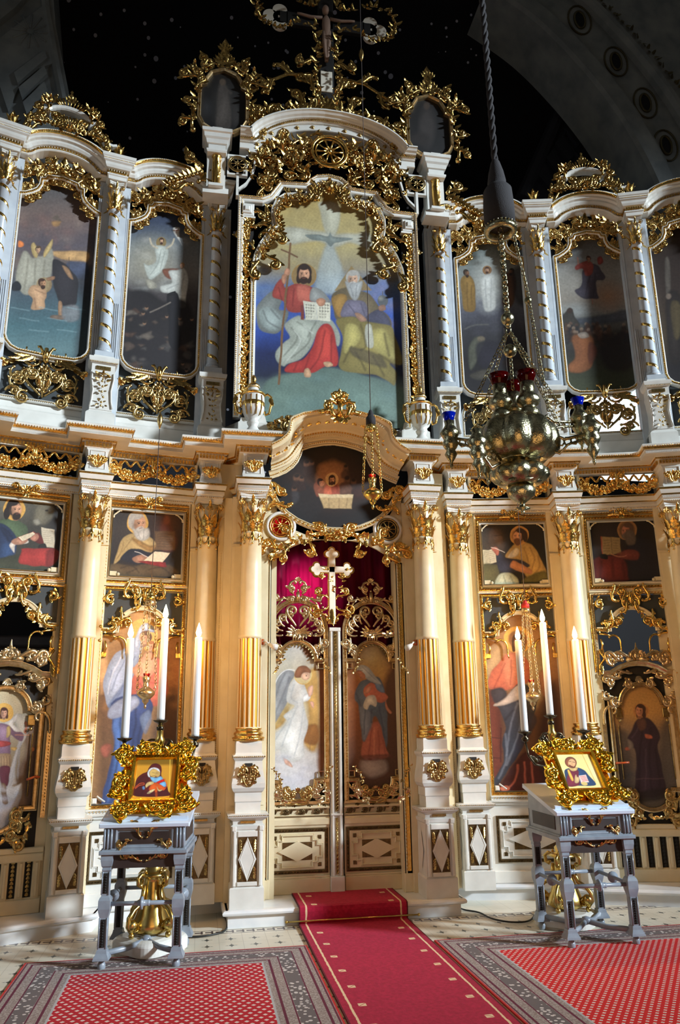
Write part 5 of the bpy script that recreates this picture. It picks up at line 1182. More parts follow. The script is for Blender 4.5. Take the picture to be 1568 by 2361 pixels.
def angel(c):
 c.view(500, 1400).rough(4, 50, 11).fill((206, 204, 196)).grad([(200, (196, 198, 196)), (600, (208, 194, 150)), (1100, (206, 208, 216))])
 c.poly([(560, 180), (640, 200), (700, 330), (700, 1000), (650, 1040), (648, 420), (560, 300)], (138, 84, 40), 22); c.poly([(560, 460), (650, 420), (652, 900), (560, 880), (590, 700)], (208, 164, 76), 26)
 c.poly([(570, 780), (650, 760), (650, 880), (560, 870)], (168, 112, 34), 16); c.poly([(360, 770), (460, 640), (440, 740), (380, 790)], (196, 160, 86), 16); c.poly([(440, 640), (480, 620), (430, 720), (350, 790), (345, 750)], (186, 160, 96), 18, .7)
 c.poly([(345, 600), (380, 470), (430, 410), (490, 410), (500, 440), (470, 500), (460, 600), (420, 680), (345, 770)], (160, 164, 168), 8); c.folds([[(440, 430), (400, 520), (350, 660)], [(470, 450), (430, 560), (360, 720)]], (112, 116, 124), 12, .6, 12); c.line([(350, 560), (390, 460), (440, 408), (500, 405)], 7, (232, 234, 234), .8, 5)
 c.poly([(470, 500), (510, 460), (560, 490), (590, 560), (590, 600), (560, 620), (590, 760), (560, 860), (560, 960), (500, 1000), (430, 990), (400, 920), (350, 940), (340, 850), (420, 780), (460, 740), (430, 700), (500, 640), (450, 600)], (228, 230, 226), 9)
 c.folds([[(520, 640), (470, 760), (420, 900)], [(560, 660), (540, 800), (500, 960)], [(470, 720), (400, 820), (350, 900)], [(500, 500), (480, 580), (520, 620)]], (176, 184, 188), 8, .6, 9)
 c.poly([(560, 570), (600, 560), (600, 590), (560, 610)], (236, 238, 236), 6); c.poly([(590, 520), (620, 505), (618, 560), (595, 575)], (224, 176, 146), 6); c.poly([(600, 610), (625, 615), (625, 650), (610, 640)], (224, 170, 140), 6)
 c.ell(558, 440, 58, 60, (222, 186, 96), soft=.05); c.ell(558, 440, 53, 55, (214, 196, 140), soft=.06)
 c.poly([(500, 430), (525, 385), (575, 380), (605, 405), (600, 425), (560, 430), (545, 455), (510, 455)], (150, 96, 56), 7); c.poly([(545, 450), (560, 425), (595, 420), (600, 445), (590, 465), (565, 470)], (230, 186, 152), 5); c.ell(578, 440, 5, 3, (70, 50, 40), soft=.6); c.line([(572, 430), (588, 429)], 2.5, (110, 70, 50), .7, 2); c.line([(600, 440), (604, 450), (597, 453)], 2.5, (190, 130, 104), .7, 2); c.line([(586, 460), (596, 459)], 3, (190, 96, 84), .7, 2)
 c.poly([(430, 970), (470, 1000), (490, 1030), (470, 1030), (440, 1010)], (214, 160, 130), 6); c.line([(600, 870), (600, 925)], 4, (150, 110, 60), .8, 3)
 c.clouds(16, (340, 960, 650, 1100), [(214, 216, 226), (180, 182, 196), (228, 226, 222)], (20, 50), .5, 3)
def annun(c):
 c.view(500, 1400).rough(4, 50, 12).fill((150, 96, 48)).grad([(200, (96, 74, 52)), (420, (168, 108, 52)), (800, (140, 84, 42)), (1100, (92, 60, 44))])
 c.glow(1000, 330, 150, 150, (212, 190, 120), .9).glow(960, 290, 90, 80, (190, 180, 150), .7).glow(1060, 430, 80, 120, (214, 176, 84), .7).glow(860, 600, 70, 300, (186, 110, 40), .6)
 c.poly([(1080, 500), (1180, 420), (1180, 1000), (1080, 1000)], (84, 56, 44), 40, .8); c.poly([(1100, 180), (1180, 300), (1180, 420), (1050, 260)], (90, 70, 50), 30, .8)
 c.glow(960, 440, 66, 66, (214, 150, 60), .6)
 c.poly([(960, 820), (1010, 740), (1060, 760), (1090, 900), (1110, 960), (1050, 985), (960, 985), (930, 940)], (196, 112, 84), 9); c.folds([[(1000, 780), (980, 960)], [(1040, 800), (1050, 960)], [(1070, 860), (1090, 960)]], (150, 74, 56), 9, .6, 8); c.folds([[(1015, 780), (1015, 960)]], (226, 150, 112), 8, .6, 8)
 c.poly([(930, 480), (980, 460), (1040, 450), (1070, 500), (1090, 580), (1100, 700), (1100, 860), (1090, 900), (1060, 780), (1020, 700), (980, 800), (950, 870), (930, 780), (915, 640), (890, 600), (895, 540)], (104, 122, 142), 9)
 c.poly([(920, 640), (980, 660), (1010, 720), (970, 840), (945, 860), (930, 760)], (136, 148, 166), 14, .8); c.folds([[(960, 660), (950, 820)], [(1050, 640), (1080, 840)], [(1000, 660), (1000, 740)], [(900, 560), (930, 640)]], (70, 84, 108), 10, .6, 9)
 c.poly([(970, 500), (1010, 490), (1090, 560), (1100, 590), (1060, 620), (1010, 600), (960, 580), (945, 540)], (218, 124, 92), 8); c.poly([(1020, 470), (1060, 500), (1080, 550), (1030, 530)], (120, 146, 176), 8); c.poly([(950, 560), (970, 520), (995, 510), (985, 550)], (214, 150, 118), 6)
 c.poly([(950, 620), (975, 575), (1020, 570), (1030, 640), (990, 630), (975, 660), (950, 650)], (224, 220, 204), 6); c.poly([(1085, 600), (1105, 640), (1130, 680), (1115, 690), (1090, 650)], (196, 130, 96), 6)
 c.poly([(900, 400), (930, 372), (980, 385), (1020, 440), (1060, 500), (1000, 480), (960, 455), (930, 440), (905, 420)], (184, 190, 190), 7); c.folds([[(940, 385), (990, 430), (1030, 470)]], (130, 138, 146), 5, .6, 5)
 c.poly([(900, 412), (925, 408), (960, 440), (950, 462), (925, 455)], (190, 128, 94), 5); c.line([(905, 410), (940, 410)], 4, (96, 60, 40), .7, 3); c.line([(912, 430), (926, 434)], 2.5, (90, 50, 36), .7, 2); c.line([(925, 452), (935, 452)], 3, (160, 70, 60), .7, 2)
 c.poly([(940, 985), (1080, 985), (1100, 1060), (1000, 1100), (930, 1060)], (178, 166, 160), 26, .8); c.ell(990, 980, 14, 6, (140, 50, 44), soft=.6); c.poly([(930, 960), (1110, 950), (1120, 975), (960, 990)], (110, 62, 54), 12, .7)
royal_door(-.425, 'left leaf of the royal doors, painted with a winged white angel', angel, 1)
royal_door(.377, 'right leaf of the royal doors, painted with a woman veiled in pale blue', annun, 2)
t = thing('door_mullion', 'slender white rail with gilt twist between the royal door leaves', 'rail', W0, -.03, .36, .15)
w = MB(); x = -.03; w.box(x-.062, x+.062, .345, .40, .15, 2.72); w.bbox(x-.07, x+.07, .31, .36, .15, .3, .005); w.bbox(x-.05, x-.028, .325, .35, .3, 2.72, .005); w.bbox(x+.028, x+.05, .325, .35, .3, 2.72, .005); w.bbox(x-.06, x+.06, .32, .36, 2.70, 2.74, .004); w.bbox(x-.06, x+.06, .32, .36, .86, .88, .004)
part('rail_body', w, M['white'], t)
g = MB(); strip_twist(g, x, .90, 2.70, .335, .015); strip_twist(g, x, .32, .84, .338, .012); part('twisted_rod', g, M['oldgold'], t)
t = thing('standing_cross', 'white enamel cross with gilt edge standing on the royal doors', 'cross', W0, -.055, .34, 2.74)
def trefoil_cross(cx, z0, z1, zc, hw, th, y, d):
 pts = []
 def lobe(px, pz, dx, dz, r):
  o = []
  for (ox, oz, a0) in ((-1, 0, 200), (0, 1, 160), (1, 0, 90)):
   pass
  return o
 m = MB()
 m.bbox(cx-th, cx+th, y-d, y+d, z0, z1, .006); m.bbox(cx-hw, cx+hw, y-d, y+d, zc-th, zc+th, .006)
 for ex, ez, dx, dz in ((cx-hw, zc, -1, 0), (cx+hw, zc, 1, 0), (cx, z1, 0, 1)):
  for k, q in ((0, 1.15), (1, 0), (-1, 0)):
   px = ex+dx*th*q*.8+(k*th*1.05 if dz else 0); pz = ez+dz*th*q*.8+(k*th*1.05 if dx else 0)
   m.prism([(px+th*.95*math.cos(2*pi*i/14), pz+th*.95*math.sin(2*pi*i/14)) for i in range(14)], y-d-.001*k, y+d)
 return m
part('cross_body', trefoil_cross(-.055, 2.84, 3.54, 3.37, .165, .034, .34, .018), M['crosswhite'], t)
part('gilt_backing', trefoil_cross(-.055, 2.78, 3.545, 3.37, .17, .045, .355, .012), M['gold'], t)
g = MB(); h = MB(); cx = -.055
for st in ((cx+.045, 2.84, 80, .26, -5, 7), (cx+.04, 3.05, 70, .2, -4, 7), (cx+.05, 2.96, -80, .2, 5, -7), (cx+.07, 3.30, -60, .12, 3, 8)): scroll(h, st, .009, .34, .03)
cluster(h, [(cx+.05, .34, 3.08+.05*i) for i in range(4)]+[(cx+.09+.03*i, .34, 3.31) for i in range(3)], .04, 5); h.ball((cx+.045, .33, 2.83), .03, 8, 6); h.mirror(cx); g.merge(h); g.leaf((cx, .32, 2.93), (0, -.1, -1), (0, -1, 0), .2, .04, .3, 3)
part('gilt_foliage', g, M['gold'], t)
# side (deacons') doors
def side_bay(fr, cx, label, door_label, paint, sgn):
 y = .165; x0, x1 = cx-.437, cx+.437
 t = thing('side_arch', label, 'arch', fr, cx, y, 2.2)
 g = MB(); gband(g, [(x0+.012, y, 2.25), (x0+.012, y, 3.10), (x1-.012, y, 3.10), (x1-.012, y, 2.25)], -.0001+.03); gtwist(g, [(x0+.04, y-.004, 2.3), (x0+.04, y-.004, 3.1)], .026, .034); gtwist(g, [(x1-.012, y-.004, 3.1), (x1-.012, y-.004, 2.3)], .026, .034); gtwist(g, [(x0+.04, y-.004, 3.1), (x1-.04, y-.004, 3.1)], .026, .034)
 for s in (-1, 1):
  X = cx+s*.39; g.tube([(X, y-.01, 2.48), (X-s*.05, y-.01, 2.40), (X+s*.01, y-.01, 2.32), (X+s*.02, y-.01, 2.22)], .015, 6); g.leaf((X, y-.012, 2.34), (0, -.1, -1), (0, -1, 0), .14, .03, .5, 3); g.ball((X-s*.045, y-.01, 2.41), .02)
 part('carved_border', g, M['gold'], t)
 w = MB(); w.sweep([(x0, y, 2.2), (x0, y, 3.145), (x1, y, 3.145), (x1, y, 2.2)], [(0, 0), (-.004, .012), (-.012, .012), (-.012, 0)]); w.sweep([(x0, y+.01, 3.14), (x1, y+.01, 3.14)], [(-.04, 0), (-.04, .02), (0, .022), (.01, .01)]); part('fillet', w, M['ivory'], t)
 spandrel(t, fr, cx, y, 2.69, .235, 3.09, .392)
 o = MB(); 
 for i in range(12):
  a = math.radians(20+i*12.7); 
  if 4 <= i <= 7: continue
  o.leaf((cx+.225*math.cos(a), y, 2.69+.225*math.sin(a)), (-math.cos(a), -.2, -math.sin(a)-.4), (0, -1, 0), .07, .025, .6, 2)
 part('inner_cresting', o, M['gold'], t)
 yd = .20; t = thing('side_door', door_label, 'door', fr, cx, yd, .15); zs = 1.90; Rr = .20; zb = 1.06; rb = .20; hw = .31
 w = MB(); sh = [(cx-hw, 1.06), (cx-hw, zs), (cx-Rr, zs)]+[(p[0], p[2]) for p in arc(cx, zs, Rr, 180, 0, 18)]+[(cx+hw, zs), (cx+hw, zb)]+[(cx+rb, zb)]+[(p[0], p[2]) for p in arc(cx, zb, rb, 0, -180, 18)]+[(cx-rb, zb)]
 pth = [(x_, yd-.01, z_) for x_, z_ in sh]
 w.sweep(pth, [(0, 0), (0, .014), (.004, .022), (.012, .012), (.03, .014), (.036, .026), (.046, .02), (.048, 0)], closed=True)
 w.studs([(p[0], p[1]-.013, p[2]) for p in pth], .012, .02, .014, .004)
 hd = [(cx-.37, 2.23), (cx-.29, 2.235), (cx-.2, 2.29), (cx-.1, 2.325), (cx, 2.335), (cx+.1, 2.325), (cx+.2, 2.29), (cx+.29, 2.235), (cx+.37, 2.23)]
 w.sweep([(a, yd-.02, b) for a, b in hd], [(-.02, -.03), (-.02, .01), (0, .03), (.02, .04), (.03, .05), (.035, .05), (.035, -.03)]); w.studs([(a, yd-.04, b-.005) for a, b in hd], .012, .014, .018, .006)
 for s in (-1, 1):
  w.tube(euler(cx+s*.41, 1.70, 90, .36, 0, s*7/.36, 22, yd-.02), lambda q: .02*(1-.35*q), 8); w.box(cx+s*.41-.02, cx+s*.41+.02, yd-.03, yd+.02, .95, 1.72)
 part('door_frame_carving', w, M['silvergold'], t)
 g = MB()
 gtwist(g, [(cx-.405, yd-.042, 1.0), (cx-.405, yd-.042, 1.95)], .018, .03); gtwist(g, [(cx+.405, yd-.042, 1.95), (cx+.405, yd-.042, 1.0)], .018, .03); part('carved_band', g, M['gold'], t)
 c = MB(); h = MB(); yy = yd-.05
 for st in ((cx+.04, 2.40, -10, .24, 3, -8), (cx+.16, 2.38, -30, .2, 5, -7), (cx+.27, 2.33, -20, .12, 4, 9), (cx+.05, 2.39, 30, .12, 4, 9)): scroll(h, st, .015, yy, .04)
 h.tube([(cx+.02, yy, 2.385), (cx+.07, yy-.01, 2.39), (cx+.12, yy, 2.375)], .026, 8); h.leaf((cx+.02, yy-.01, 2.42), (.6, -.1, 1), (0, -1, 0), .08, .03, .6, 2); h.mirror(cx); c.merge(h)
 c.lathe([(0, 0), (.03, .005), (.048, .03), (.04, .06), (.02, .085), (.012, .10), (.004, .15), (0, .16)], 14, (cx, yy, 2.41), sy=.5)
 part('crest', c, M['silvergold'], t)
 o = MB(); h = MB()
 for st in ((cx+.06, 2.24, -20, .26, 3, -9), (cx+.19, 2.20, -70, .22, 6, -8), (cx+.27, 2.14, -110, .18, 7, 5), (cx+.34, 2.02, 200, .2, 8, 2), (cx+.26, 1.98, 30, .2, -6, -9), (cx+.10, 2.17, 15, .12, -4, -8)): scroll(h, st, .012, yd-.015, .045)
 h.mirror(cx); o.merge(h); fan(o, (cx, 2.2), 230, 310, 5, .08, .02, yd-.02); part('head_openwork', o, M['silvergold'], t)
 o = MB(); h = MB()
 for st in ((cx+.30, 1.0, -100, .26, -3, -8), (cx+.22, .84, 40, .2, 4, 9), (cx+.30, .80, 160, .22, 3, -8), (cx+.14, .79, 10, .16, -5, 8)): scroll(h, st, .013, yd-.015, .05)
 cluster(h, [(cx+.26, yd-.015, .82+.04*i) for i in range(4)]+[(cx+.2-.05*i, yd-.015, .79) for i in range(4)], .06, 3); h.mirror(cx); o.merge(h); part('foot_openwork', o, M['oldgold'], t)
 d = MB(); d.box(cx-.40, cx+.40, yd+.03, yd+.045, .15, 2.12); d.prism([(cx-.40, 2.12), (cx+.40, 2.12), (cx+.3, 2.25), (cx, 2.33), (cx-.3, 2.25)], yd+.03, yd+.045); part('door_ground', d, M['dark'], t)
 b = MB(); b.box(cx-.45, cx+.45, yd-.0, yd+.03, .15, .28); b.bbox(cx-.45, cx+.45, yd-.03, yd+.03, .15, .27, .006); b.bbox(cx-.45, cx+.45, yd-.03, yd+.02, .58, .65, .008); b.bbox(cx-.45, cx+.45, yd-.02, yd+.02, .65, .70, .006)
 for i in range(7): X = cx-.40+i*.1333; b.bbox(X-.033, X+.033, yd-.01, yd+.03, .26, .6, .006); b.bbox(X-.012, X+.012, yd-.022, yd, .29, .57, .003)
 part('slatted_base', b, M['ivory'], t)
 g = MB(); 
 for i in range(6):
  X = cx-.333+i*.1333; 
  for k in range(9): g.leaf((X, yd+.01, .29+k*.034), (0, -.2, 1), (0, -1, 0), .04, .02, .5, 2)
 part('dark_relief', g, M['oldgold'] if sgn < 0 else M['dark'], t)
 k = MB(); X = cx+(.33 if sgn < 0 else -.33)
 k.tube([(X, yd-.03, 1.30), (X+.02, yd-.07, 1.31), (X-.02, yd-.09, 1.315), (X-.09, yd-.09, 1.29)] if sgn < 0 else [(X, yd-.03, 1.30), (X, yd-.07, 1.31), (X+.05, yd-.09, 1.31), (X+.12, yd-.09, 1.315)], .011, 8)
 part('handle', k, simple('amber_handle', (190, 86, 40), .3), t)
 q = MB()
 for s in (-1, 1):
  q.bbox(cx+s*.245-.035, cx+s*.245+.035, yd-.02, yd, zs-.13, zs-.03, .006); q.ball((cx+s*.245, yd-.02, zs-.16), .018); q.tube([(cx+s*.265, yd-.01, zs-.2), (cx+s*.265, yd-.01, zb+.08)], .007, 6)
 part('picture_corner', q, M['oldgold'], t)
 cv = Cv(fr, yd+.012, [(a+(a-cx)*.02, b) for a, b in sh], .0045); paint(cv); cv.grain(.05, 4); cv.build('painting', t)
def archangel(c):
 c.view(0, 1400, 3.933).rough(5, 60, 21).fill((150, 140, 118)).grad([(720, (206, 192, 150)), (1000, (190, 184, 160)), (1400, (150, 136, 112)), (2000, (178, 184, 196))])
 c.poly([(190, 1000), (380, 1100), (400, 1800), (180, 1900), (160, 1500), (230, 1300)], (124, 96, 76), 40, .9); c.poly([(250, 1350), (400, 1300), (400, 1800), (240, 1780)], (86, 62, 56), 40, .8)
 c.poly([(130, 980), (230, 980), (260, 1040), (250, 1140), (190, 1240), (150, 1120)], (196, 198, 190), 14); c.poly([(0, 1060), (60, 1040), (150, 970), (160, 960), (150, 1020), (120, 1060), (200, 1130), (180, 1150), (100, 1110), (40, 1060)], (222, 222, 220), 8)
 c.poly([(190, 1150), (230, 1180), (170, 1300), (140, 1450), (150, 1600), (200, 1600), (180, 1750), (60, 1700), (40, 1620), (90, 1480), (130, 1340)], (204, 206, 210), 12); c.folds([[(200, 1200), (150, 1400), (90, 1620)], [(180, 1300), (160, 1560)], [(120, 1450), (60, 1640)]], (158, 164, 178), 10, .6, 10)
 c.poly([(-40, 1090), (0, 1050), (80, 1070), (140, 1130), (190, 1130), (215, 1160), (200, 1210), (150, 1200), (100, 1160), (95, 1280), (80, 1340), (-40, 1330)], (140, 108, 136), 9); c.glow(30, 1130, 60, 70, (178, 150, 176), .7); c.poly([(60, 1090), (90, 1080), (95, 1160), (60, 1180)], (200, 176, 90), 8, .8)
 c.poly([(-40, 1210), (80, 1220), (90, 1250), (-40, 1270)], (170, 56, 56), 8); c.poly([(-40, 1340), (90, 1330), (100, 1420), (90, 1450), (-40, 1450)], (168, 140, 104), 8); c.folds([[(10+k*24, 1350), (12+k*26, 1440)] for k in range(4)], (110, 84, 60), 6, .7, 5)
 c.poly([(0, 1450), (90, 1450), (80, 1560), (60, 1620), (10, 1600)], (110, 44, 66), 9); c.poly([(10, 1600), (50, 1610), (60, 1700), (74, 1780), (30, 1790), (15, 1700)], (128, 98, 64), 7)
 c.poly([(215, 1130), (225, 1080), (215, 1050), (235, 1030), (258, 1060), (245, 1100), (240, 1150)], (198, 134, 108), 6); c.line([(140, 1162), (270, 1160)], 6, (220, 150, 110), .8, 4)
 c.poly([(0, 1780), (60, 1790), (180, 1700), (170, 1780), (110, 1900), (90, 2000), (40, 2060), (-40, 2060)], (186, 190, 206), 16); c.clouds(14, (0, 1620, 200, 2020), [(206, 210, 222), (170, 176, 200)], (20, 60), .5, 4)
 c.ell(293, 1285, 22, 16, (200, 120, 50), soft=.5, a=.8); c.poly([(100, 1270), (155, 1272), (140, 1300), (110, 1300)], (206, 170, 90), 6)
 c.head(38, 960, 42, 0, (204, 156, 128), (84, 44, 34), None, (222, 178, 74), True, halo_r=2.0)
def deacon(c):
 c.view(1008, 1300).rough(5, 50, 22).fill((126, 110, 96)).grad([(790, (176, 134, 66)), (960, (190, 146, 78)), (1100, (136, 116, 98)), (1500, (96, 92, 90)), (1800, (140, 132, 116))]).glow(1350, 930, 180, 150, (206, 158, 76), .7)
 c.poly([(1130, 1150), (1230, 1100), (1250, 1500), (1130, 1560)], (84, 80, 80), 40, .8); c.poly([(1450, 1050), (1568, 1050), (1568, 1500), (1460, 1500)], (92, 88, 86), 40, .7)
 c.ell(1315, 950, 52, 50, (196, 136, 62), soft=.08); c.ell(1315, 950, 44, 42, (172, 122, 64), soft=.12)
 c.poly([(1290, 1010), (1330, 990), (1370, 1000), (1420, 1060), (1440, 1120), (1420, 1170), (1440, 1250), (1460, 1370), (1480, 1460), (1430, 1500), (1340, 1510), (1280, 1490), (1280, 1380), (1290, 1260), (1270, 1190), (1240, 1190), (1225, 1140), (1260, 1070)], (66, 48, 66), 10)
 c.folds([[(1330, 1040), (1310, 1200), (1300, 1460)], [(1380, 1060), (1370, 1260), (1390, 1470)], [(1410, 1200), (1440, 1440)]], (40, 28, 44), 14, .6, 12); c.folds([[(1350, 1200), (1345, 1460)], [(1300, 1060), (1260, 1120)]], (98, 76, 92), 9, .5, 9)
 c.poly([(1290, 1010), (1340, 1000), (1350, 1060), (1310, 1080)], (110, 74, 60), 10, .8); c.line([(1285, 1390), (1465, 1385)], 6, (110, 80, 90), .6, 5)
 c.poly([(1340, 1100), (1380, 1105), (1385, 1125), (1345, 1125)], (180, 100, 70), 6); c.poly([(1212, 1185), (1240, 1180), (1245, 1200), (1215, 1205)], (176, 96, 70), 6)
 c.poly([(1225, 1130), (1260, 1150), (1265, 1190), (1235, 1195)], (130, 120, 112), 8, .8)
 c.poly([(1280, 1480), (1470, 1450), (1500, 1490), (1420, 1530), (1300, 1530)], (44, 38, 42), 20, .8)
 c.head(1308, 950, 36, -.6, (196, 134, 96), (74, 46, 34), None, None, True)
side_bay(L2, -.05, 'gilt-framed arch with spandrels over the left side door', 'left side door painted with a haloed archangel in purple and white', archangel, -1)
side_bay(R2, .03, 'gilt-framed arch with spandrels over the right side door', 'right side door painted with a haloed deacon in a dark purple robe', deacon, 1)
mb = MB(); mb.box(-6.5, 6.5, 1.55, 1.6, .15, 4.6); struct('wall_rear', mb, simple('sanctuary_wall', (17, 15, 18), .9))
mb = MB(); mb.box(-4.4, -2.6, 1.35, 1.45, .15, 2.62); mb.bbox(-4.4, -2.6, 1.28, 1.5, 2.62, 2.74, .02); single('sanctuary_cupboard', mb, M['brown'], 'dark wooden cupboard glimpsed through the left side arch', 'cupboard', W0, (-3.5, 1.4, 1.2))
# upper tier
ZU = 4.70; UD = .12
def upper_column(label, fr):
 t = thing('twisted_column', label, 'column', fr, 0, UD, 5.61); c = (0, UD, 0); r = .062
 s = MB(); s.sqlathe([(.10, 5.61), (.10, 5.665), (.085, 5.675)], c); s.lathe([(r+.022, 5.675), (r+.026, 5.69), (r+.02, 5.71), (r+.008, 5.715), (r+.014, 5.73), (r+.004, 5.75), (r, 5.76), (r*.96, 6.6), (r*.88, 7.45), (r*1.1, 7.455), (r*1.12, 7.475), (r*.9, 7.48)], 20, c)
 part('shaft', s, M['stand'], t, 'pale grey shaft')
 g = MB(); n = 150; turns = 9.5
 rows = []
 for i in range(n+1):
  a = -2*pi*turns*i/n; z = 5.77+1.67*i/n; rr = r*(1-.12*i/n)
  rows.append([(rr*q*math.cos(a), UD+rr*q*math.sin(a), z+dz) for q, dz in ((1.0, -.022), (1.10, -.006), (1.10, .006), (1.0, .022))])
 g.loft(rows, True); g.beads(arc2(r+.022, 5.692, 22, (0, UD)), .006, .02, True); part('gilt_spiral', g, M['gold'], t)
 bell, lf, ab = capital_meshes(.058, .37, abw=.085); Mx = Matrix.Translation((0, UD, 7.475))
 q = MB(); q.merge(lf, Mx)
 for i in range(6):
  a = 2*pi*i/6; q.ball((.07*math.cos(a), UD+.07*math.sin(a), 7.50), .02); q.leaf((.06*math.cos(a), UD+.06*math.sin(a), 7.5), (math.cos(a)*.5, math.sin(a)*.5, -1), (math.cos(a), math.sin(a), 0), .1, .03, .9, 2)
 cp = part('capital', q, M['gold'], t, 'gilt acanthus capital'); q = MB(); q.merge(bell, Mx); part('bell', q, M['white'], cp); q = MB(); q.merge(ab, Mx); part('abacus', q, M['white'], cp); return t
def upper_pedestal(label, fr):
 t = thing('upper_pedestal', label, 'pedestal', fr, 0, UD, ZU); w = MB(); c = (0, UD, 0); g = MB(); f = UD-.135
 w.sqlathe([(.15, ZU), (.15, 4.93), (.135, 4.95), (.118, 4.965), (.112, 4.99)], c, 1, .9)
 w.sqlathe([(.115, 4.98), (.11, 5.08), (.105, 5.2), (.115, 5.33), (.125, 5.40), (.12, 5.42), (.12, 5.50), (.135, 5.505), (.15, 5.53), (.155, 5.56), (.155, 5.575), (.11, 5.585), (.105, 5.61)], c, 1, .95)
 g.box(-.075, .075, UD-.125, UD-.114, 5.435, 5.475); g.beads([(-.14, UD-.145, 5.515), (.14, UD-.145, 5.515)], .008, .018)
 for s in (-1, 1): w.tube([(s*.108, UD-.125, 5.40), (s*.112, UD-.122, 5.33), (s*.092, UD-.112, 5.20), (s*.10, UD-.115, 5.08), (s*.115, UD-.12, 5.0)], .009, 6)
 R = random.Random(2)
 for z, k, L in ((5.37, 3, .07), (5.31, 3, .065), (5.25, 2, .055), (5.19, 2, .045), (5.13, 1, .04), (5.07, 2, .045), (5.03, 3, .04)):
  for i in range(k): g.leaf(((i-(k-1)/2)*.038, UD-.125, z), ((i-(k-1)/2)*.8, -.3, -.6+R.random()), (0, -1, 0), L, L*.34, .8, 2)
  g.ball(((R.random()-.5)*.03, UD-.14, z-.015), .014)
 g.tube([(-.07, UD-.13, 5.36), (-.04, UD-.15, 5.38), (0, UD-.155, 5.375), (.04, UD-.15, 5.38), (.07, UD-.13, 5.36)], .011, 6)
 part('pedestal_block', w, M['white'], t); part('gilt_drop', g, M['oldgold'], t, 'dulled gilt drop of leaves and fruit'); return t
def upper_block(label, fr, finial=False):
 t = thing('upper_cornice_block', label, 'cornice', fr, 0, UD, 7.845); w = MB(); g = MB(); a = .10
 P = [(-a, UD+.2, 0), (-a, UD-a, 0), (a, UD-a, 0), (a, UD+.2, 0)]
 w.sweep(P, [(.06, 7.845), (-.0, 7.845), (-.004, 7.885), (-.016, 7.895), (-.016, 7.91), (0, 7.915), (0, 7.965), (-.03, 7.975), (-.045, 8.0), (-.05, 8.03), (-.07, 8.045), (-.075, 8.08), (-.085, 8.09), (-.09, 8.125), (.06, 8.13)], UPZ)
 g.studs([(x, y, 7.92) for x, y, _ in P], .026, 0, -.022, .036, UPZ, .35); g.beads([(x*1.8, UD-(UD-y)*1.0-.08*(y < UD), 8.108) for x, y, _ in P], .009, .02)
 g.beads([(-.17, UD-.175, 8.062), (.17, UD-.175, 8.062)], .006, .014)
 part('block_moulding', w, M['white'], t); part('dentils_and_beads', g, M['gold'], t); return t
def finial(label, fr):
 t = thing('finial', label, 'finial', fr, 0, UD, 8.13); w = MB(); g = MB(); c = (0, UD, 0)
 w.sqlathe([(.085, 8.13), (.085, 8.15), (.07, 8.155), (.065, 8.20), (.055, 8.21), (.05, 8.235), (.03, 8.245), (.03, 8.255)], c); part('foot', w, M['oldgold'], t)
 g.lathe([(.02, 8.25), (.045, 8.28), (.055, 8.31), (.045, 8.35), (.02, 8.39), (.012, 8.41), (.004, 8.43)], 14, c)
 for i in range(7):
  a = 2*pi*i/7; g.leaf((.03*math.cos(a), UD+.03*math.sin(a), 8.255), (math.cos(a)*.4, math.sin(a)*.4, 1), (math.cos(a), math.sin(a), 0), .11, .025, .5, 2)
 part('acorn', g, M['gold'], t); return t
UC = {'h': COLS['h'], 'A': COLS['A'], 'B': COLS['B'], 'E': COLS['E'], 'F': COLS['F'], 'G': COLS['G']}
un_ = {'h': 'beside the baptism picture, at the frame edge', 'A': 'between the baptism and the rising figure', 'B': 'between the rising figure and the great picture', 'E': 'between the three figures and the great picture', 'F': 'between the three figures and the ascending man', 'G': 'between the ascending man and the cropped picture'}
first = None
for k, fr in UC.items():
 L = ['pale column with gilt spiral '+un_[k], 'white upper pedestal with gilt drop '+un_[k], 'white cornice block over the spiral column '+un_[k]]
 if first is None: first = (upper_column(L[0], fr), upper_pedestal(L[1], fr), upper_block(L[2], fr), finial('small gilt acorn finial at the frame edge beside the shell crest', fr))
 else:
  dup(first[0], fr, 0, UD, 5.61, L[0]); dup(first[1], fr, 0, UD, ZU, L[1]); dup(first[2], fr, 0, UD, 7.845, L[2])
  if k in 'AFG': dup(first[3], fr, 0, UD, 8.13, {'A': 'small gilt acorn finial between the shell crest and the dark vault', 'F': 'small gilt acorn finial just right of the big tassel', 'G': 'small gilt acorn finial beyond the shell crest, away from the tassel'}[k])
i_ = 0
for k, fr in UC.items():
 m = MB(); m.box(-.175, .175, UD+.075, UD+.2, ZU, 7.9); m.box(-.14, .14, UD+.06, UD+.08, 5.6, 7.85)
 for s in (-1, 1):
  for q in (.085, .105, .125): m.box(s*q-.004, s*q+.004, UD+.05, UD+.06, 5.65, 6.35)
  m.box(s*.15-.006, s*.15+.006, UD+.065, UD+.08, 5.65, 7.8)
 i_ += 1; struct('trim_%d' % (20+i_), m, M['stand'], fr)
mb = MB(); mb.sweep(at_z(plan(-.08, .16, .22), 0), [(.1, ZU-.01), (0, ZU-.01), (0, 4.80), (.01, 4.81), (.01, 4.94), (.03, 4.96), (.05, 5.05), (.16, 5.055)], UPZ); struct('trim_40', mb, M['white'])
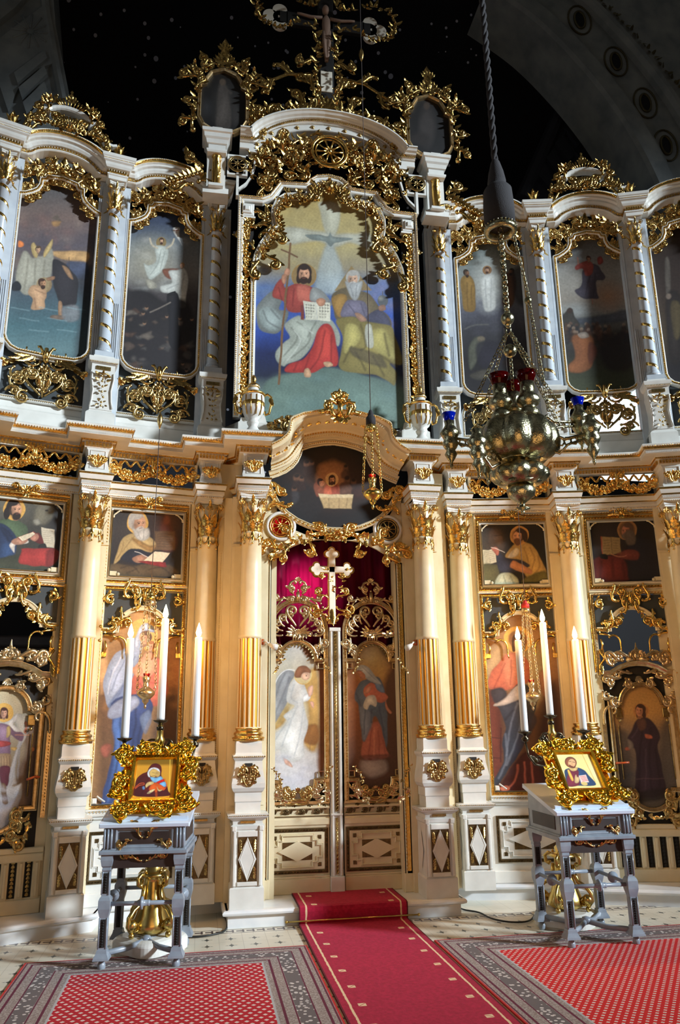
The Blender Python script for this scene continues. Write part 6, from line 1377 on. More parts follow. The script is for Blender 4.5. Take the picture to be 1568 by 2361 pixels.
def upper_bay(fr, cx, nm, label, paint, hw=.42, crest=False, back=True, picture=True):
 y = .26
 t = thing('upper_icon', label, 'icon', fr, cx, y, 5.06)
 z0, zt = 5.59, 7.77
 R = [(-hw, 5.74), (-hw, 7.45)]+[(-.21-(hw-.21)*math.cos(math.radians(a)), 7.45+.21-.21*0-.21+.2*math.sin(math.radians(a))) for a in (25, 50, 75, 90)]
 side = [(-hw, 5.74), (-hw, 7.46), (-hw+.05, 7.475), (-.30, 7.52), (-.245, 7.57), (-.215, 7.64), (-.21, 7.71), (-.17, 7.715), (-.15, 7.76), (0, 7.79)]
 bot = [(-hw, 5.74), (-hw+.02, 5.68), (-hw+.07, 5.625), (-hw+.14, 5.595), (0, 5.585)]
 out = [(cx+a, b) for a, b in side]+[(cx-a, b) for a, b in side[::-1][1:]]+[(cx-a, b) for a, b in bot[1:-1]]+[(cx+a, b) for a, b in bot[::-1][:-1]]
 pth = [(a, y, b) for a, b in out]
 pth = [(a, y-.045, c) for a, _, c in pth]; w = MB(); w.sweep(pth, [(-.012, -.06), (-.012, .01), (-.004, .016), (.004, .012), (.018, .012), (.024, .02), (.032, .016), (.034, -.06)], closed=True); part('frame', w, M['white'], t)
 g = MB(); g.sweep(pth, [(.006, .012), (.006, .017), (.020, .017), (.020, .012)], closed=True); g.beads([(p[0], p[1]-.016, p[2]) for p in [(cx+(a-cx)*1.025, yy, b) for a, yy, b in pth]], .010, .024, True); part('gilt_beading', g, M['gold'], t)
 o = MB(); h = MB()
 for p in walk([(cx-a, y-.02, b-.02) for a, b in side[::-1][:8]], .033): h.leaf(p, (-.5 if p.x > cx+.1 else .3, -.25, -1), (0, -1, 0), .07, .028, .8, 2); h.ball((p.x, p.y-.012, p.z+.008), .013)
 for a, b in ((.06, 7.71), (.14, 7.70), (.22, 7.6), (.30, 7.47), (.37, 7.4)): scroll(h, (cx+a, b, -150, .13, -2, -9), .011, y-.03, .03)
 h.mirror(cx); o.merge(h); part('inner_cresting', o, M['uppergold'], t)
 if picture:
  cv = Cv(fr, y+.03, [(cx+(a-cx)*1.02, b) for a, b in out], .0056); paint(cv); cv.grain(.05, 6); cv.build('painting', t)
 t2 = thing('tympanum_ornament', 'pierced gilt foliage in the arch over '+nm, 'ornament', fr, cx, y, 7.5)
 h = MB(); yy = y-.05
 for i, st in enumerate(((.03, 7.83, 60, .34, -4, -8), (.05, 7.90, 10, .34, 5, -9), (.16, 7.80, 70, .26, -6, 7), (.24, 7.72, 20, .28, 6, -9), (.26, 7.66, -10, .24, -5, 9), (.38, 7.56, 100, .3, -5, 8), (.36, 7.80, -60, .28, 6, 8), (.2, 7.95, -30, .26, -6, 8), (.41, 7.5, 90, .2, 4, -8), (.10, 7.98, 0, .2, -4, -8))):
  scroll(h, (cx+st[0],)+st[1:], .014, yy, .07, .012, seed=i)
 cluster(h, [(cx+.05+.05*i, yy, 7.86-.03*abs(i-2)) for i in range(6)]+[(cx+.33+.015*i, yy, 7.74-.05*i) for i in range(4)], .09, 7)
 h.mirror(cx); h.merge(MB().ball((cx, yy-.03, 7.92), .045, 8, 6)); h.leaf((cx, yy-.03, 7.96), (0, -.1, 1), (0, -1, 0), .14, .045, .5, 3); fan(h, (cx, 7.9), 20, 160, 7, .13, .04, yy-.03); fan(h, (cx, 7.86), 200, 340, 6, .10, .035, yy-.03)
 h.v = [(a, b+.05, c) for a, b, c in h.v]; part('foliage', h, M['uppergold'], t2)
 t3 = thing('upper_arch', 'white and gold arched cornice over '+nm, 'cornice', fr, cx, .02, 7.9); y3 = .13
 path = [(-.50, 7.915), (-.395, 7.915), (-.36, 7.935)]+[(.36*math.cos(math.radians(a))*1.0, 7.885+.19*math.sin(math.radians(a))) for a in range(160, 19, -10)]+[(.36, 7.935), (.395, 7.915), (.50, 7.915)]
 P = [(cx+a, y3, b) for a, b in path]
 w = MB(); w.sweep(P, [(0, -.14), (0, .0), (.008, .012), (.02, .012), (.024, .0), (.055, .0), (.06, .03), (.085, .05), (.105, .055), (.115, .085), (.135, .09), (.145, .11), (.165, .115), (.175, .13), (.19, .13), (.19, -.14)]); part('arch_moulding', w, M['white'], t3)
 g = MB(); g.studs([(a, b-.004, c+.028) for a, b, c in P], .024, .022, .02, .018, gap=.35); g.beads([(cx+(a-cx)*1.05, y3-.135, c+.178) for a, b, c in P], .010, .022); g.sweep(P, [(.148, .108), (.148, .124), (.172, .134), (.172, .118)]); part('dentils_and_beads', g, M['gold'], t3)
 t4 = thing('balustrade_panel', 'pierced scrollwork panel in an arched frame below '+nm, 'panel', fr, cx, .24, 5.05); y4 = .25
 ar = [(-.43, 5.075), (-.43, 5.33)]+[(-.43*math.cos(math.radians(a)), 5.33+.205*math.sin(math.radians(a))) for a in range(15, 91, 15)]
 ar = ar+[(-a, b) for a, b in ar[::-1][1:]]
 w = MB(); w.sweep([(cx+a, y4, b) for a, b in ar], [(0, -.02), (0, .015), (.006, .02), (.012, .01), (.026, .01), (.03, .02), (.038, .014), (.04, -.02)], closed=True); part('panel_frame', w, M['white'], t4)
 g = MB(); g.beads([(cx+a*1.03, y4-.018, b+(.015 if b > 5.1 else -.016)) for a, b in ar], .008, .02, True)
 h = MB(); yy = y4-.012
 for i, st in enumerate(((.02, 5.12, 50, .42, -1, 10), (.05, 5.50, -80, .34, 5, 9), (.12, 5.42, 20, .26, -7, -9), (.25, 5.16, -10, .40, 6, 11), (.16, 5.15, 30, .26, -5, -10), (.30, 5.40, -30, .26, -4, -10), (.36, 5.12, 100, .22, 3, 10), (.05, 5.24, 20, .24, 7, -9), (.22, 5.32, 60, .18, 4, 10))):
  scroll(h, (cx+st[0],)+st[1:], .0115, yy, .035, .008, seed=i)
 h.leaf((cx+.02, yy, 5.2), (.25, -.2, 1), (0, -1, 0), .14, .035, .5, 3); h.mirror(cx); g.merge(h)
 for a, b, c in ((5.10, 5.52, .012),): g.tube([(cx, yy-.01, a), (cx, yy-.02, (a+b)/2), (cx, yy-.01, b)], c, 6)
 for z in (5.16, 5.30, 5.42): g.ball((cx, yy-.015, z), .024, 8, 5); fan(g, (cx, z), 30, 150, 4, .07, .022, yy-.01)
 part('scrollwork', g, M['oldgold'], t4)
 if back:
  d = MB(); d.prism([(cx+a, b) for a, b in ar], y4+.03, y4+.05); d.box(cx-.45, cx+.45, y4+.05, y4+.06, 5.3, 5.8); part('panel_ground', d, M['slate'], t4)
 g = MB(); h = MB(); zc = 5.60
 h.tube([(cx+.012, y-.05, 5.50), (cx+.02, y-.06, 5.56), (cx+.04, y-.06, 5.62), (cx+.065, y-.06, 5.665), (cx+.09, y-.055, 5.655)], .016, 7); h.tube([(cx+.05, y-.05, 5.58), (cx+.12, y-.05, 5.60), (cx+.16, y-.045, 5.585), (cx+.20, y-.045, 5.61), (cx+.195, y-.045, 5.64)], .010, 6)
 for a, b in ((-10, .15), (-22, .2), (-34, .16)): h.leaf((cx+.12, y-.03, 5.56), (math.cos(math.radians(a)), -.1, math.sin(math.radians(a))), (0, -1, 0), b*1.5, .04, .4, 4)
 for q in range(4): h.leaf((cx+.30+.03*q, y-.03, 5.48-.03*q), (.5, -.2, -.7+.5*q), (0, -1, 0), .1, .035, .6, 3)
 h.mirror(cx); g.merge(h); g.tube([(cx, y-.05, 5.50), (cx, y-.075, 5.58), (cx, y-.06, 5.65)], .024, 8); g.ball((cx, y-.07, 5.51), .03, 8, 5)
 part('clasp_and_leaves', g, M['uppergold'], t4)
 if crest:
  t5 = thing('pediment_crest', 'white arched pediment with gilt shell on top, over '+nm, 'ornament', fr, cx, .06, 8.26); y5 = .06
  pp = [(-.33, 8.505), (-.26, 8.50), (-.22, 8.475)]+[(.225*math.cos(math.radians(a)), 8.47+.13*math.sin(math.radians(a))) for a in range(160, 19, -14)]+[(.22, 8.475), (.26, 8.50), (.33, 8.505)]
  w = MB(); w.sweep([(cx+a, y5, b) for a, b in pp], [(0, -.08), (0, .0), (.01, .02), (.03, .03), (.04, .03), (.04, -.08)])
  for s in (1,): 
   w.sweep([(cx+.34, y5+.02, 8.36), (cx+.38, y5+.02, 8.33), (cx+.43, y5+.02, 8.31), (cx+.50, y5+.02, 8.30), (cx+.55, y5+.02, 8.32)], [(0, -.05), (0, .02), (.03, .02), (.03, -.05)])
   w.tube([(cx+.29, y5, 8.46), (cx+.31, y5, 8.40), (cx+.35, y5, 8.35)], .02, 6)
  w.mirror(cx) if 0 else None
  w2 = MB(); w2.v = [(2*cx-a, b, c) for a, b, c in w.v[-40:]]; part('pediment_moulding', w, M['white'], t5)
  g = MB(); h = MB()
  for i, st in enumerate(((.05, 8.32, 40, .26, 3, -9), (.18, 8.34, 60, .24, -5, 8), (.26, 8.38, -40, .22, 5, 9), (.30, 8.30, 0, .22, -4, 8), (.06, 8.42, 60, .16, -4, -8), (.24, 8.52, 120, .22, -4, 8), (.31, 8.56, 200, .14, 6, 9), (.40, 8.28, 20, .16, 3, 8))): scroll(h, (cx+st[0],)+st[1:], .013, y5-.02, .055, seed=i)
  cluster(h, [(cx+.03+.045*i, y5-.02, 8.31) for i in range(6)]+[(cx+.28-.025*i, y5-.02, 8.55+.028*i) for i in range(5)], .075, 4); h.mirror(cx); g.merge(h)
  for i in range(11):
   a = math.radians(20+14*i); g.tube([(cx+.06*math.cos(a), y5-.02, 8.36+.05*math.sin(a)), (cx+.15*math.cos(a), y5-.035, 8.37+.12*math.sin(a))], lambda q: .006+.012*q, 5); g.tube([(cx+.12*math.cos(a), y5-.01, 8.62+.03*math.sin(a)), (cx+.19*math.cos(a), y5-.02, 8.64+.10*math.sin(a))], lambda q: .006+.012*q, 5)
  g.ball((cx, y5-.04, 8.33), .05, 8, 6); g.lathe([(.01, 0), (.035, .02), (.04, .05), (.02, .09), (.012, .11), (.02, .125), (.004, .15)], 10, (cx, y5, 8.74)); fan(g, (cx, 8.72), 20, 160, 5, .09, .03, y5-.02)
  part('gilt_shell', g, M['uppergold'], t5)
# painted scenes (drawing coordinates: enlarged details of the photograph)
def baptism(c):
 c.view(0, 180).rough(4, 60, 31).fill((74, 68, 72)).grad([(740, (96, 92, 92)), (900, (120, 100, 92)), (1080, (92, 84, 92)), (1180, (110, 96, 90)), (1350, (72, 84, 96)), (1600, (72, 110, 118)), (1760, (98, 130, 134)), (1900, (60, 84, 90))])
 c.clouds(26, (130, 850, 600, 1120), [(132, 96, 88), (70, 68, 78), (152, 132, 118)], (20, 60), .4, 5)
 c.poly([(330, 1120), (560, 1120), (560, 1190), (480, 1190), (350, 1150)], (204, 160, 96), 12, .9); c.poly([(440, 1190), (560, 1190), (560, 1300), (420, 1260)], (72, 84, 112), 16, .9); c.poly([(120, 1050), (150, 1060), (150, 1085), (120, 1090)], (230, 130, 40), 8)
 c.poly([(330, 905), (370, 880), (400, 930)], (100, 88, 76), 8, .8, False); c.poly([(335, 925), (390, 925), (380, 955), (345, 955)], (176, 132, 66), 14, .7)
 c.poly([(100, 1300), (140, 1140), (170, 1120), (210, 1160), (240, 1150), (280, 1150), (330, 1100), (345, 1160), (330, 1260), (300, 1380), (200, 1400), (150, 1390)], (172, 168, 150), 12); c.folds([[(180, 1170), (160, 1360)], [(230, 1180), (220, 1360)], [(290, 1180), (280, 1300)]], (128, 122, 104), 12, .6, 12)
 c.poly([(200, 1080), (220, 1060), (250, 1110), (240, 1160), (215, 1140)], (186, 160, 100), 8); c.poly([(280, 1140), (300, 1090), (340, 1040), (330, 1100), (290, 1160)], (186, 160, 100), 8); c.head(250, 1105, 20, 0, (190, 150, 116), (90, 70, 50))
 c.ell(285, 1335, 52, 50, (160, 130, 76), soft=.15, a=.7)
 c.poly([(335, 1200), (350, 1170), (390, 1180), (440, 1220), (500, 1300), (500, 1400), (480, 1470), (390, 1460), (360, 1380), (340, 1300)], (52, 48, 54), 9); c.poly([(400, 1210), (450, 1240), (470, 1300), (440, 1280)], (156, 120, 84), 8); c.poly([(300, 1290), (350, 1280), (350, 1300), (310, 1310)], (150, 110, 78), 6)
 c.poly([(375, 1450), (400, 1450), (402, 1540), (380, 1550)], (156, 120, 86), 5); c.poly([(340, 1530), (420, 1535), (410, 1560), (330, 1555)], (120, 100, 84), 8); c.poly([(400, 1480), (500, 1470), (510, 1560), (420, 1570)], (136, 138, 140), 14, .8)
 c.poly([(185, 1370), (210, 1340), (270, 1345), (300, 1370), (300, 1410), (285, 1440), (285, 1490), (205, 1490), (210, 1430), (185, 1400)], (196, 154, 112), 7); c.folds([[(230, 1370), (290, 1390)], [(220, 1420), (230, 1480)]], (140, 100, 70), 8, .6, 8); c.head(275, 1325, 27, .8, (176, 130, 92), (80, 52, 36), (70, 46, 32))
 c.poly([(80, 1330), (110, 1310), (140, 1340), (130, 1370), (80, 1370)], (40, 44, 52), 8); c.folds([[(70+k*60, 1480+k % 3*70), (190+k*60, 1500+k % 3*70)] for k in range(7)], (146, 178, 182), 6, .4, 8); c.line([(445, 1160), (445, 1230)], 5, (84, 70, 60), .8, 3); c.poly([(500, 1300), (600, 1250), (600, 1800), (480, 1800), (520, 1500)], (30, 30, 40), 50, .7)
def rising(c):
 c.view(0, 180).rough(4, 60, 32).fill((52, 50, 56)).grad([(930, (56, 70, 96)), (1080, (110, 118, 122)), (1250, (122, 120, 116)), (1400, (70, 64, 66)), (1600, (46, 42, 46)), (1900, (60, 54, 56))])
 c.glow(980, 1180, 210, 200, (168, 162, 138), .8).clouds(30, (860, 1040, 1200, 1380), [(172, 174, 168), (136, 140, 138), (150, 140, 108), (190, 186, 176)], (20, 50), .35, 8)
 c.ell(1040, 1060, 34, 34, (140, 118, 72), soft=.1); c.poly([(1000, 1090), (1040, 1080), (1080, 1100), (1085, 1150), (1060, 1230), (1010, 1280), (960, 1300), (930, 1200), (960, 1210), (1010, 1180)], (190, 196, 186), 9); c.folds([[(1040, 1110), (1020, 1200), (970, 1270)], [(1065, 1120), (1040, 1230)]], (140, 146, 138), 7, .6, 7)
 c.line([(1015, 1095), (980, 1075), (965, 1035)], 11, (190, 176, 150), .9, 5); c.line([(1075, 1100), (1110, 1075), (1125, 1040)], 11, (190, 176, 150), .9, 5); c.head(1042, 1052, 17, 0, (196, 156, 122), (76, 50, 36), (76, 50, 36)); c.poly([(1122, 965), (1160, 965), (1160, 1000), (1165, 1050), (1175, 1080), (1150, 1040), (1125, 1000)], (206, 206, 200), 6); c.line([(1140, 970), (1140, 1000)], 5, (170, 90, 70), .7, 4); c.line([(1124, 982), (1158, 982)], 5, (170, 90, 70), .7, 4)
 c.poly([(1050, 1240), (1100, 1230), (1180, 1240), (1140, 1300), (1080, 1290)], (132, 80, 56), 9); c.poly([(1140, 1240), (1190, 1230), (1215, 1300), (1200, 1420), (1200, 1480), (1160, 1480), (1140, 1400), (1050, 1380), (1040, 1340), (1110, 1320), (1090, 1250)], (196, 198, 190), 10); c.folds([[(1190, 1260), (1160, 1400)], [(1150, 1330), (1080, 1360)]], (144, 146, 144), 9, .6, 9); c.poly([(940, 1300), (1000, 1320), (1010, 1350), (960, 1360)], (160, 156, 140), 10); c.head(1172, 1210, 16, -1, (190, 150, 120), (150, 110, 70))
 R = random.Random(4)
 c.poly([(800, 1400), (860, 1370), (960, 1380), (1060, 1440), (1120, 1420), (1240, 1500), (1260, 1990), (800, 1990)], (38, 34, 38), 26, .95)
 for i in range(46):
  x, y = R.uniform(820, 1230), R.uniform(1480, 1940); a = R.uniform(0, 6.3); q = R.uniform(14, 40); c.poly([(x+q*(1+.5*math.sin(3*k+i))*math.cos(a+k), y+q*.6*(1+.4*math.cos(2*k+i))*math.sin(a+k)) for k in range(6)], R.choice([(92, 76, 66), (80, 76, 74), (108, 98, 88), (58, 48, 44), (84, 62, 50), (40, 36, 40)]), 12, .75)
  if i % 4 == 0: c.ell(x+q*.5, y-q*.6, 11, 12, (136, 104, 80), soft=.5); c.ell(x+q*.5, y-q*.6-7, 12, 8, (44, 38, 36), soft=.5)
 c.poly([(1080, 1400), (1120, 1380), (1150, 1400), (1160, 1480), (1150, 1560), (1170, 1700), (1130, 1760), (1090, 1700), (1090, 1560), (1080, 1470)], (28, 26, 34), 7); c.ell(1105, 1420, 16, 18, (36, 32, 36)); c.poly([(1080, 1395), (1130, 1375), (1125, 1400), (1090, 1405)], (22, 20, 26), 4); c.line([(970, 1510), (1060, 1470), (1100, 1450)], 9, (130, 120, 110), .8, 6)
 c.clouds(14, (820, 1800, 1240, 1950), [(120, 112, 104), (80, 74, 72)], (14, 34), .5, 4)
def transfig(c):
 c.view(1008, 380).rough(4, 60, 33).fill((48, 46, 52)).grad([(560, (120, 132, 130)), (750, (132, 136, 132)), (950, (90, 92, 104)), (1080, (60, 60, 66)), (1250, (40, 38, 42)), (1430, (44, 42, 46))])
 c.glow(330, 760, 130, 230, (196, 198, 190), .9).clouds(20, (180, 880, 560, 1080), [(112, 118, 138), (84, 84, 96), (60, 58, 66)], (24, 60), .4, 3)
 c.poly([(150, 740), (200, 710), (240, 760), (250, 860), (240, 940), (200, 950), (170, 930), (160, 840)], (150, 118, 54), 9); c.folds([[(190, 760), (200, 930)], [(220, 780), (225, 900)]], (110, 84, 40), 8, .6, 8); c.head(190, 700, 20, 1, (130, 96, 70), (60, 46, 36), (60, 46, 36))
 c.poly([(430, 720), (470, 690), (500, 700), (510, 780), (490, 900), (440, 940), (420, 880), (440, 800)], (104, 70, 44), 12); c.head(478, 690, 18, -1, (126, 90, 66), (40, 32, 30), (40, 32, 30)); c.poly([(480, 700), (560, 660), (560, 900), (500, 860)], (40, 38, 44), 30, .8)
 c.ell(322, 680, 30, 30, (150, 112, 70), soft=.1); c.head(322, 680, 18, 0, (190, 150, 118), (84, 58, 42), (84, 58, 42)); c.poly([(290, 720), (330, 705), (370, 720), (380, 820), (370, 930), (310, 940), (290, 850), (280, 760)], (202, 204, 198), 12); c.folds([[(310, 740), (320, 920)], [(350, 740), (345, 920)]], (160, 162, 160), 8, .6, 8)
 c.poly([(200, 1200), (240, 1120), (290, 1110), (310, 1140), (280, 1200), (240, 1300), (210, 1320)], (96, 98, 84), 14, .9); c.ell(285, 1125, 24, 18, (120, 110, 92), soft=.5)
 c.poly([(210, 1360), (260, 1390), (360, 1370), (380, 1330), (300, 1320)], (84, 80, 70), 14, .8); c.poly([(260, 1150), (420, 1150), (460, 1260), (360, 1310), (270, 1290)], (46, 44, 58), 20, .8); c.poly([(420, 1270), (520, 1250), (560, 1300), (480, 1330)], (72, 60, 56), 18, .7); c.line([(180, 1060), (260, 1030), (330, 1030)], 9, (110, 110, 104), .6, 9)
def ascension(c):
 c.view(1008, 380).rough(4, 60, 34).fill((60, 60, 58)).grad([(520, (112, 118, 122)), (700, (140, 138, 132)), (860, (142, 132, 120)), (960, (134, 134, 130)), (1030, (92, 92, 88)), (1200, (58, 54, 52)), (1330, (64, 68, 50)), (1430, (72, 78, 54))])
 c.glow(1100, 850, 130, 120, (166, 124, 88), .8).glow(880, 780, 120, 160, (160, 156, 146), .7).glow(900, 940, 140, 60, (160, 166, 164), .7); c.poly([(800, 960), (900, 990), (1060, 970), (1220, 940), (1230, 1010), (800, 1030)], (70, 78, 92), 18, .8)
 c.poly([(940, 680), (1000, 640), (1040, 650), (1060, 680), (1085, 720), (1070, 745), (1030, 750), (1030, 820), (1040, 860), (990, 865), (940, 860), (890, 815), (920, 790), (940, 750)], (82, 76, 90), 8); c.folds([[(990, 700), (960, 840)], [(1020, 700), (1010, 840)]], (56, 50, 66), 8, .6, 8)
 c.poly([(890, 660), (930, 630), (980, 620), (1010, 650), (1000, 700), (960, 715), (940, 670), (900, 680)], (164, 72, 62), 8); c.poly([(1035, 600), (1060, 590), (1075, 620), (1060, 640), (1040, 640)], (150, 62, 56), 7); c.line([(910, 640), (905, 600)], 9, (176, 120, 96), .8, 5); c.head(978, 610, 17, 0, (160, 110, 84), (76, 46, 38)); c.line([(1000, 870), (1004, 900)], 7, (170, 120, 100), .8, 4)
 c.poly([(810, 1000), (835, 940), (870, 930), (890, 980), (920, 1030), (900, 1070), (830, 1080)], (70, 66, 60), 9); c.ell(855, 940, 20, 20, (70, 54, 46), soft=.4)
 R = random.Random(6)
 for i in range(46):
  x, y = R.uniform(820, 1240), R.uniform(1020, 1110); c.ell(x, y, 11, 12, R.choice([(120, 92, 74), (150, 128, 108), (90, 66, 54)]), soft=.6, a=.7); c.poly([(x-20, y+60), (x-12, y+10), (x+12, y+10), (x+20, y+60)], R.choice([(60, 48, 44), (92, 60, 44), (48, 46, 52), (96, 70, 50)]), 12, .7)
 c.poly([(870, 1120), (920, 1090), (1000, 1110), (1010, 1200), (1000, 1300), (930, 1340), (860, 1340), (850, 1300), (890, 1230)], (164, 100, 50), 14, .9); c.poly([(980, 1150), (1030, 1180), (1020, 1260), (980, 1280)], (120, 66, 48), 14, .8); c.poly([(905, 1090), (960, 1080), (980, 1110), (930, 1120)], (170, 160, 146), 8, .8); c.poly([(1050, 1120), (1240, 1080), (1260, 1300), (1100, 1320)], (40, 34, 36), 36, .8)
def column_scene(c):
 c.view(1008, 380).rough(3, 60, 35).fill((52, 44, 42)).grad([(560, (60, 46, 40)), (800, (70, 56, 50)), (1100, (84, 70, 52)), (1300, (46, 42, 46))]); c.poly([(1470, 620), (1500, 620), (1510, 850), (1480, 850)], (104, 96, 88), 10); c.poly([(1480, 860), (1568, 850), (1568, 1250), (1500, 1240)], (60, 52, 50), 20); c.ell(1495, 850, 18, 18, (140, 124, 110), soft=.6); c.poly([(1510, 900), (1568, 900), (1568, 1100), (1530, 1110)], (112, 98, 66), 14, .8)
def leftedge(c): c.fill((56, 56, 60))
upper_bay(L2, .015, 'the baptism picture', 'tall upper picture of a baptism in blue water with winged angel', baptism, crest=True)
upper_bay(L1, .025, 'the rising white figure', 'tall upper picture of a white-robed figure rising above dark rocks', rising)
upper_bay(R1, .0, 'the picture partly behind the tassel', 'tall upper picture of three figures on a cloud, behind the tassel', transfig)
upper_bay(R2, .02, 'the ascending man picture', 'tall upper picture of a man in red and grey ascending over a crowd', ascension, crest=True, back=False)
upper_bay(R3, -.02, 'the cropped picture at the right edge', 'dark upper picture cut off by the right edge of the photo', column_scene)
t = NT('stained_daylight'); vo = t.n('ShaderNodeTexVoronoi'); vo.inputs['Scale'].default_value = 9; tc_ = t.n('ShaderNodeTexCoord'); t.l(tc_.outputs['Object'], vo.inputs['Vector'])
sp = t.n('ShaderNodeSeparateXYZ'); t.l(vo.outputs['Color'], sp.inputs[0]); cr = t.ramp(sp.outputs[0], [(0, (1, 1, 1, 1)), (.5, (1, .98, .94, 1)), (.62, (.25, .85, .8, 1)), (.76, (.95, .3, .25, 1)), (.85, (1, 1, 1, 1))])
for e_ in t.m.node_tree.nodes:
 if e_.type == 'VALTORGB': e_.color_ramp.interpolation = 'CONSTANT'
t.put(t.b.inputs['Emission Color'], cr); t.b.inputs['Emission Strength'].default_value = 1.6
a0 = aty(1.5, 1375, 1002); a1 = aty(1.5, 1510, 868); b0 = aty(1.5, 1400, 1105)
mb = MB(); mb.box(a0.x, a1.x+.1, 1.5, 1.52, b0.z, a1.z); struct('window_1', mb, t.m)
# the great central picture
CU = -.085
t = thing('trinity_icon', 'great central picture of two seated figures on a cloud under a dove', 'icon', W0, CU, .1, 5.0)
hI = [(.87, 4.98), (.87, 6.72), (.865, 6.88), (.84, 7.02), (.78, 7.18), (.70, 7.32), (.62, 7.44), (.645, 7.56), (.64, 7.68), (.60, 7.79), (.52, 7.86), (.40, 7.885), (.27, 7.875), (.235, 7.94), (.19, 8.03), (.11, 8.10), (0, 8.13)]
hO = [(1.09, 5.0), (1.09, 7.80), (.82, 7.805), (.72, 7.86), (.60, 8.05), (.28, 8.07), (.24, 8.13), (.15, 8.20), (0, 8.225)]
full = lambda h: [(CU-a, b) for a, b in h]+[(CU+a, b) for a, b in h[::-1][1:]]
I_ = [(a, .10, b) for a, b in full(hI)]; O_ = [(a, .08, b) for a, b in full(hO)]
w = MB(); w.sweep(I_, [(-.008, -.04), (-.008, .015), (0, .028), (.014, .032), (.022, .015), (.04, .02), (.048, .034), (.058, .02), (.06, -.04)])
w.sweep(O_, [(-.07, -.05), (-.07, .01), (-.06, .02), (-.03, .02), (-.02, .035), (-.005, .04), (0, .02), (0, -.05)])
for s in (-1, 1):
 X = CU+s*.985
 for r0, yy in ((.085, .07), (.055, .05), (.03, .035)): w.bbox(X-r0, X+r0, yy-.01, .12, 7.62-r0, 7.62+r0, .008)
 w.box(X-.1, X+.1, .06, .12, 7.51, 7.53)
part('frame', w, M['white'], t)
g = MB(); g.beads([(CU+(a-CU)*1.028, .06, b+.012*(b > 7.4)) for a, _, b in I_], .010, .024); g.beads([(CU+(a-CU)*.985, .035, b-.012*(b > 7.4)) for a, _, b in O_], .010, .024); g.beads([(CU+(a-CU)*.955, .05, b-.03*(b > 7.4)) for a, _, b in O_], .007, .018)
part('gilt_beading', g, M['gold'], t)
d = MB(); d.box(CU-1.09, CU-.90, .12, .14, 4.98, 7.8); d.box(CU+.90, CU+1.09, .12, .14, 4.98, 7.8); part('channel_ground', d, M['dark'], t)
g = MB(); R = random.Random(8)
for s in (-1, 1):
 z = 5.15
 while z < 7.48:
  X = CU+s*.985+R.uniform(-.015, .015); g.ball((X, .085, z), R.uniform(.018, .034), 7, 5)
  for _ in range(3): a = R.uniform(0, 6.3); g.leaf((X, .09, z), (math.cos(a), -.3, math.sin(a)), (0, -1, 0), .075, .027, .7, 2)
  z += .042
part('side_garland', g, M['gold'], t)
g = MB(); h = MB()
pp = walk([(CU+a-.03, .07, b-.03) for a, b in hI[3:]], .028)
for i, p in enumerate(pp):
 for _ in range(2): a = R.uniform(0, 6.3); h.leaf((p.x, .065, p.z), (math.cos(a)-.4, -.35, math.sin(a)-.4), (0, -1, 0), .085, .03, .7, 2)
 if i % 2: h.ball((p.x, .045, p.z), .02, 7, 4)
for st in ((CU+.78, 7.06, -100, .3, -4, 8), (CU+.84, 6.95, -80, .3, 2, -9), (CU+.60, 7.40, -70, .22, -4, 8), (CU+.30, 7.82, 200, .2, -5, 8), (CU+.12, 8.0, 200, .2, 5, 9)): scroll(h, st, .016, .06, .07)
for i, st in enumerate(((.72, 7.42, 70, .34, -6, 7), (.78, 7.55, 120, .30, -7, 5), (.88, 7.40, 100, .30, 4, -9), (.70, 7.72, 40, .26, -8, 6), (.48, 7.93, 0, .26, 5, -9), (.66, 7.83, 120, .24, 7, -6), (.90, 7.12, 95, .34, -5, 7), (.83, 7.28, 60, .26, 7, -7), (.34, 7.97, 10, .2, -7, 5))): scroll(h, (CU+st[0],)+st[1:], .014, .09, .06, seed=i)
h.mirror(CU); g.merge(h); fan(g, (CU, 8.05), 20, 160, 7, .1, .035, .05); g.ball((CU, .03, 8.03), .06, 10, 7); fan(g, (CU, 8.0), 200, 340, 6, .11, .035, .04)
part('gilt_foliage', g, M['uppergold'], t)
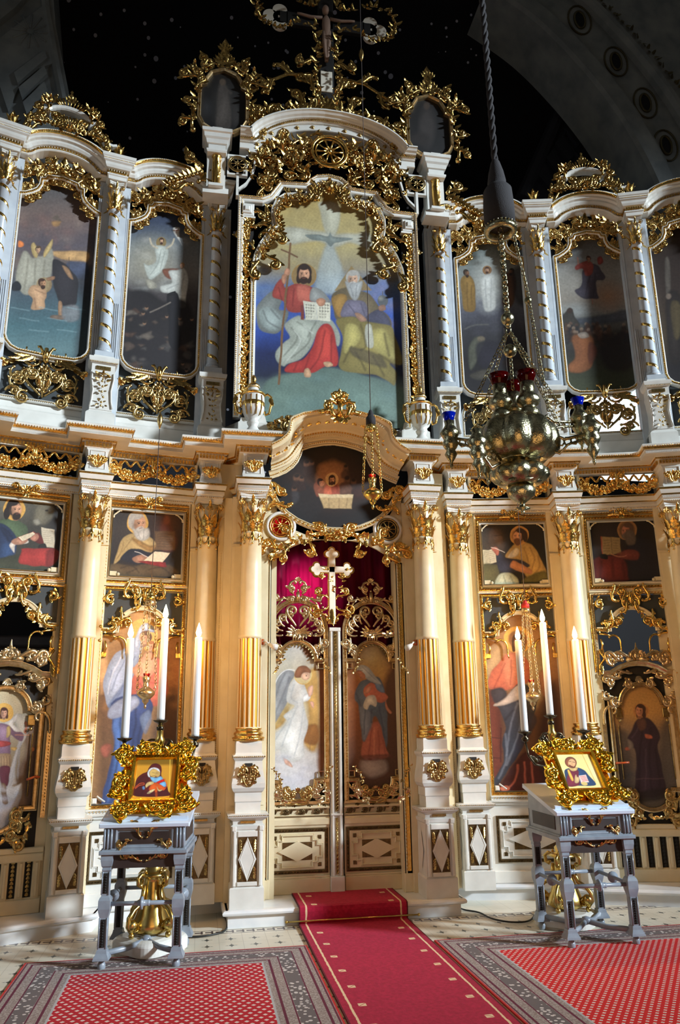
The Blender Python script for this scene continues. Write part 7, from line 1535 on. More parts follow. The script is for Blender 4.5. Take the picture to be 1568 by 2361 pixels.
def trinity(c):
 c.view(500, 420).rough(4, 70, 41).fill((80, 100, 150)).grad([(130, (176, 156, 92)), (420, (178, 164, 112)), (560, (150, 140, 116)), (680, (96, 122, 160)), (820, (52, 92, 172)), (960, (36, 76, 160)), (1100, (28, 44, 96)), (1250, (34, 44, 72)), (1350, (110, 130, 124)), (1568, (96, 124, 112))])
 c.clouds(30, (380, 150, 1050, 620), [(196, 172, 96), (164, 150, 104), (186, 176, 132)], (30, 90), .3, 12); c.clouds(14, (250, 560, 500, 900), [(90, 120, 170), (140, 144, 150), (60, 96, 168)], (30, 70), .4, 2); c.clouds(12, (1000, 620, 1200, 950), [(150, 140, 156), (70, 106, 186), (40, 90, 200)], (30, 70), .45, 5)
 c.poly([(660, 130), (760, 130), (800, 190), (770, 330), (700, 330), (670, 200)], (190, 190, 170), 16, .85); c.poly([(440, 290), (620, 310), (740, 330), (880, 330), (980, 330), (1000, 430), (860, 390), (760, 420), (640, 380), (450, 400)], (184, 188, 178), 20, .75); c.poly([(700, 420), (760, 420), (830, 700), (640, 690)], (178, 190, 190), 24, .8)
 c.poly([(570, 340), (640, 335), (710, 350), (730, 325), (745, 345), (800, 355), (880, 365), (800, 385), (760, 390), (735, 415), (700, 385), (620, 370)], (122, 134, 130), 7, .9)
 c.poly([(280, 1400), (330, 1280), (500, 1230), (700, 1195), (900, 1230), (1100, 1290), (1220, 1370), (1220, 1600), (280, 1600)], (112, 138, 128), 20); c.clouds(22, (300, 1260, 1200, 1560), [(132, 156, 144), (92, 118, 110), (116, 150, 150)], (40, 90), .35, 3)
 c.poly([(870, 540), (1000, 700), (760, 700)], (150, 124, 70), 5, .9, False); c.poly([(740, 760), (760, 710), (830, 680), (930, 700), (990, 730), (1050, 810), (1110, 860), (1130, 930), (1080, 960), (960, 940), (900, 900), (780, 890), (750, 820)], (122, 108, 80), 9); c.poly([(740, 760), (790, 720), (840, 740), (830, 830), (800, 870), (770, 850)], (166, 128, 56), 9); c.poly([(800, 860), (830, 780), (870, 760), (950, 770), (980, 830), (960, 880), (880, 870)], (124, 118, 138), 9); c.poly([(960, 880), (1040, 820), (1100, 860), (1120, 930), (1020, 920)], (84, 84, 106), 10); c.folds([[(850, 790), (900, 860)], [(930, 780), (960, 860)], [(1020, 850), (1080, 900)]], (78, 74, 96), 8, .6, 8)
 c.poly([(770, 890), (880, 870), (950, 900), (1120, 930), (1150, 1000), (1190, 1100), (1190, 1180), (1120, 1170), (1160, 1230), (1150, 1310), (1100, 1280), (1000, 1240), (860, 1230), (790, 1190), (800, 1100), (810, 1000)], (150, 136, 70), 10)
 c.poly([(830, 930), (900, 920), (930, 1000), (880, 1070), (820, 1100)], (190, 178, 98), 12, .9); c.poly([(1000, 960), (1080, 950), (1130, 1050), (1150, 1140), (1060, 1110), (1000, 1050)], (182, 170, 92), 14, .9); c.poly([(960, 930), (1000, 930), (1010, 1060), (960, 1050)], (196, 196, 180), 8, .9); c.folds([[(930, 920), (960, 1050), (930, 1080)], [(1080, 980), (1110, 1120)], [(870, 1060), (820, 1160)], [(900, 1100), (960, 1210)], [(1010, 1120), (1080, 1250)], [(1050, 1110), (1160, 1190)]], (92, 80, 40), 14, .65, 12)
 c.poly([(860, 1060), (960, 1080), (1060, 1120), (1100, 1200), (1000, 1180), (880, 1120)], (84, 74, 60), 16, .7); c.poly([(890, 850), (930, 850), (970, 890), (930, 900)], (170, 130, 104), 6)
 c.ell(1070, 765, 36, 38, (96, 100, 104), soft=.12); c.glow(1055, 750, 22, 22, (160, 160, 150), .8); c.line([(1070, 725), (1070, 705)], 6, (96, 90, 80), .9, 3); c.poly([(1040, 800), (1080, 790), (1090, 820), (1050, 830)], (150, 112, 92), 6)
 c.head(878, 625, 46, 0, (196, 158, 130), (172, 168, 160), (196, 194, 186)); c.poly([(830, 640), (860, 650), (900, 650), (940, 640), (930, 700), (900, 760), (870, 750), (845, 700)], (178, 180, 178), 10); c.folds([[(860, 670), (880, 740)], [(905, 665), (895, 740)]], (130, 132, 134), 6, .6, 6)
 c.ell(560, 605, 80, 80, (164, 128, 62), soft=.04); c.ell(560, 605, 73, 73, (150, 122, 74), soft=.05)
 c.poly([(260, 800), (330, 720), (400, 690), (420, 760), (400, 820), (460, 830), (450, 900), (420, 950), (370, 980), (290, 960), (255, 890)], (132, 138, 134), 9); c.poly([(270, 830), (340, 800), (400, 850), (430, 900), (380, 960), (320, 950), (280, 900)], (162, 176, 172), 14, .8); c.folds([[(300, 830), (330, 900), (400, 940)], [(350, 820), (400, 880)]], (92, 96, 96), 10, .6, 10)
 c.poly([(360, 740), (380, 660), (430, 620), (440, 680), (520, 655), (620, 680), (680, 740), (620, 780), (560, 800), (540, 840), (460, 830), (430, 770)], (176, 72, 60), 8); c.poly([(520, 670), (600, 680), (600, 760), (530, 770)], (214, 116, 92), 12, .8); c.folds([[(500, 690), (490, 800)], [(400, 680), (420, 760)], [(460, 690), (450, 780)]], (116, 40, 38), 10, .6, 9)
 c.poly([(620, 680), (680, 700), (740, 780), (720, 800), (660, 780), (600, 760)], (150, 152, 148), 8)
 c.poly([(440, 920), (520, 860), (560, 880), (660, 890), (740, 890), (790, 980), (790, 1050), (770, 1050), (740, 940), (680, 920), (640, 1000), (600, 1080), (540, 1140), (460, 1170), (430, 1190), (385, 1150), (380, 1090), (440, 1030), (470, 1000)], (176, 182, 168), 9); c.folds([[(520, 900), (600, 960), (590, 1040), (480, 1130)], [(480, 940), (520, 1010), (430, 1120)], [(640, 900), (590, 1000)]], (116, 120, 108), 10, .65, 10); c.folds([[(560, 920), (620, 980)], [(500, 960), (540, 1030), (450, 1150)]], (206, 210, 198), 8, .6, 8)
 c.poly([(650, 960), (690, 915), (740, 930), (770, 1040), (780, 1180), (700, 1190), (620, 1230), (540, 1230), (440, 1225), (470, 1170), (560, 1140), (620, 1060)], (196, 46, 36), 9); c.poly([(680, 940), (730, 960), (740, 1100), (660, 1150), (640, 1100)], (222, 66, 46), 16, .8); c.folds([[(700, 960), (660, 1130), (600, 1210)], [(740, 990), (740, 1170)], [(600, 1110), (560, 1220)], [(520, 1160), (500, 1220)]], (130, 24, 26), 11, .65, 10)
 c.poly([(565, 1210), (590, 1200), (610, 1240), (600, 1262), (565, 1258)], (204, 160, 120), 5); c.poly([(690, 1165), (730, 1160), (750, 1185), (710, 1195)], (204, 160, 120), 5)
 c.poly([(540, 800), (560, 790), (560, 890), (540, 885)], (130, 60, 50), 5, 1, False); c.poly([(556, 768), (642, 775), (650, 890), (570, 888)], (206, 204, 184), 4, 1, False); c.poly([(642, 775), (728, 780), (732, 900), (650, 890)], (216, 212, 190), 4, 1, False)
 for i in range(5):
  for x0_, n_ in ((572, 4), (662, 4)):
   for k in range(n_-(i > 2)):
    c.line([(x0_+k*16, 792+i*19+k), (x0_+k*16+9, 792+i*19+k+1)], 4 if i < 3 else 3, (70, 66, 60), .75, 2, False); c.line([(x0_+k*16+3, 786+i*19+k), (x0_+k*16+3, 800+i*19+k)], 2.4, (70, 66, 60), .7 if i < 3 else .3, 2, False)
 c.line([(474, 395), (455, 640), (425, 950), (400, 1305)], 14, (128, 96, 62), 1, 4); c.line([(418, 435), (520, 482)], 11, (120, 88, 60), 1, 4)
 c.poly([(436, 580), (450, 555), (470, 570), (465, 600), (440, 605)], (196, 140, 106), 5); c.poly([(425, 600), (450, 600), (440, 660), (420, 640)], (190, 134, 100), 5); c.poly([(640, 765), (670, 750), (700, 765), (690, 795), (660, 800)], (196, 140, 106), 6)
 c.head(562, 590, 50, 0, (206, 152, 116), (58, 40, 32), (60, 40, 30), None, True); c.ell(560, 560, 46, 30, (58, 40, 32), soft=.4, a=.0)
cv = Cv(W0, .14, full([(a*1.01, b) for a, b in hI]), .0062); trinity(cv); cv.grain(.05, 9); cv.build('painting', t)
# top centre: great arch, towers, ovals, crucifix
t = thing('great_arch', 'big white arched cornice with gilt rosettes above the central picture', 'cornice', W0, CU, .0, 8.0); y = .05
pa = [(-1.09, 8.455), (-.90, 8.455), (-.86, 8.48)]+[(-.86*math.cos(math.radians(a)), 8.40+.445*math.sin(math.radians(a))) for a in range(14, 91, 6)]
pa = [(CU+a, y, b) for a, b in pa]+[(CU-a, y, b) for a, b in pa[::-1][1:]]
w = MB(); w.sweep(pa, [(0, -.15), (0, .0), (.006, .012), (.075, .012), (.082, .03), (.092, .035), (.10, .05), (.118, .06), (.124, .09), (.135, .10), (.145, .13), (.165, .15), (.17, .17), (.185, .17), (.185, -.15)])
for s in (-1, 1):
 w.box(CU+s*.93-.05, CU+s*.93+.05, .02, .12, 8.40, 8.46)
 for r0, r1 in ((.57, .60),): pass
 w.sweep([(CU+s*x, .09, z) for x, z in ((.90, 8.40), (.905, 8.25), (.94, 8.10), (1.0, 7.99), (1.09, 7.90))], [(-.012, -.03), (-.012, .02), (.012, .02), (.012, -.03)]); w.sweep([(CU+s*x, .09, z) for x, z in ((1.0, 8.40), (1.0, 8.28), (1.03, 8.15))], [(-.012, -.03), (-.012, .02), (.012, .02), (.012, -.03)])
 q = MB(); q.sweep([(CU+s*1.00, .09, 8.10), (CU+s*1.00, .09, 8.36), (CU+s*1.22, .09, 8.36), (CU+s*1.22, .09, 8.10)], [(-.012, -.03), (-.012, .02), (.012, .02), (.012, -.03)], closed=True); w.merge(q)
 w.box(CU+min(s*1.09, s*1.12), CU+max(s*1.09, s*1.12), .06, .14, 7.8, 8.12)
part('arch_moulding', w, M['white'], t)
g = MB(); g.studs([(a, b-.05, c+.103) for a, b, c in pa], .022, .013, .018, .02, gap=.4); g.beads([(a, b-.03, c+.086) for a, b, c in pa], .006, .018)
n_ = 13
for i in range(n_):
 a = math.radians(12+156*i/(n_-1)); p = (CU-.90*math.cos(a), y-.012, 8.44+.445*math.sin(a)); g.lathe([(.001, 0), (.03, 0), (.03, .001)], 8, (0, 0, 0), cap=False) if 0 else None
 g.ball(p, .028, 8, 5, sy=.5); g.ball((p[0], p[1]-.014, p[2]), .013, 6, 4)
part('gilt_rosettes_and_dentils', g, M['oldgold'], t)
g = MB(); h = MB(); R = random.Random(12)
for i in range(64):
 x = R.uniform(.06, .84); zt = 8.40+.42*math.sqrt(max(0, 1-(x/.88)**2)); zb = 8.10 if x < .6 else 8.10-(x-.6)*.9
 if x < .24: zb = 8.24
 z = R.uniform(zb+.04, zt-.04)
 if (x)**2+(z-8.51)**2 < .27**2: continue
 scroll(h, (CU+x, z, R.uniform(0, 360), R.uniform(.16, .28), R.uniform(-5, 5), R.choice((-9, 9))), .013, .06+R.uniform(-.02, .02), .06 if i % 2 else .04, .012, seed=i, n=14)
for i in range(90):
 x = R.uniform(.24, .86); z = R.uniform(8.12, 8.38+.42*math.sqrt(1-(x/.88)**2)); h.leaf((CU+x, .05, z), (R.uniform(-1, 1), -.3, R.uniform(-1, 1)), (0, -1, 0), .11, .04, .8, 2)
cluster(h, [(CU+.95, .07, 8.02+.04*i) for i in range(9)], .06, 5); cluster(h, [(CU+.85-.03*i, .08, 7.98-.0*i) for i in range(6)], .07, 6)
h.mirror(CU); g.merge(h); part('tympanum_scrolls', g, M['uppergold'], t); 
r_ = MB(); rosewheel(r_, (CU, 8.51), .215, .0, 10); r_.beads(arc(CU, 8.51, .235, 0, 360, 40, y=-.005), .008, .02); part('rose_wheel', r_, M['gold'], t, 'round gilt wheel of ten spokes')
r_ = MB()
for s in (-1, 1): rosewheel(r_, (CU+s*1.11, 8.23), .105, .05, 8)
part('small_rose_wheel', r_, M['oldgold'], t)
def tower(s, label):
 X = CU+s*1.36; t = thing('corner_tower', label, 'tower', W0, X, .12, 7.80); w = MB(); g = MB()
 w.box(X-.15, X+.15, .06, .26, 7.80, 7.87); w.box(X-.11, X+.11, .09, .26, 7.87, 8.50)
 P = [(X-.10, .26, 0), (X-.10, .02, 0), (X+.10, .02, 0), (X+.10, .26, 0)]
 w.sweep(P, [(.06, 8.33), (-.01, 8.33), (-.02, 8.35), (-.02, 8.37), (0, 8.375), (0, 8.44), (-.02, 8.45), (-.03, 8.50), (-.05, 8.52), (-.055, 8.57), (-.075, 8.58), (-.08, 8.62), (.06, 8.63)], UPZ); w.box(X-.06, X+.06, .0, .2, 8.63, 8.68)
 w.sqlathe([(.085, 7.865), (.085, 7.90), (.065, 7.915)], (X, .09, 0)); part('tower_body', w, M['white'], t)
 g.lathe([(.06, 7.91), (.05, 7.93), (.052, 8.1), (.046, 8.30), (.058, 8.31), (.06, 8.33)], 14, (X, .09, 0)); g.studs([(x, y, 8.46) for x, y, _ in P], .022, 0, -.02, .03, UPZ, .4)
 for i in range(16): a = i*2.4; g.leaf((X+.04*math.cos(a), .09-.04*abs(math.sin(a)), 7.93+.023*i), (.2, -.1, 1), (math.cos(a), -abs(math.sin(a)), 0), .06, .02, .5, 2)
 part('gilt_colonnette', g, M['gold'], t)
 o = MB(); xs = X-s*.0
 for st in ((X+s*.20, 7.98, 90+s*30, .3, 5*s, -7*s), (X+s*.17, 8.2, 90-s*20, .26, -4*s, 8*s), (X+s*.28, 7.93, 90-s*60, .3, -5*s, 8*s)): scroll(o, st, .018, .12, .09)
 for i in range(9): o.leaf((X+s*(.16+.045*i), .12, 8.10-.022*i), (s*1.0, -.3, .6-.12*i), (0, -1, 0), .14, .05, .8, 3); o.ball((X+s*(.18+.045*i), .08, 8.08-.022*i), .024, 7, 5)
 part('scrolling_bracket', o, M['uppergold'], t, 'gilt acanthus bracket sweeping down from the tower')
tower(-1, 'white corner tower with gilt colonnette, left of the great arch'); tower(1, 'white corner tower with gilt colonnette, right of the great arch')
def oval(s, label, paint):
 X = CU+s*1.30; y = .02; t = thing('crowned_medallion', label, 'icon', W0, X, y, 8.62)
 sh = [(-.27, 8.82), (-.27, 9.27), (-.21, 9.30), (-.2, 9.36), (-.14, 9.47), (0, 9.53), (.14, 9.47), (.2, 9.36), (.21, 9.30), (.27, 9.27), (.27, 8.82), (.22, 8.72), (.12, 8.655), (0, 8.64), (-.12, 8.655), (-.22, 8.72)]
 P = [(X+a, y, b) for a, b in sh]; f = MB(); f.sweep(P, [(-.005, -.04), (-.005, .02), (.006, .034), (.018, .02), (.024, .028), (.036, .03), (.044, .01), (.044, -.04)], closed=True); part('frame', f, M['silvergold'], t)
 b = MB(); b.prism([(X+a*1.12, 9.08+(z-9.08)*1.08) for a, z in sh], y+.03, y+.07); part('backboard', b, M['dark'], t)
 g = MB(); h = MB(); yy = y-.02
 for i, st in enumerate(((.30, 9.36, 60, .28, -5, 8), (.34, 9.20, 80, .26, 4, -8), (.22, 9.50, 30, .26, 5, -9), (.08, 9.60, 40, .24, -5, 8), (.36, 9.42, 60, .16, 4, 9), (.34, 8.9, 100, .22, -5, 8), (.33, 8.78, -60, .24, 4, -8), (.14, 9.62, 80, .2, 6, -8))): scroll(h, (X+st[0],)+st[1:], .014, yy, .07, seed=i)
 cluster(h, [(X+.33, yy, 8.75+.065*i) for i in range(9)]+[(X+.05+.045*i, yy, 9.60-.012*i*i*.5) for i in range(6)], .085, 3); cluster(h, [(X+.38, yy, 9.42+.04*i) for i in range(3)], .09, 9)
 h.tube([(X+.36, yy, 8.95), (X+.37, yy, 8.75), (X+.36, yy, 8.62)], .02, 6); h.ball((X+.35, yy, 8.60), .04, 8, 5); h.mirror(X); g.merge(h)
 g.lathe([(.02, 0), (.07, .04), (.085, .12), (.05, .2), (.03, .26), (.05, .31), (.02, .36), (.004, .40)], 10, (X, yy, 9.62), sy=.5); fan(g, (X, 9.62), 10, 170, 8, .17, .05, yy-.01); fan(g, (X, 9.82), 20, 160, 6, .12, .04, yy-.01); part('gilt_crown', g, M['uppergold'], t)
 cv = Cv(W0, y+.02, [(X+a, z) for a, z in sh], .008); paint(cv); cv.grain(.05); cv.build('painting', t)
def ov1(c): c.view(400, 0).rough(4, 60, 51).fill((26, 24, 26)).glow(330, 680, 100, 200, (70, 66, 62), .9).glow(215, 690, 50, 70, (60, 60, 64), .7); c.poly([(290, 560), (320, 540), (350, 570), (370, 720), (360, 840), (280, 840), (280, 700)], (92, 84, 78), 16, .9); c.ell(318, 530, 20, 22, (100, 84, 70), soft=.5); c.line([(330, 570), (370, 600)], 18, (80, 72, 66), .8, 10); c.ell(400, 740, 24, 60, (56, 52, 50), soft=.8)
def ov2(c): c.fill((24, 22, 24)); c.ell(985, 290, 18, 44, (62, 56, 54), soft=.7); c.ell(984, 244, 7, 9, (74, 60, 50), soft=.6); c.ell(970, 320, 20, 14, (44, 38, 36), soft=.8)
oval(-1, 'dark arched medallion with gilt crown above the left corner tower', ov1); oval(1, 'dark arched medallion with gilt crown above the right corner tower', ov2)
t = thing('crucifix', 'tall dark crucifix with white trefoil ends and pale figure at the very top', 'crucifix', W0, -.10, .10, 9.0); X = -.10; y = .12; zb = 10.60
k = MB(); k.bbox(X-.10, X+.10, y-.03, y+.03, 9.02, 11.4, .008); k.bbox(X-.52, X+.52, y-.03, y+.03, zb-.10, zb+.10, .008); part('cross_beams', k, M['dark'], t)
w = MB()
for s in (-1, 1):
 for a, b, r in ((.60, .11, .095), (.60, -.11, .095), (.72, 0, .10), (.59, 0, .10)): w.prism([(X+s*a+r*math.cos(2*pi*i/18), zb+b+r*math.sin(2*pi*i/18)) for i in range(18)], y-.02, y+.02)
 k2 = MB(); k2.box(X+min(s*.5, s*.60), X+max(s*.5, s*.60), y-.03, y+.0, zb-.085, zb+.085); part('cross_arm_end', k2, M['dark'], t)
part('trefoil_end', w, M['crosswhite'], t); w = MB(); w.bbox(X-.075, X+.075, y-.045, y-.03, 9.48, 9.80, .004); part('white_plaque', w, M['crosswhite'], t)
b = MB(); yb = y-.06; b.tube([(X, yb, 9.93), (X+.005, yb-.01, 10.1), (X, yb-.01, 10.28), (X, yb-.02, 10.40), (X, yb, 10.52), (X, yb-.01, 10.60), (X, yb-.01, 10.66)], lambda q: (.024, .034, .045, .052, .046, .058, .05, .022)[min(7, int(q*7.99))], 10, .7)
for s in (-1, 1): b.tube([(X+s*.05, yb, 10.63), (X+s*.2, yb, 10.62), (X+s*.33, yb, 10.645), (X+s*.38, yb, 10.65)], lambda q: .024-.01*q, 7); b.tube([(X+s*.028, yb-.01, 10.42), (X+s*.03, yb-.02, 10.2), (X+s*.012, yb-.01, 10.0), (X, yb-.02, 9.93)], lambda q: .034-.016*q, 8)
b.ball((X-.01, yb-.02, 10.74), .055, 10, 8, sz=1.25, sx=.85); part('figure', b, simple('pale_carved_flesh', (150, 122, 104), .6), t)
g = MB(); h = MB(); yy = y-.01
cluster(h, [(X+.135, yy, 9.55+.06*i) for i in range(16)]+[(X+.18+.05*i, yy, zb-.16) for i in range(5)]+[(X+.15, yy, zb+.15+.06*i) for i in range(5)]+[(X+.19+.05*i, yy, zb+.15) for i in range(4)], .085, 3)
cluster(h, [(X+.64+.27*math.cos(math.radians(a)), yy, zb+.28*math.sin(math.radians(a))) for a in range(-125, 126, 14)], .09, 4); h.ball((X+.9, yy, zb), .04, 8, 5); cluster(h, [(X+.86, yy, zb)], .08, 5)
for i, st in enumerate(((.14, 9.75, -10, .36, -5, 3), (.38, 9.70, -20, .34, 4, -4), (.66, 9.60, -35, .30, -3, 4), (.88, 9.42, -60, .28, 5, -8), (.16, 9.60, -40, .26, 6, -8), (.13, 9.95, 60, .3, -6, 7), (.14, 10.15, 80, .24, 6, -7), (.13, 9.38, 0, .3, -5, 9), (.26, 9.22, 10, .34, 5, -9), (.48, 9.10, 0, .34, -4, 9), (.70, 9.02, 30, .34, 4, 9), (.92, 9.1, 60, .3, -4, -9), (.98, 8.86, 90, .34, 5, -8), (.84, 8.82, 10, .28, 5, -8), (.20, 9.12, -10, .26, 4, -9))): scroll(h, (X+st[0],)+st[1:], .019, yy, .09, seed=i)
h.tube([(X+.16, yy, 9.74), (X+.34, yy-.02, 9.70), (X+.5, yy-.02, 9.68), (X+.72, yy, 9.56), (X+.9, yy, 9.45)], .022, 6); cluster(h, [(X+.08+.06*i, yy, 9.16-.012*i) for i in range(8)], .10, 8); cluster(h, [(X+.12, yy, 9.2+.06*i) for i in range(5)], .09, 9)
h.mirror(X); g.merge(h); fan(g, (X, 9.22), 20, 160, 7, .2, .06, y-.03); fan(g, (X, 9.12), 200, 340, 6, .16, .05, y-.03); part('gilt_foliage', g, M['uppergold'], t)
def urn(x, label):
 t = thing('urn', label, 'urn', W0, x, -.16, 4.70); c = (x, -.16, 4.70); w = MB(); w.lathe([(.10, 0), (.10, .02), (.085, .03), (.07, .05), (.045, .09), (.06, .12), (.065, .14), (.05, .16), (.09, .20), (.115, .26), (.122, .34), (.118, .42), (.11, .44), (.125, .455), (.10, .47), (.06, .50), (.055, .53), (.07, .54), (.03, .58)], 24, c); part('body', w, M['white'], t)
 g = MB(); g.lathe([(.125, .31), (.126, .35), (.12, .36)], 24, c, cap=False); g.lathe([(.065, .53), (.072, .55), (.05, .575), (.02, .60), (.032, .63), (.025, .66), (.004, .69)], 14, c); g.lathe([(.127, .44), (.13, .455), (.12, .465)], 24, c)
 for s in (-1, 1):
  g.tube([(x+s*.10, -.16, 5.14), (x+s*.15, -.16, 5.17), (x+s*.19, -.16, 5.14), (x+s*.19, -.16, 5.04), (x+s*.17, -.16, 4.95), (x+s*.13, -.16, 4.93), (x+s*.12, -.16, 4.97)], .014, 7); g.leaf((x+s*.18, -.17, 5.12), (s*.3, 0, -1), (0, -1, 0), .12, .03, .5, 2)
 for i in range(4): a = -pi/2+(i-1.5)*.5; w2 = g; g.tube([(x+.12*math.cos(a), -.16+.12*math.sin(a), 5.12), (x+.13*math.cos(a), -.16+.13*math.sin(a), 5.0), (x+.10*math.cos(a), -.16+.10*math.sin(a), 4.90)], .006, 5)
 part('gilt_mounts', g, M['gold'], t)
urn(-.97, 'white urn with gilt handles on the cornice, left of the great picture'); urn(.88, 'white urn with gilt handles on the cornice, right of the great picture')
g = MB(); h = MB()
for st in ((.62, 4.80, 150, .24, 4, -9), (.66, 4.76, 60, .2, 5, 9), (.50, 4.93, 10, .22, -5, -9)): scroll(h, (CU+st[0],)+st[1:], .022, .0, .08)
cluster(h, [(CU+.45+.05*i, .0, 5.02-.035*i) for i in range(6)], .09, 6); q = MB(); q.merge(h); 
single('scroll_ornament', q, M['oldgold'], 'dulled gilt foliage roll between the right urn and the arch crest', 'ornament', W0, (CU+.6, 0, 4.72)); q = MB(); q.merge(h); q.mirror(CU); q2 = MB(); n2 = len(q.v)//2; q2.v = q.v[n2:]; q2.f = [tuple(i-n2 for i in f) for f in q.f[len(q.f)//2:]]; q2.sm = q.sm[len(q.f)//2:]
single('scroll_ornament', q2, M['oldgold'], 'dulled gilt foliage roll between the left urn and the arch crest', 'ornament', W0, (CU-.6, 0, 4.72))
# hanging lamps
def chain(mb, a, b, step=.03, r=.004, w=.011):
 P = walk([a, b], step)
 for i, (p, q) in enumerate(zip(P, P[1:])):
  T = (q-p); L = T.length*.62; T.normalize(); S = T.cross(V((0, 1, 0)) if i % 2 else V((.7, .7, 0))).normalized(); c = (p+q)/2
  mb.tube([c+T*(L*math.cos(k*pi/3))+S*(w*math.sin(k*pi/3)) for k in range(6)], r, 4, closed=True)
def tassel(t, x, y, z, H, r, mat, ring=None, bits=22):
 """z = lower rim"""
 k = MB(); k.lathe([(r*1.0, 0), (r*1.02, H*.3), (r*.95, H*.52), (r*.8, H*.56), (r*.6, H*.6), (r*.62, H*.66), (r*.5, H*.8), (r*.3, H*.95), (r*.12, H)], 28, (x, y, z), fl=bits, fa=.08); part('tassel', k, mat, t)
 if ring: g = MB(); g.lathe([(r*.7, .0), (r*1.05, -.0), (r*1.12, -.02), (r*1.1, -.045), (r*.8, -.05), (r*.7, 0)], 28, (x, y, z), cap=False); g.beads(arc2(r*1.08, z-.0, 24, (x, y)), r*.09, r*.25, True); part('metal_collar', g, ring, t)
x0, y0 = .72, -3.0
t = thing('hanging_oil_lamp', 'huge tarnished silver hanging lamp with red and blue glasses on a thick rope', 'lamp', W0, x0, y0, 3.12)
rp = MB(); pts = []
for s in (0, 1, 2): rp.tube([(x0+.014*math.cos(k*.55+s*2.1), y0+.014*math.sin(k*.55+s*2.1), 5.95+k*.025) for k in range(210)], .014, 5)
part('rope', rp, M['rope'], t); tassel(t, x0, y0, 5.40, .62, .112, M['rope'], M['silver'], 26)
S = MB()
S.lathe([(.0, 0), (.012, .01), (.015, .04), (.01, .06), (.055, .085), (.05, .10), (.02, .12), (.022, .18), (.05, .22), (.09, .25), (.10, .29), (.08, .33), (.06, .34), (.09, .36), (.15, .385)], 20, (x0, y0, 3.12))
def lobes(mb, prof, nl, c, fa, n=64):
 mb.lathe(prof, n, c, fl=nl, fa=fa)
lobes(S, [(.11, .37), (.15, .40), (.175, .44), (.17, .49), (.13, .53), (.09, .555), (.10, .57)], 8, (x0, y0, 3.12), .18)
S.lathe([(.10, .555), (.13, .56), (.16, .575), (.15, .60), (.12, .61)], 24, (x0, y0, 3.12), cap=False)
lobes(S, [(.13, .59), (.19, .61), (.235, .66), (.245, .73), (.235, .80), (.21, .86), (.17, .90), (.10, .92)], 8, (x0, y0, 3.12), .22)
part('lobed_body', S, M['silver'], t)
for i in range(3):
 a = 2*pi*i/3-.9; cx, cy = x0+.11*math.cos(a), y0+.11*math.sin(a); q = MB(); q.lathe([(.02, -.13), (.012, -.09), (.03, -.07), (.02, -.04), (.05, -.03), (.07, .0), (.075, .03), (.055, .06), (.05, .075), (.07, .09), (.085, .12), (.075, .15), (.045, .18), (.05, .20), (.052, .26), (.04, .26)], 20, (cx, cy, 3.81)); h = part('cup_holder', q, M['silver'], t)
 q = MB(); q.lathe([(.03, .0), (.05, .015), (.062, .05), (.078, .09), (.07, .09), (.055, .05), (.04, .02)], 20, (cx, cy, 4.06)); part('ruby_glass', q, M['garnet'], h, 'dark red oil glass')
for i in range(6):
 a = (math.radians(168), math.radians(205), math.radians(8), math.radians(-28), math.radians(100), math.radians(70))[i]; R_ = (.47, .40, .54, .50, .42, .42)[i]; zc = (3.76, 3.60, 3.93, 3.72, 3.75, 3.75)[i]
 cx, cy = x0+R_*math.cos(a), y0+R_*math.sin(a); d = V((math.cos(a), math.sin(a), 0)); q = MB()
 P = lambda s, z: V((x0, y0, z))+d*s
 q.tube([P(.18, zc-.12), P(.26, zc-.05), P(.32, zc-.09), P(R_-.03, zc-.07)], .012, 6); q.tube([P(.19, zc-.14), P(.28, zc-.19), P(.34, zc-.13), P(R_-.03, zc-.10)], .010, 6)
 for k in range(4): q.tube([P(.25+.045*k+.024*math.cos(j), zc-.105+.03*math.sin(j)) for j in range(7)], .007, 5)
 q.lathe([(.004, -.30), (.012, -.28), (.01, -.25), (.03, -.22), (.045, -.19), (.03, -.16), (.045, -.14), (.06, -.11), (.045, -.08), (.055, -.06), (.07, -.03), (.05, .0), (.032, .03), (.036, .06)], 16, (cx, cy, zc)); h = part('branch', q, M['silver'], t)
 if i in (0, 2): q = MB(); q.lathe([(.026, .05), (.034, .07), (.05, .12), (.045, .12), (.03, .07)], 16, (cx, cy, zc)); part('cobalt_glass', q, M['blueglass'], h, 'blue oil glass')
c = MB()
for k in range(17): z = 4.62+k*.045; c.ball((x0, y0, z), .012+.005*(k % 3), 6, 4)
chain(c, (x0, y0, 4.5), (x0, y0, 5.40), .05, .006, .02); chain(c, (x0+.10, y0, 5.38), (x0+.20, y0+.05, 4.9), .04); chain(c, (x0+.20, y0+.05, 4.9), (x0+.26, y0+.0, 3.9), .03)
for z in (4.62, 4.36): c.ball((x0, y0, z), .05, 14, 8)
c.ball((x0+.2, y0+.05, 4.82), .03, 10, 6)
for a in (168, 8, 120, -60): d = V((math.cos(math.radians(a)), math.sin(math.radians(a)), 0)); chain(c, (x0+d.x*.02, y0+d.y*.02, 4.5), (x0+d.x*.36, y0+d.y*.36, 3.82), .028)
chain(c, (x0, y0, 4.3), (x0, y0, 4.05), .03); part('chain', c, M['silver'], t)
for o_ in list(t.children)+[g_ for c_ in t.children for g_ in c_.children]:
 if o_.name.split('.')[0] == 'lobed_body':
  for v_ in o_.data.vertices: q = v_.co.z; v_.co.z = q*.45 if q < .19 else (q-.12 if q < .35 else (.21+(q-.37)*.88 if q < .585 else .385+(q-.59)*.97))
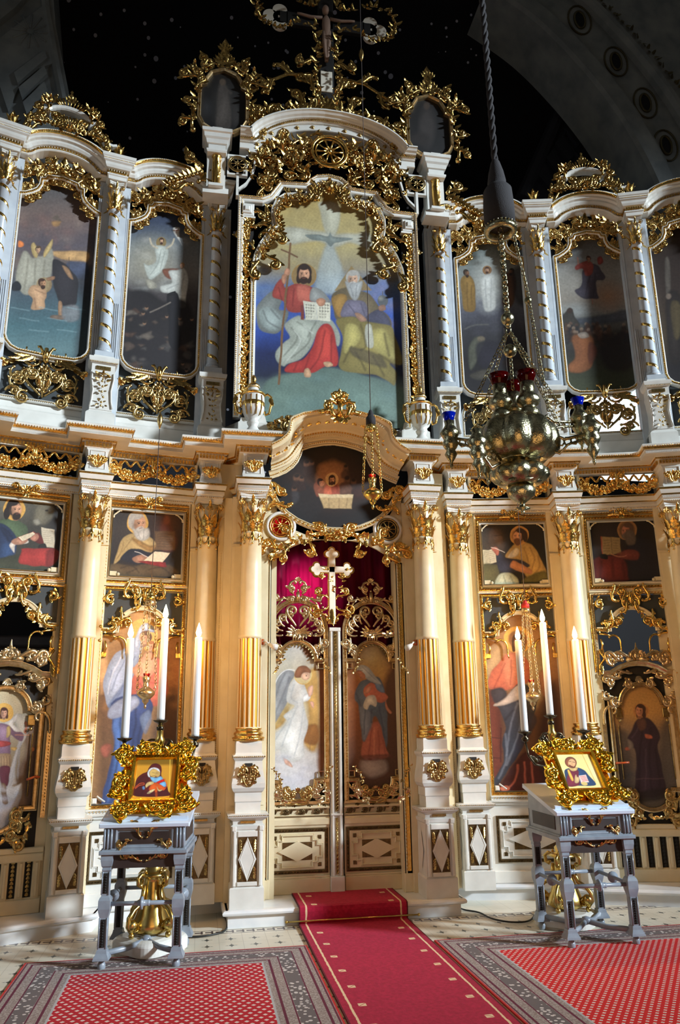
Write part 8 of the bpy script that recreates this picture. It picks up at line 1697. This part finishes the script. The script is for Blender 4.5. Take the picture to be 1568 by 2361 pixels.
def small_lamp(name, label, fr, u, d, z, metal, cord_top, ztas, red, swagw, sc=1.0, weight=None, cordmat='cord'):
 """z = lowest tip, ztas = underside of the gathering collar"""
 t = thing(name, label, 'lamp', fr, u, d, z); b = MB(); q = [(0, 0), (.01, .01), (.014, .03), (.008, .04), (.022, .06), (.034, .075), (.03, .09), (.05, .10), (.085, .135), (.092, .16), (.07, .185), (.045, .205), (.028, .215), (.034, .235), (.026, .25), (.034, .27), (.042, .31), (.03, .315)]
 b.lathe([(r*sc, zz*sc) for r, zz in q], 22, (u, d, z))
 for i in range(3):
  a = 2*pi*i/3+.35; k = V((math.cos(a), math.sin(a), 0)); b.tube([V((u, d, z+.16*sc))+k*(.08*sc), V((u, d, z+.19*sc))+k*(.11*sc), V((u, d, z+.22*sc))+k*(.10*sc), V((u, d, z+.2*sc))+k*(.085*sc)], .006, 5)
 part('lamp_body', b, M[metal], t); g = MB(); g.lathe([(.02*sc, .30*sc), (.032*sc, .33*sc), (.036*sc, .345*sc), (.028*sc, .345*sc)], 16, (u, d, z)); part('oil_glass', g, M['redglass'], t, 'glowing red oil glass')
 f = MB(); f.ball((u, d, z+.345*sc), .010, 8, 6, sz=1.3); part('flame', f, M['oilflame'], t)
 c = MB()
 for i in range(3): a = 2*pi*i/3+.35; k = V((math.cos(a), math.sin(a), 0)); chain(c, V((u, d, ztas))+k*swagw, V((u, d, z+.21*sc))+k*(.105*sc), .034, .0038, .010)
 part('chain', c, M[metal], t); tassel(t, u, d, ztas, .17*sc if red is None else .09, .045*sc, M['rope'] if red is None else red, M[metal]); k = MB(); k.tube([(u, d, ztas+.1), (u, d, cord_top)], .004, 5); part('cord', k, M[cordmat], t)
 if weight: k = MB(); k.lathe([(.004, 0), (.022, .05), (.03, .09), (.024, .14), (.01, .17), (.004, .19)], 12, (u, d, weight)); part('counterweight', k, M['oldgold'], t)
rb = simple('red_velvet_knob', (160, 30, 24), .7)
small_lamp('hanging_lamp', 'small gilt hanging lamp with red light in front of the supper picture', W0, .13, -.95, 3.70, 'brass', 11.5, 4.55, None, .06, 1.0, 8.95)
small_lamp('hanging_lamp', 'small brass hanging lamp in front of the mother and child icon', L1, 0, -.3, 1.905, 'silvergold', 4.72, 2.93, M['brass'], .05, .95, 4.72)
small_lamp('hanging_lamp', 'small silver hanging lamp in front of the standing figure in salmon', R1, 0, -.3, 1.85, 'silvergold', 6.2, 2.90, rb, .03, .9)
# candelabra, candles
def candelabrum(label, ang):
 x, y = ang; t = thing('floor_candelabrum', label, 'candelabrum', W0, x, y, 0)
 w = MB(); n = 64; pts = []
 def lob(r, z): return [(x+1.1*(r+.025+.025*math.cos(8*pi*i/n))*math.cos(2*pi*i/n), y+1.1*(r+.025+.025*math.cos(8*pi*i/n))*math.sin(2*pi*i/n), z) for i in range(n)]
 w.loft([lob(.20, 0), lob(.20, .015), lob(.22, .02), lob(.22, .09), lob(.215, .10), lob(.20, .115), lob(.19, .12), lob(.17, .13), lob(.0, .13)], False, True); part('marble_foot', w, M['white'], t)
 b = MB(); b.lathe([(.13, .145), (.16, .17), (.15, .22), (.125, .28), (.105, .34), (.085, .40), (.075, .44), (.075, .52), (.07, .55), (.115, .565), (.12, .575), (.09, .59), (.06, .60), (.065, .64), (.045, .66), (.04, .68), (.035, .70), (.055, .71), (.075, .725), (.075, .735), (.05, .75), (.03, .76), (.045, .82), (.028, .85), (.024, 1.35), (.03, 1.36), (.05, 1.38), (.045, 1.45), (.03, 1.47), (.026, 1.52), (.035, 1.6), (.05, 1.63), (.03, 1.66), (.025, 1.76)], 22, (x, y, .0))
 for i in range(4):
  a = pi/2*i+pi/4; d = V((math.cos(a), math.sin(a), 0)); P = lambda s, z: V((x, y, z))+d*s
  b.tube([P(.08, .57), P(.13, .585), P(.16, .56), P(.155, .51), P(.13, .495), P(.12, .52)], .017, 7); b.tube([P(.09, .50), P(.10, .42), P(.13, .36), P(.19, .33), P(.235, .28), P(.24, .22), P(.21, .18), P(.17, .19), P(.16, .23), P(.19, .25)], .019, 7)
  for sg in (-1, 1):
   sd = V((-d.y, d.x, 0))*.02*sg; b.tube([P(.175, .20)+sd+(d*math.cos(k*.7)+V((0, 0, math.sin(k*.7))))*(.045*(1-k/14)) for k in range(13)], .009, 5)
  b.ball(P(.20, .225), .045, 10, 7); b.ball(P(.20, .15), .024, 8, 5); b.ball(P(.085, .605), .014, 6, 4)
  b.leaf(P(.15, .17), (0, 0, 1), tuple(d), .08, .05, .4, 3)
 part('brass_stem', b, M['brass'], t)
 C = []
 for i, (dx, dy, zt) in enumerate(((-.29, -.05, 1.655), (0, 0, 1.80), (.30, -.05, 1.66))):
  m = MB()
  if dx: s = 1 if dx > 0 else -1; m.tube([(x+s*.03, y, 1.42), (x+s*.10, y-.01, 1.34), (x+s*.2, y-.03, 1.36), (x+s*.27, y+dy, 1.44), (x+dx, y+dy, 1.56)], .010, 7); m.tube(euler(x+s*.04, 1.50, 70 if s > 0 else 110, .3, -s*9/.3*.4, -s*10/.3, 18, y), .009, 6); m.leaf((x+s*.18, y-.03, 1.38), (s, 0, .8), (0, -1, 0), .12, .03, .6, 3); m.tube(euler(x+s*.2, 1.40, 80, .16, s*20, s*44, 12, y-.03), .006, 5)
  else:
   for s in (-1, 1): m.tube(euler(x+s*.02, 1.62, 90-s*50, .2, -s*10, -s*55, 16, y), .011, 6); m.tube(euler(x+s*.03, 1.50, 90-s*20, .26, s*4, -s*50, 16, y), .011, 6)
  m.lathe([(.006, -.10), (.03, -.085), (.034, -.06), (.014, -.045), (.02, -.03), (.05, -.018), (.062, -.006), (.06, .0), (.04, .002), (.036, .0)], 24, (x+dx, y+dy, zt)); m.beads(arc2(.06, zt-.004, 26, (x+dx, y+dy)), .005, .012, True); part('candle_arm', m, M['bronze'], t); C.append((x+dx, y+dy, zt))
 return C
def candle(p, top, label):
 x, y, z = p; t = thing('candle', label, 'candle', W0, x, y, z); c = MB(); c.lathe([(.033, 0), (.034, .02), (.032, top-z-.01), (.027, top-z), (.01, top-z-.004)], 20, p); part('wax', c, M['wax'], t)
 f = MB(); f.lathe([(.0, 0), (.018, .015), (.025, .04), (.016, .08), (.005, .115), (0, .13)], 10, (x, y, top), cap=False); f.ball((x, y, top+.03), .012, 6, 5); part('flame', f, M['flame'], t); return (x, y, top+.05)
FL = []
for (x, y), lab, nm in (((-1.755, -.72), 'brass candelabrum with three arms behind the mother and child stand', 'mother and child stand'), ((1.855, -.72), 'brass candelabrum with three arms behind the bearded man stand', 'bearded man stand')):
 for p, top, w_ in zip(candelabrum(lab, (x, y)), (2.50, 2.68, 2.51), ('left', 'tallest', 'right')): FL.append(candle(p, top, 'thick white lit candle, %s of three behind the %s' % (w_, nm)))
# icon stands
def stand(x, y, rz, label):
 t = thing('icon_stand', label, 'icon stand', W0, x, y, 0, rz=rz); hw, hd = .275, .30; dk = M['dark']; root = t
 for sx in (-1, 1):
  for sy in (-1, 1):
   l = MB(); c = (sx*hw, sy*hd, 0)
   l.sqlathe([(.035, .07), (.058, .075), (.055, .09), (.04, .12), (.036, .14), (.034, .145)], c); l.lathe([(.02, .0), (.03, .015), (.03, .04), (.015, .07)], 12, c)
   l.sqlathe([(.030, .14), (.030, .36), (.034, .375), (.040, .40), (.044, .42), (.044, .48), (.036, .50), (.028, .51), (.028, .68), (.034, .69), (.03, .71), (.038, .72), (.045, .76), (.045, .80), (.05, .82)], c)
   for q in (-1, 1): l.tube([(c[0]+q*.028, c[1]-.028, .15), (c[0]+q*.028, c[1]-.028, .36)], .007, 5); l.tube([(c[0]+q*.026, c[1]-.028, .52), (c[0]+q*.026, c[1]-.028, .68)], .007, 5)
   L = part('leg', l, M['furniture'], t, local=True); g = MB()
   for z0, z1 in ((.16, .35), (.53, .67)):
    g.box(c[0]-.018, c[0]+.018, c[1]-.033, c[1]-.028, z0, z1)
    for k in range(int((z1-z0)/.018)): g.gem((c[0], c[1]-.035, z0+.01+k*.018), .009)
   part('dark_twist', g, dk, L, local=True)
 s = MB()
 for a, b in (((-hw, -hd), (hw, -hd)), ((-hw, hd), (hw, hd)), ((-hw, -hd), (-hw, hd)), ((hw, -hd), (hw, hd))):
  A, B = V((*a, .45)), V((*b, .45)); d = (B-A).normalized(); s.tube([A, B], .016, 10); m = (A+B)/2
  s.tube([m-d*.03, m-d*.012, m-d*.008, m+d*.008, m+d*.012, m+d*.05, m+d*.06], lambda q: .046 if .3 < q < .6 else .022, 12)
 part('stretcher', s, M['furniture'], t, local=True); s = MB()
 for sg in (-1, 1): s.tube([(-hw, -hd*sg, .11), (-.12, -.12*sg, .10), (0, 0, .125), (.12, .12*sg, .10), (hw, hd*sg, .11)], .022, 6, .8)
 s.ball((0, 0, .13), .045, 8, 4, sz=.7); part('cross_stretcher', s, M['furniture'], t, local=True)
 b = MB(); b.box(-hw-.03, hw+.03, -hd-.03, hd+.03, .83, 1.0); b.bbox(-hw-.06, hw+.06, -hd-.06, hd+.06, .80, .83, .005); b.bbox(-hw-.045, hw+.045, -hd-.045, hd+.045, .815, .845, .005)
 b.add([(x_, y_, z_) for x_, y_, z_ in ((-hw-.03, -hd-.03, 1.0), (hw+.03, -hd-.03, 1.0), (hw+.03, hd+.03, 1.0), (-hw-.03, hd+.03, 1.0), (-hw-.03, hd+.03, 1.16), (hw+.03, hd+.03, 1.16))], [(0, 1, 5, 4), (3, 4, 5, 2), (0, 4, 3), (1, 2, 5)])
 for sx in (-1, 1):
  for k in (-1, 0, 1):
   for yy in (-hd-.045, hd+.03): b.tube([(sx*(hw-.0)+k*.026, yy, .845), (sx*hw+k*.026, yy, .99)], .009, 8)
 b.sweep([(-hw+.07, -hd-.03, .86), (-hw+.07, -hd-.03, .975), (hw-.07, -hd-.03, .975), (hw-.07, -hd-.03, .86)], [(0, 0), (0, .01), (.012, .014), (.02, 0)], closed=True); part('case', b, M['furniture'], t, local=True)
 p = MB(); p.box(-hw+.085, hw-.085, -hd-.036, -hd-.03, .875, .962); p.box(-hw+.04, hw-.04, -hd-.01, -hd, .70, .80)
 for s_ in (-1, 1): p.box(min(s_*(hw+.031), s_*(hw+.036)), max(s_*(hw+.031), s_*(hw+.036)), -hd+.06, hd-.06, .875, .98); 
 part('carved_panel', p, M['brown'], t, local=True); h = MB()
 for st in ((.02, .92, 10, .16, 5, -9), (.10, .90, 30, .13, -5, 9), (.02, .75, -10, .2, 4, -9), (.13, .77, 0, .12, 5, 9)): scroll(h, st, .006, -hd-.04 if st[1] > .82 else -hd-.014, .03)
 h.mirror(0); part('dark_scrolls', h, M['oldgold'], t, local=True)
 k = MB(); sl = math.atan2(.16, 2*hd+.06); M_ = Matrix.Translation((0, -hd-.03, 1.0)) @ Matrix.Rotation(sl, 4, 'X'); tp = MB(); tp.bbox(-hw-.07, hw+.07, -.035, .70, 0, .035, .006); tp.box(-hw-.05, hw+.05, .03, .05, .035, .06); k.merge(tp, M_); part('sloping_top', k, simple('pale_blue_top', (206, 222, 240), .25), t, local=True)
 return t
stand(-1.78, -.89, -.10, 'grey-blue carved stand with sloping top under the small mother and child icon'); stand(1.835, -1.13, -.03, 'grey-blue carved stand with sloping top under the small bearded man icon')
def desk_icon(x, y, z, rz, lean, label, paint, W_=.36, H_=.42):
 """bottom edge centre at x, y, z ; leans back by lean"""
 t = thing('gilt_framed_icon', label, 'icon', W0, x, y, z, rz=rz); Lm = Matrix.Rotation(-lean, 4, 'X'); wm = Matrix.Translation((x, y, z)) @ Matrix.Rotation(rz, 4, 'Z') @ Lm
 def P(name, mb, mat, lab=None): o = MB(); o.merge(mb, Lm); return part(name, o, mat, t, lab, local=True)
 w2 = .29; f = MB(); f.box(-w2+.03, w2-.03, .0, .03, .02, .56); P('backboard', f, M['brightgold'])
 f = MB(); f.sweep(rect(-.155, .155, .125, .465, -.02), [(0, .0), (0, -.02), (-.0, .0), (.01, .02), (.03, .03), (.045, .015), (.055, -.02)], closed=True) ; f.sweep(rect(-.175, .175, .105, .485, -.015), [(0, 0), (.006, .02), (.02, .022), (.03, 0)], closed=True); P('inner_moulding', f, M['brightgold'])
 g = MB(); yy = -.025
 per = [(-.245, .05), (-.245, .16), (-.25, .30), (-.24, .44), (-.24, .53), (-.12, .535), (0, .54), (.12, .535), (.24, .53), (.245, .44), (.25, .30), (.245, .16), (.245, .05), (.13, .05), (0, .055), (-.13, .05)]
 for i, (a, b) in enumerate(per):
  aa = math.degrees(math.atan2(b-.29, a)); sg = 1 if i % 2 else -1; scroll(g, (a-.03*math.cos(math.radians(aa)), b-.03*math.sin(math.radians(aa)), aa+sg*60, .20, -sg*5, -sg*9), .015, yy, .06, .01, seed=i); g.ball((a, yy-.008, b), .026, 9, 6, sy=.7)
  for k in range(3): a2 = math.radians(aa+sg*40+k*50-50); g.leaf((a, yy, b), (math.cos(a2), -.25, math.sin(a2)), (0, -1, 0), .08, .032, .7, 2)
 for a, b in ((-.27, .56), (.27, .56), (-.29, .02), (.29, .02)): g.leaf((a*.8, yy, .29+(b-.29)*.85), (a, -.05, b-.29), (0, -1, 0), .12, .04, .3, 3)
 P('carved_frame', g, M['brightgold'], 'bright gilt leafy carved frame')
 cv = Cv(W0, -.018, [(-.155, .125), (.155, .125), (.155, .465), (-.155, .465)], .0035, local=wm); paint(cv); O_ = cv; mb_name = 'painting'
 n0 = len(t.children); cv.build('painting', t)
 ch = [c_ for c_ in t.children if c_.name.startswith('painting')][0]; ch.matrix_local = Lm
def d1(c):
 c.view(230, 1660, 1568/240).rough(1, 60, 61).fill((196, 148, 44)).grad([(560, (122, 96, 24)), (660, (150, 108, 24)), (700, (206, 152, 44)), (1160, (206, 150, 40))]); c.line([(550, 600), (540, 900), (510, 1150)], 12, (236, 196, 70), .9, 5); c.line([(1060, 600), (1050, 900), (1040, 1120)], 12, (236, 196, 70), .9, 5); c.line([(500, 1155), (1040, 1155)], 12, (240, 170, 40), .9, 5)
 c.poly([(520, 1145), (525, 1000), (560, 880), (640, 810), (710, 780), (740, 720), (790, 665), (860, 655), (920, 690), (935, 760), (930, 840), (1000, 960), (1030, 1060), (1030, 1145)], (92, 20, 30), 6); c.poly([(540, 1000), (600, 880), (700, 830), (740, 900), (680, 1000), (640, 1140), (530, 1140)], (66, 16, 30), 12, .8)
 c.line([(530, 1020), (600, 960), (665, 950), (665, 975), (600, 985), (535, 1035)], 10, (206, 90, 50), .9, 4); c.poly([(720, 790), (760, 730), (830, 715), (890, 740), (910, 790), (880, 770), (820, 735), (770, 755), (745, 800), (760, 860), (730, 850)], (214, 226, 234), 5)
 c.ell(815, 800, 66, 60, (214, 184, 106), -20, .1); c.ell(870, 812, 40, 46, (196, 166, 100), 10, .15); c.line([(790, 790), (830, 800)], 6, (70, 50, 30), .8, 4); c.line([(845, 800), (880, 800)], 6, (70, 50, 30), .8, 4); c.line([(780, 850), (820, 840), (850, 850)], 8, (100, 50, 30), .8, 5)
 c.poly([(760, 860), (850, 870), (920, 850), (950, 900), (860, 940), (800, 930)], (120, 186, 230), 6); c.poly([(900, 960), (980, 930), (1000, 990), (960, 1010)], (120, 186, 236), 6); c.poly([(850, 940), (960, 890), (970, 920), (880, 960)], (206, 24, 24), 5)
 c.poly([(740, 1040), (790, 960), (860, 950), (960, 1000), (990, 1040), (940, 1060), (870, 1060), (870, 1145), (835, 1145), (830, 1070), (780, 1080)], (222, 96, 34), 6); c.line([(980, 880), (1010, 980), (960, 1060)], 10, (214, 80, 40), .9, 5)
 c.poly([(690, 980), (730, 935), (800, 930), (810, 960), (740, 990), (700, 1020)], (214, 190, 130), 6); c.poly([(860, 1000), (890, 1050), (950, 1050), (900, 1075), (870, 1050)], (206, 190, 130), 5); c.poly([(710, 1105), (760, 1060), (830, 1040), (810, 1070), (750, 1110)], (230, 216, 160), 5); c.poly([(640, 1010), (670, 1000), (680, 1040), (650, 1050)], (90, 130, 180), 5); c.poly([(660, 1060), (800, 1090), (900, 1080), (1010, 1060), (1010, 1140), (650, 1140)], (60, 18, 34), 10, .5)
def d2(c):
 c.view(1190, 1660, 1568/260).rough(1, 60, 62).fill((240, 226, 150)).clouds(12, (480, 440, 1100, 900), [(250, 240, 200), (236, 206, 110)], (60, 120), .5, 3); c.line([(910, 460), (1100, 860)], 8, (206, 160, 60), .8, 4)
 c.poly([(675, 700), (740, 670), (850, 660), (950, 700), (1010, 770), (1110, 905), (860, 915), (730, 925), (700, 860), (680, 780)], (26, 70, 116), 5); c.poly([(740, 690), (860, 700), (870, 780), (880, 900), (740, 925), (705, 830), (720, 760)], (120, 30, 60), 6); c.poly([(715, 710), (740, 700), (800, 830), (770, 840)], (232, 186, 80), 5)
 c.poly([(740, 670), (850, 660), (840, 700), (780, 710)], (214, 184, 120), 6); c.ell(760, 588, 86, 74, (120, 62, 44), 30, .06); c.ell(765, 590, 72, 62, (150, 84, 56), 30, .1); c.ell(775, 600, 50, 58, (224, 180, 130), -10, .15); c.poly([(740, 620), (800, 650), (835, 620), (820, 665), (780, 670), (745, 650)], (110, 56, 36), 6); c.line([(735, 580), (765, 577)], 8, (70, 40, 30), .9, 4); c.line([(785, 583), (815, 590)], 8, (70, 40, 30), .9, 4); c.line([(775, 590), (780, 620)], 5, (170, 110, 80), .8, 3); c.line([(765, 640), (800, 642)], 6, (150, 60, 50), .8, 3)
 c.poly([(820, 780), (835, 760), (850, 790), (880, 800), (875, 860), (840, 880), (815, 860)], (214, 184, 130), 5); c.poly([(870, 775), (970, 760), (1015, 865), (905, 875)], (240, 214, 206), 4, 1, False)
 for i in range(4): c.line([(890+i*12, 790+i*20), (965+i*11, 780+i*20)], 9, (214, 60, 60), .85, 4, False)
 c.ell(950, 885, 46, 24, (220, 196, 120), 10, .2)
desk_icon(-1.775, -1.18, 1.08, -.06, math.radians(33), 'gilt leafy framed icon of a mother holding a child, propped on its stand', d1); desk_icon(1.84, -1.40, 1.08, -.03, math.radians(38), 'gilt leafy framed icon of a bearded man holding a book, tilted back on its stand', d2)
# rugs, runner, small things
def rug_mat(name, ground, hx, hy, sx, sy, tilt):
 t = NT(name); x, y, z, v = t.xyz(); ex = t.ma('SUBTRACT', hx, t.ma('ABSOLUTE', x)); ey = t.ma('SUBTRACT', hy, t.ma('ABSOLUTE', y)); e = t.ma('MINIMUM', ex, ey)
 u = t.ma('DIVIDE', t.ma('ADD', x, t.ma('MULTIPLY', y, tilt)), sx); row = t.ma('FLOOR', t.ma('DIVIDE', y, sy)); u2 = t.ma('ADD', u, t.ma('MULTIPLY', row, .5)); fu = t.ma('SUBTRACT', t.ma('FRACT', u2), .5); fv = t.ma('SUBTRACT', t.ma('FRACT', t.ma('DIVIDE', y, sy)), .5)
 d = t.ma('ADD', t.ma('MULTIPLY', t.ma('ABSOLUTE', fu), 1.25), t.ma('MULTIPLY', t.ma('ABSOLUTE', fv), 1.0)); m = t.ma('LESS_THAN', d, .35); dot = t.ma('LESS_THAN', d, .09)
 c = t.mix(m, L3c(ground), L3c((226, 212, 204))); c = t.mix(t.ma('MULTIPLY', dot, .6), c, L3c((150, 96, 92)))
 st = lambda a, b: t.ma('MULTIPLY', t.ma('GREATER_THAN', e, a), t.ma('LESS_THAN', e, b))
 nz = t.ma('GREATER_THAN', t.noise(70, 2), .52); bd = t.mix(nz, L3c((138, 124, 118)), L3c((166, 156, 150))); vo = t.n('ShaderNodeTexVoronoi'); vo.inputs['Scale'].default_value = 26; t.l(v, vo.inputs['Vector']); fl = t.mix(t.ma('LESS_THAN', vo.outputs['Distance'], .34), L3c((104, 96, 96)), L3c((206, 200, 196)))
 bd = t.mix(st(.15, .26), bd, fl)
 for a, b in ((.018, .03), (.06, .078), (.14, .15), (.262, .272), (.33, .348)): bd = t.mix(st(a, b), bd, L3c((96, 26, 52)))
 bd = t.mix(st(.385, .41), bd, L3c((176, 176, 178))); bd = t.mix(t.ma('LESS_THAN', e, .014), bd, L3c((188, 36, 36)))
 t.put(t.b.inputs['Base Color'], t.mix(t.ma('GREATER_THAN', e, .40), bd, c)); t.set(Roughness=.95); t.bump(t.noise(260, 2), .5, .003); return t.m
def rug(x0, x1, y0, y1, mat, label, sk=0): mb = MB(); mb.bbox(x0, x1, y0, y1, 0, .012, .002); cx, cy = (x0+x1)/2, (y0+y1)/2; o = single('patterned_rug', mb, mat, label, 'rug', W0, (cx, cy, 0)); return o
o = rug(-2.68, -.50, -3.9, -.88, rug_mat('left_rug', (182, 14, 34), 1.09, 1.51, .060, .046, 0), 'red rug with small pale lozenges and grey borders, under the mother and child stand')
o = rug(.55, 3.6, -4.0, -.97, rug_mat('right_rug', (204, 16, 18), 1.525, 1.515, .052, .036, .0), 'red rug striped with pale motifs and grey borders, under the bearded man stand')
t = NT('crimson_runner'); x, y, z, v = t.xyz(); e = t.ma('SUBTRACT', .505, t.ma('ABSOLUTE', x)); wv = t.ma('MULTIPLY', t.noise(24, 2), .012)
c = t.ramp(t.noise(40, 3), [(.3, L3c((150, 12, 48))), (.7, L3c((178, 22, 62)))]); ln = t.ma('LESS_THAN', t.ma('ABSOLUTE', t.ma('SUBTRACT', t.ma('ADD', e, wv), .072)), .008)
fy = t.ma('SUBTRACT', t.ma('FRACT', t.ma('DIVIDE', y, .36)), .5); sq = t.ma('MULTIPLY', t.ma('LESS_THAN', t.ma('ABSOLUTE', t.ma('SUBTRACT', e, .145)), .026), t.ma('LESS_THAN', t.ma('ABSOLUTE', fy), .075)); dg = t.ma('GREATER_THAN', t.ma('ABSOLUTE', t.ma('SUBTRACT', t.ma('MULTIPLY', fy, .36), t.ma('SUBTRACT', e, .145))), .004)
c = t.mix(t.ma('LESS_THAN', e, .012), c, L3c((90, 8, 20))); c = t.mix(t.ma('MAXIMUM', ln, t.ma('MULTIPLY', sq, dg)), c, L3c((226, 196, 156))); t.put(t.b.inputs['Base Color'], c); t.set(Roughness=.95); t.bump(t.noise(220, 2), .4, .003)
mb = MB(); prof = [(.50, .165), (.20, .165), (-.20, .166), (-.235, .158), (-.243, .12), (-.238, .05), (-.225, .022), (-.26, .018), (-.5, .016), (-4.4, .016)]; mb.loft([[(-.505, a, b) for a, b in prof], [(.505, a, b) for a, b in prof]]); mb.loft([[(-.505, a, b-.012) for a, b in prof], [(.505, a, b-.012) for a, b in prof]])
o = bpy.data.objects.new('carpet_runner', mesh('carpet_runner', mb, t.m)); COL.objects.link(o); o.location = (.02, 0, 0); o['label'] = 'crimson carpet runner with cream border line running down from the royal doors'; o['category'] = 'carpet'
mb = MB(); mb.tube([(-.60, -.262, .05), (.62, -.262, .05)], .007, 8); mb.ball((-.60, -.262, .05), .014); mb.ball((.62, -.262, .05), .014); single('stair_rod', mb, M['brass'], 'thin brass stair rod holding the runner against the step', 'rod', W0, (0, -.262, .04))
def cable(pts, label): P = [tuple(atz(.012, *p)) for p in pts]; q = catmull(P, 6, False); mb = MB(); mb.tube([tuple(v_) for v_ in q], .008, 6); single('power_cable', mb, M['black'], label, 'cable', W0, P[0])
cable([(516, 2075), (514, 2100), (524, 2128), (518, 2146), (490, 2155), (450, 2160), (400, 2160)], 'dark cable running from the wall socket behind the left stand'); cable([(1058, 2092), (1072, 2098), (1105, 2104), (1135, 2118), (1180, 2126), (1222, 2122), (1238, 2098)], 'black cable looping over the tiles from the pedestals to the right stand')
t = thing('wall_socket', 'small white wall socket low between two left pedestals', 'socket', W0, -1.17, .30, .60); mb = MB(); p = W0.un(.25, 503, 1993); mb.bbox(p[0]-.035, p[0]+.035, .235, .262, p[1]-.045, p[1]+.045, .004); part('cover_plate', mb, M['plastic'], t); mb = MB(); mb.box(p[0]-.012, p[0]+.012, .228, .236, p[1]-.012, p[1]+.012); part('plug', mb, M['black'], t)
for s, x_, lab in ((1, -.80, 'small white spotlight clipped to the left tall column'), (-1, .74, 'small white spotlight on an amber base clipped to the right tall column')):
 t = thing('spotlight', lab, 'spotlight', W0, x_, .0, 2.53); mb = MB(); b = (x_+s*.04, -.06, 2.52); mb.tube([(x_-s*.03, .0, 2.56), (x_+s*.01, -.03, 2.55), b], .010, 6); mb.tube([b, (b[0]+s*.03, b[1]-.03, 2.50), (b[0]+s*.06, b[1]-.06, 2.485)], lambda q: .018+.016*q, 10); part('lamp_head', mb, M['plastic'], t); mb = MB(); mb.tube([(x_-s*.05, .02, 2.55), (x_-s*.015, .0, 2.55)], .03, 12); part('amber_mount', mb, simple('amber_plastic', (170, 80, 30), .3), t)
# camera and light
cd = bpy.data.cameras.new('camera'); cam = bpy.data.objects.new('camera', cd); COL.objects.link(cam); scn.camera = cam
cd.sensor_fit = 'VERTICAL'; cd.sensor_height = 36.0; cd.lens = 36.0*CF/CH; cd.clip_start = .05; cd.clip_end = 100
Rm = Matrix((_r2, _u2, -_fw)).transposed(); cam.matrix_world = Matrix.Translation(CO) @ Rm.to_4x4()
def area(name, loc, tgt, size, power, col, spread=180, sy=None):
 l = bpy.data.lights.new(name, 'AREA'); l.energy = power; l.color = col; l.size = size; l.spread = math.radians(spread)
 if sy: l.shape = 'RECTANGLE'; l.size_y = sy
 o = bpy.data.objects.new(name, l); COL.objects.link(o); o.location = loc
 o.rotation_euler = (V(tgt)-V(loc)).to_track_quat('-Z', 'Y').to_euler(); return o
def point(name, loc, power, col, r=.03):
 l = bpy.data.lights.new(name, 'POINT'); l.energy = power; l.color = col; l.shadow_soft_size = r
 o = bpy.data.objects.new(name, l); COL.objects.link(o); o.location = loc; return o
def spot(name, loc, tgt, power, col, cone, blend, r):
 l = bpy.data.lights.new(name, 'SPOT'); l.energy = power; l.color = col; l.spot_size = math.radians(cone); l.spot_blend = blend; l.shadow_soft_size = r
 o = bpy.data.objects.new(name, l); COL.objects.link(o); o.location = loc; o.rotation_euler = (V(tgt)-V(loc)).to_track_quat('-Z', 'Y').to_euler(); return o
sd = V((.80, -.53, .29)).normalized(); tg = V((0, 0, 4.2)); spot('daylight_right_windows', tg+sd*34, tg, 84000, (.80, .91, 1.0), 21, .55, 1.6)
area('window_light_left', (-7.5, -5.0, 5.2), (0, .2, 4.5), 1.4, 25, (.82, .91, 1.0), 120, 3.0)
area('warm_nave_fill', (-.5, -6.5, 1.6), (0, 0, 3.8), 2.6, 28, (1.0, .56, .24), 150)  # added warm fill for the lower tier, not an actual set of lamps
for i, p in enumerate(FL): point('candle_light', p, 54, (1.0, .47, .12), .03)
point('lamp_light', (.13, -1.0, 4.09), 1.2, (1, .35, .2), .02)
area('curtain_backlight', (-.3, 1.3, 3.4), (-.3, .6, 3.2), .25, 1.6, (1, .7, .8), 60)
w = bpy.data.worlds.new('patchy_nave_glow'); scn.world = w; w.use_nodes = True
nt = w.node_tree; bg = nt.nodes['Background']; tc = nt.nodes.new('ShaderNodeTexCoord'); nz = nt.nodes.new('ShaderNodeTexNoise'); nz.inputs['Scale'].default_value = 2.2; nz.inputs['Detail'].default_value = 2
nt.links.new(tc.outputs['Generated'], nz.inputs['Vector']); rp = nt.nodes.new('ShaderNodeValToRGB'); e = rp.color_ramp.elements
e[0].position = .52; e[0].color = (.012, .012, .014, 1); e[1].position = .66; e[1].color = (.9, .88, .8, 1); nt.links.new(nz.outputs[0], rp.inputs[0]); nt.links.new(rp.outputs[0], bg.inputs[0]); bg.inputs[1].default_value = .22  # bright noise patches added to the dark surround for the gilding to reflect
scn.view_settings.view_transform = 'Standard'; scn.view_settings.look = 'None'; scn.view_settings.gamma = 1; scn.view_settings.exposure = 0.1; scn.view_settings.use_curve_mapping = False
scn.cycles.max_bounces = 6; scn.cycles.use_denoising = True; scn.cycles.sample_clamp_indirect = 4
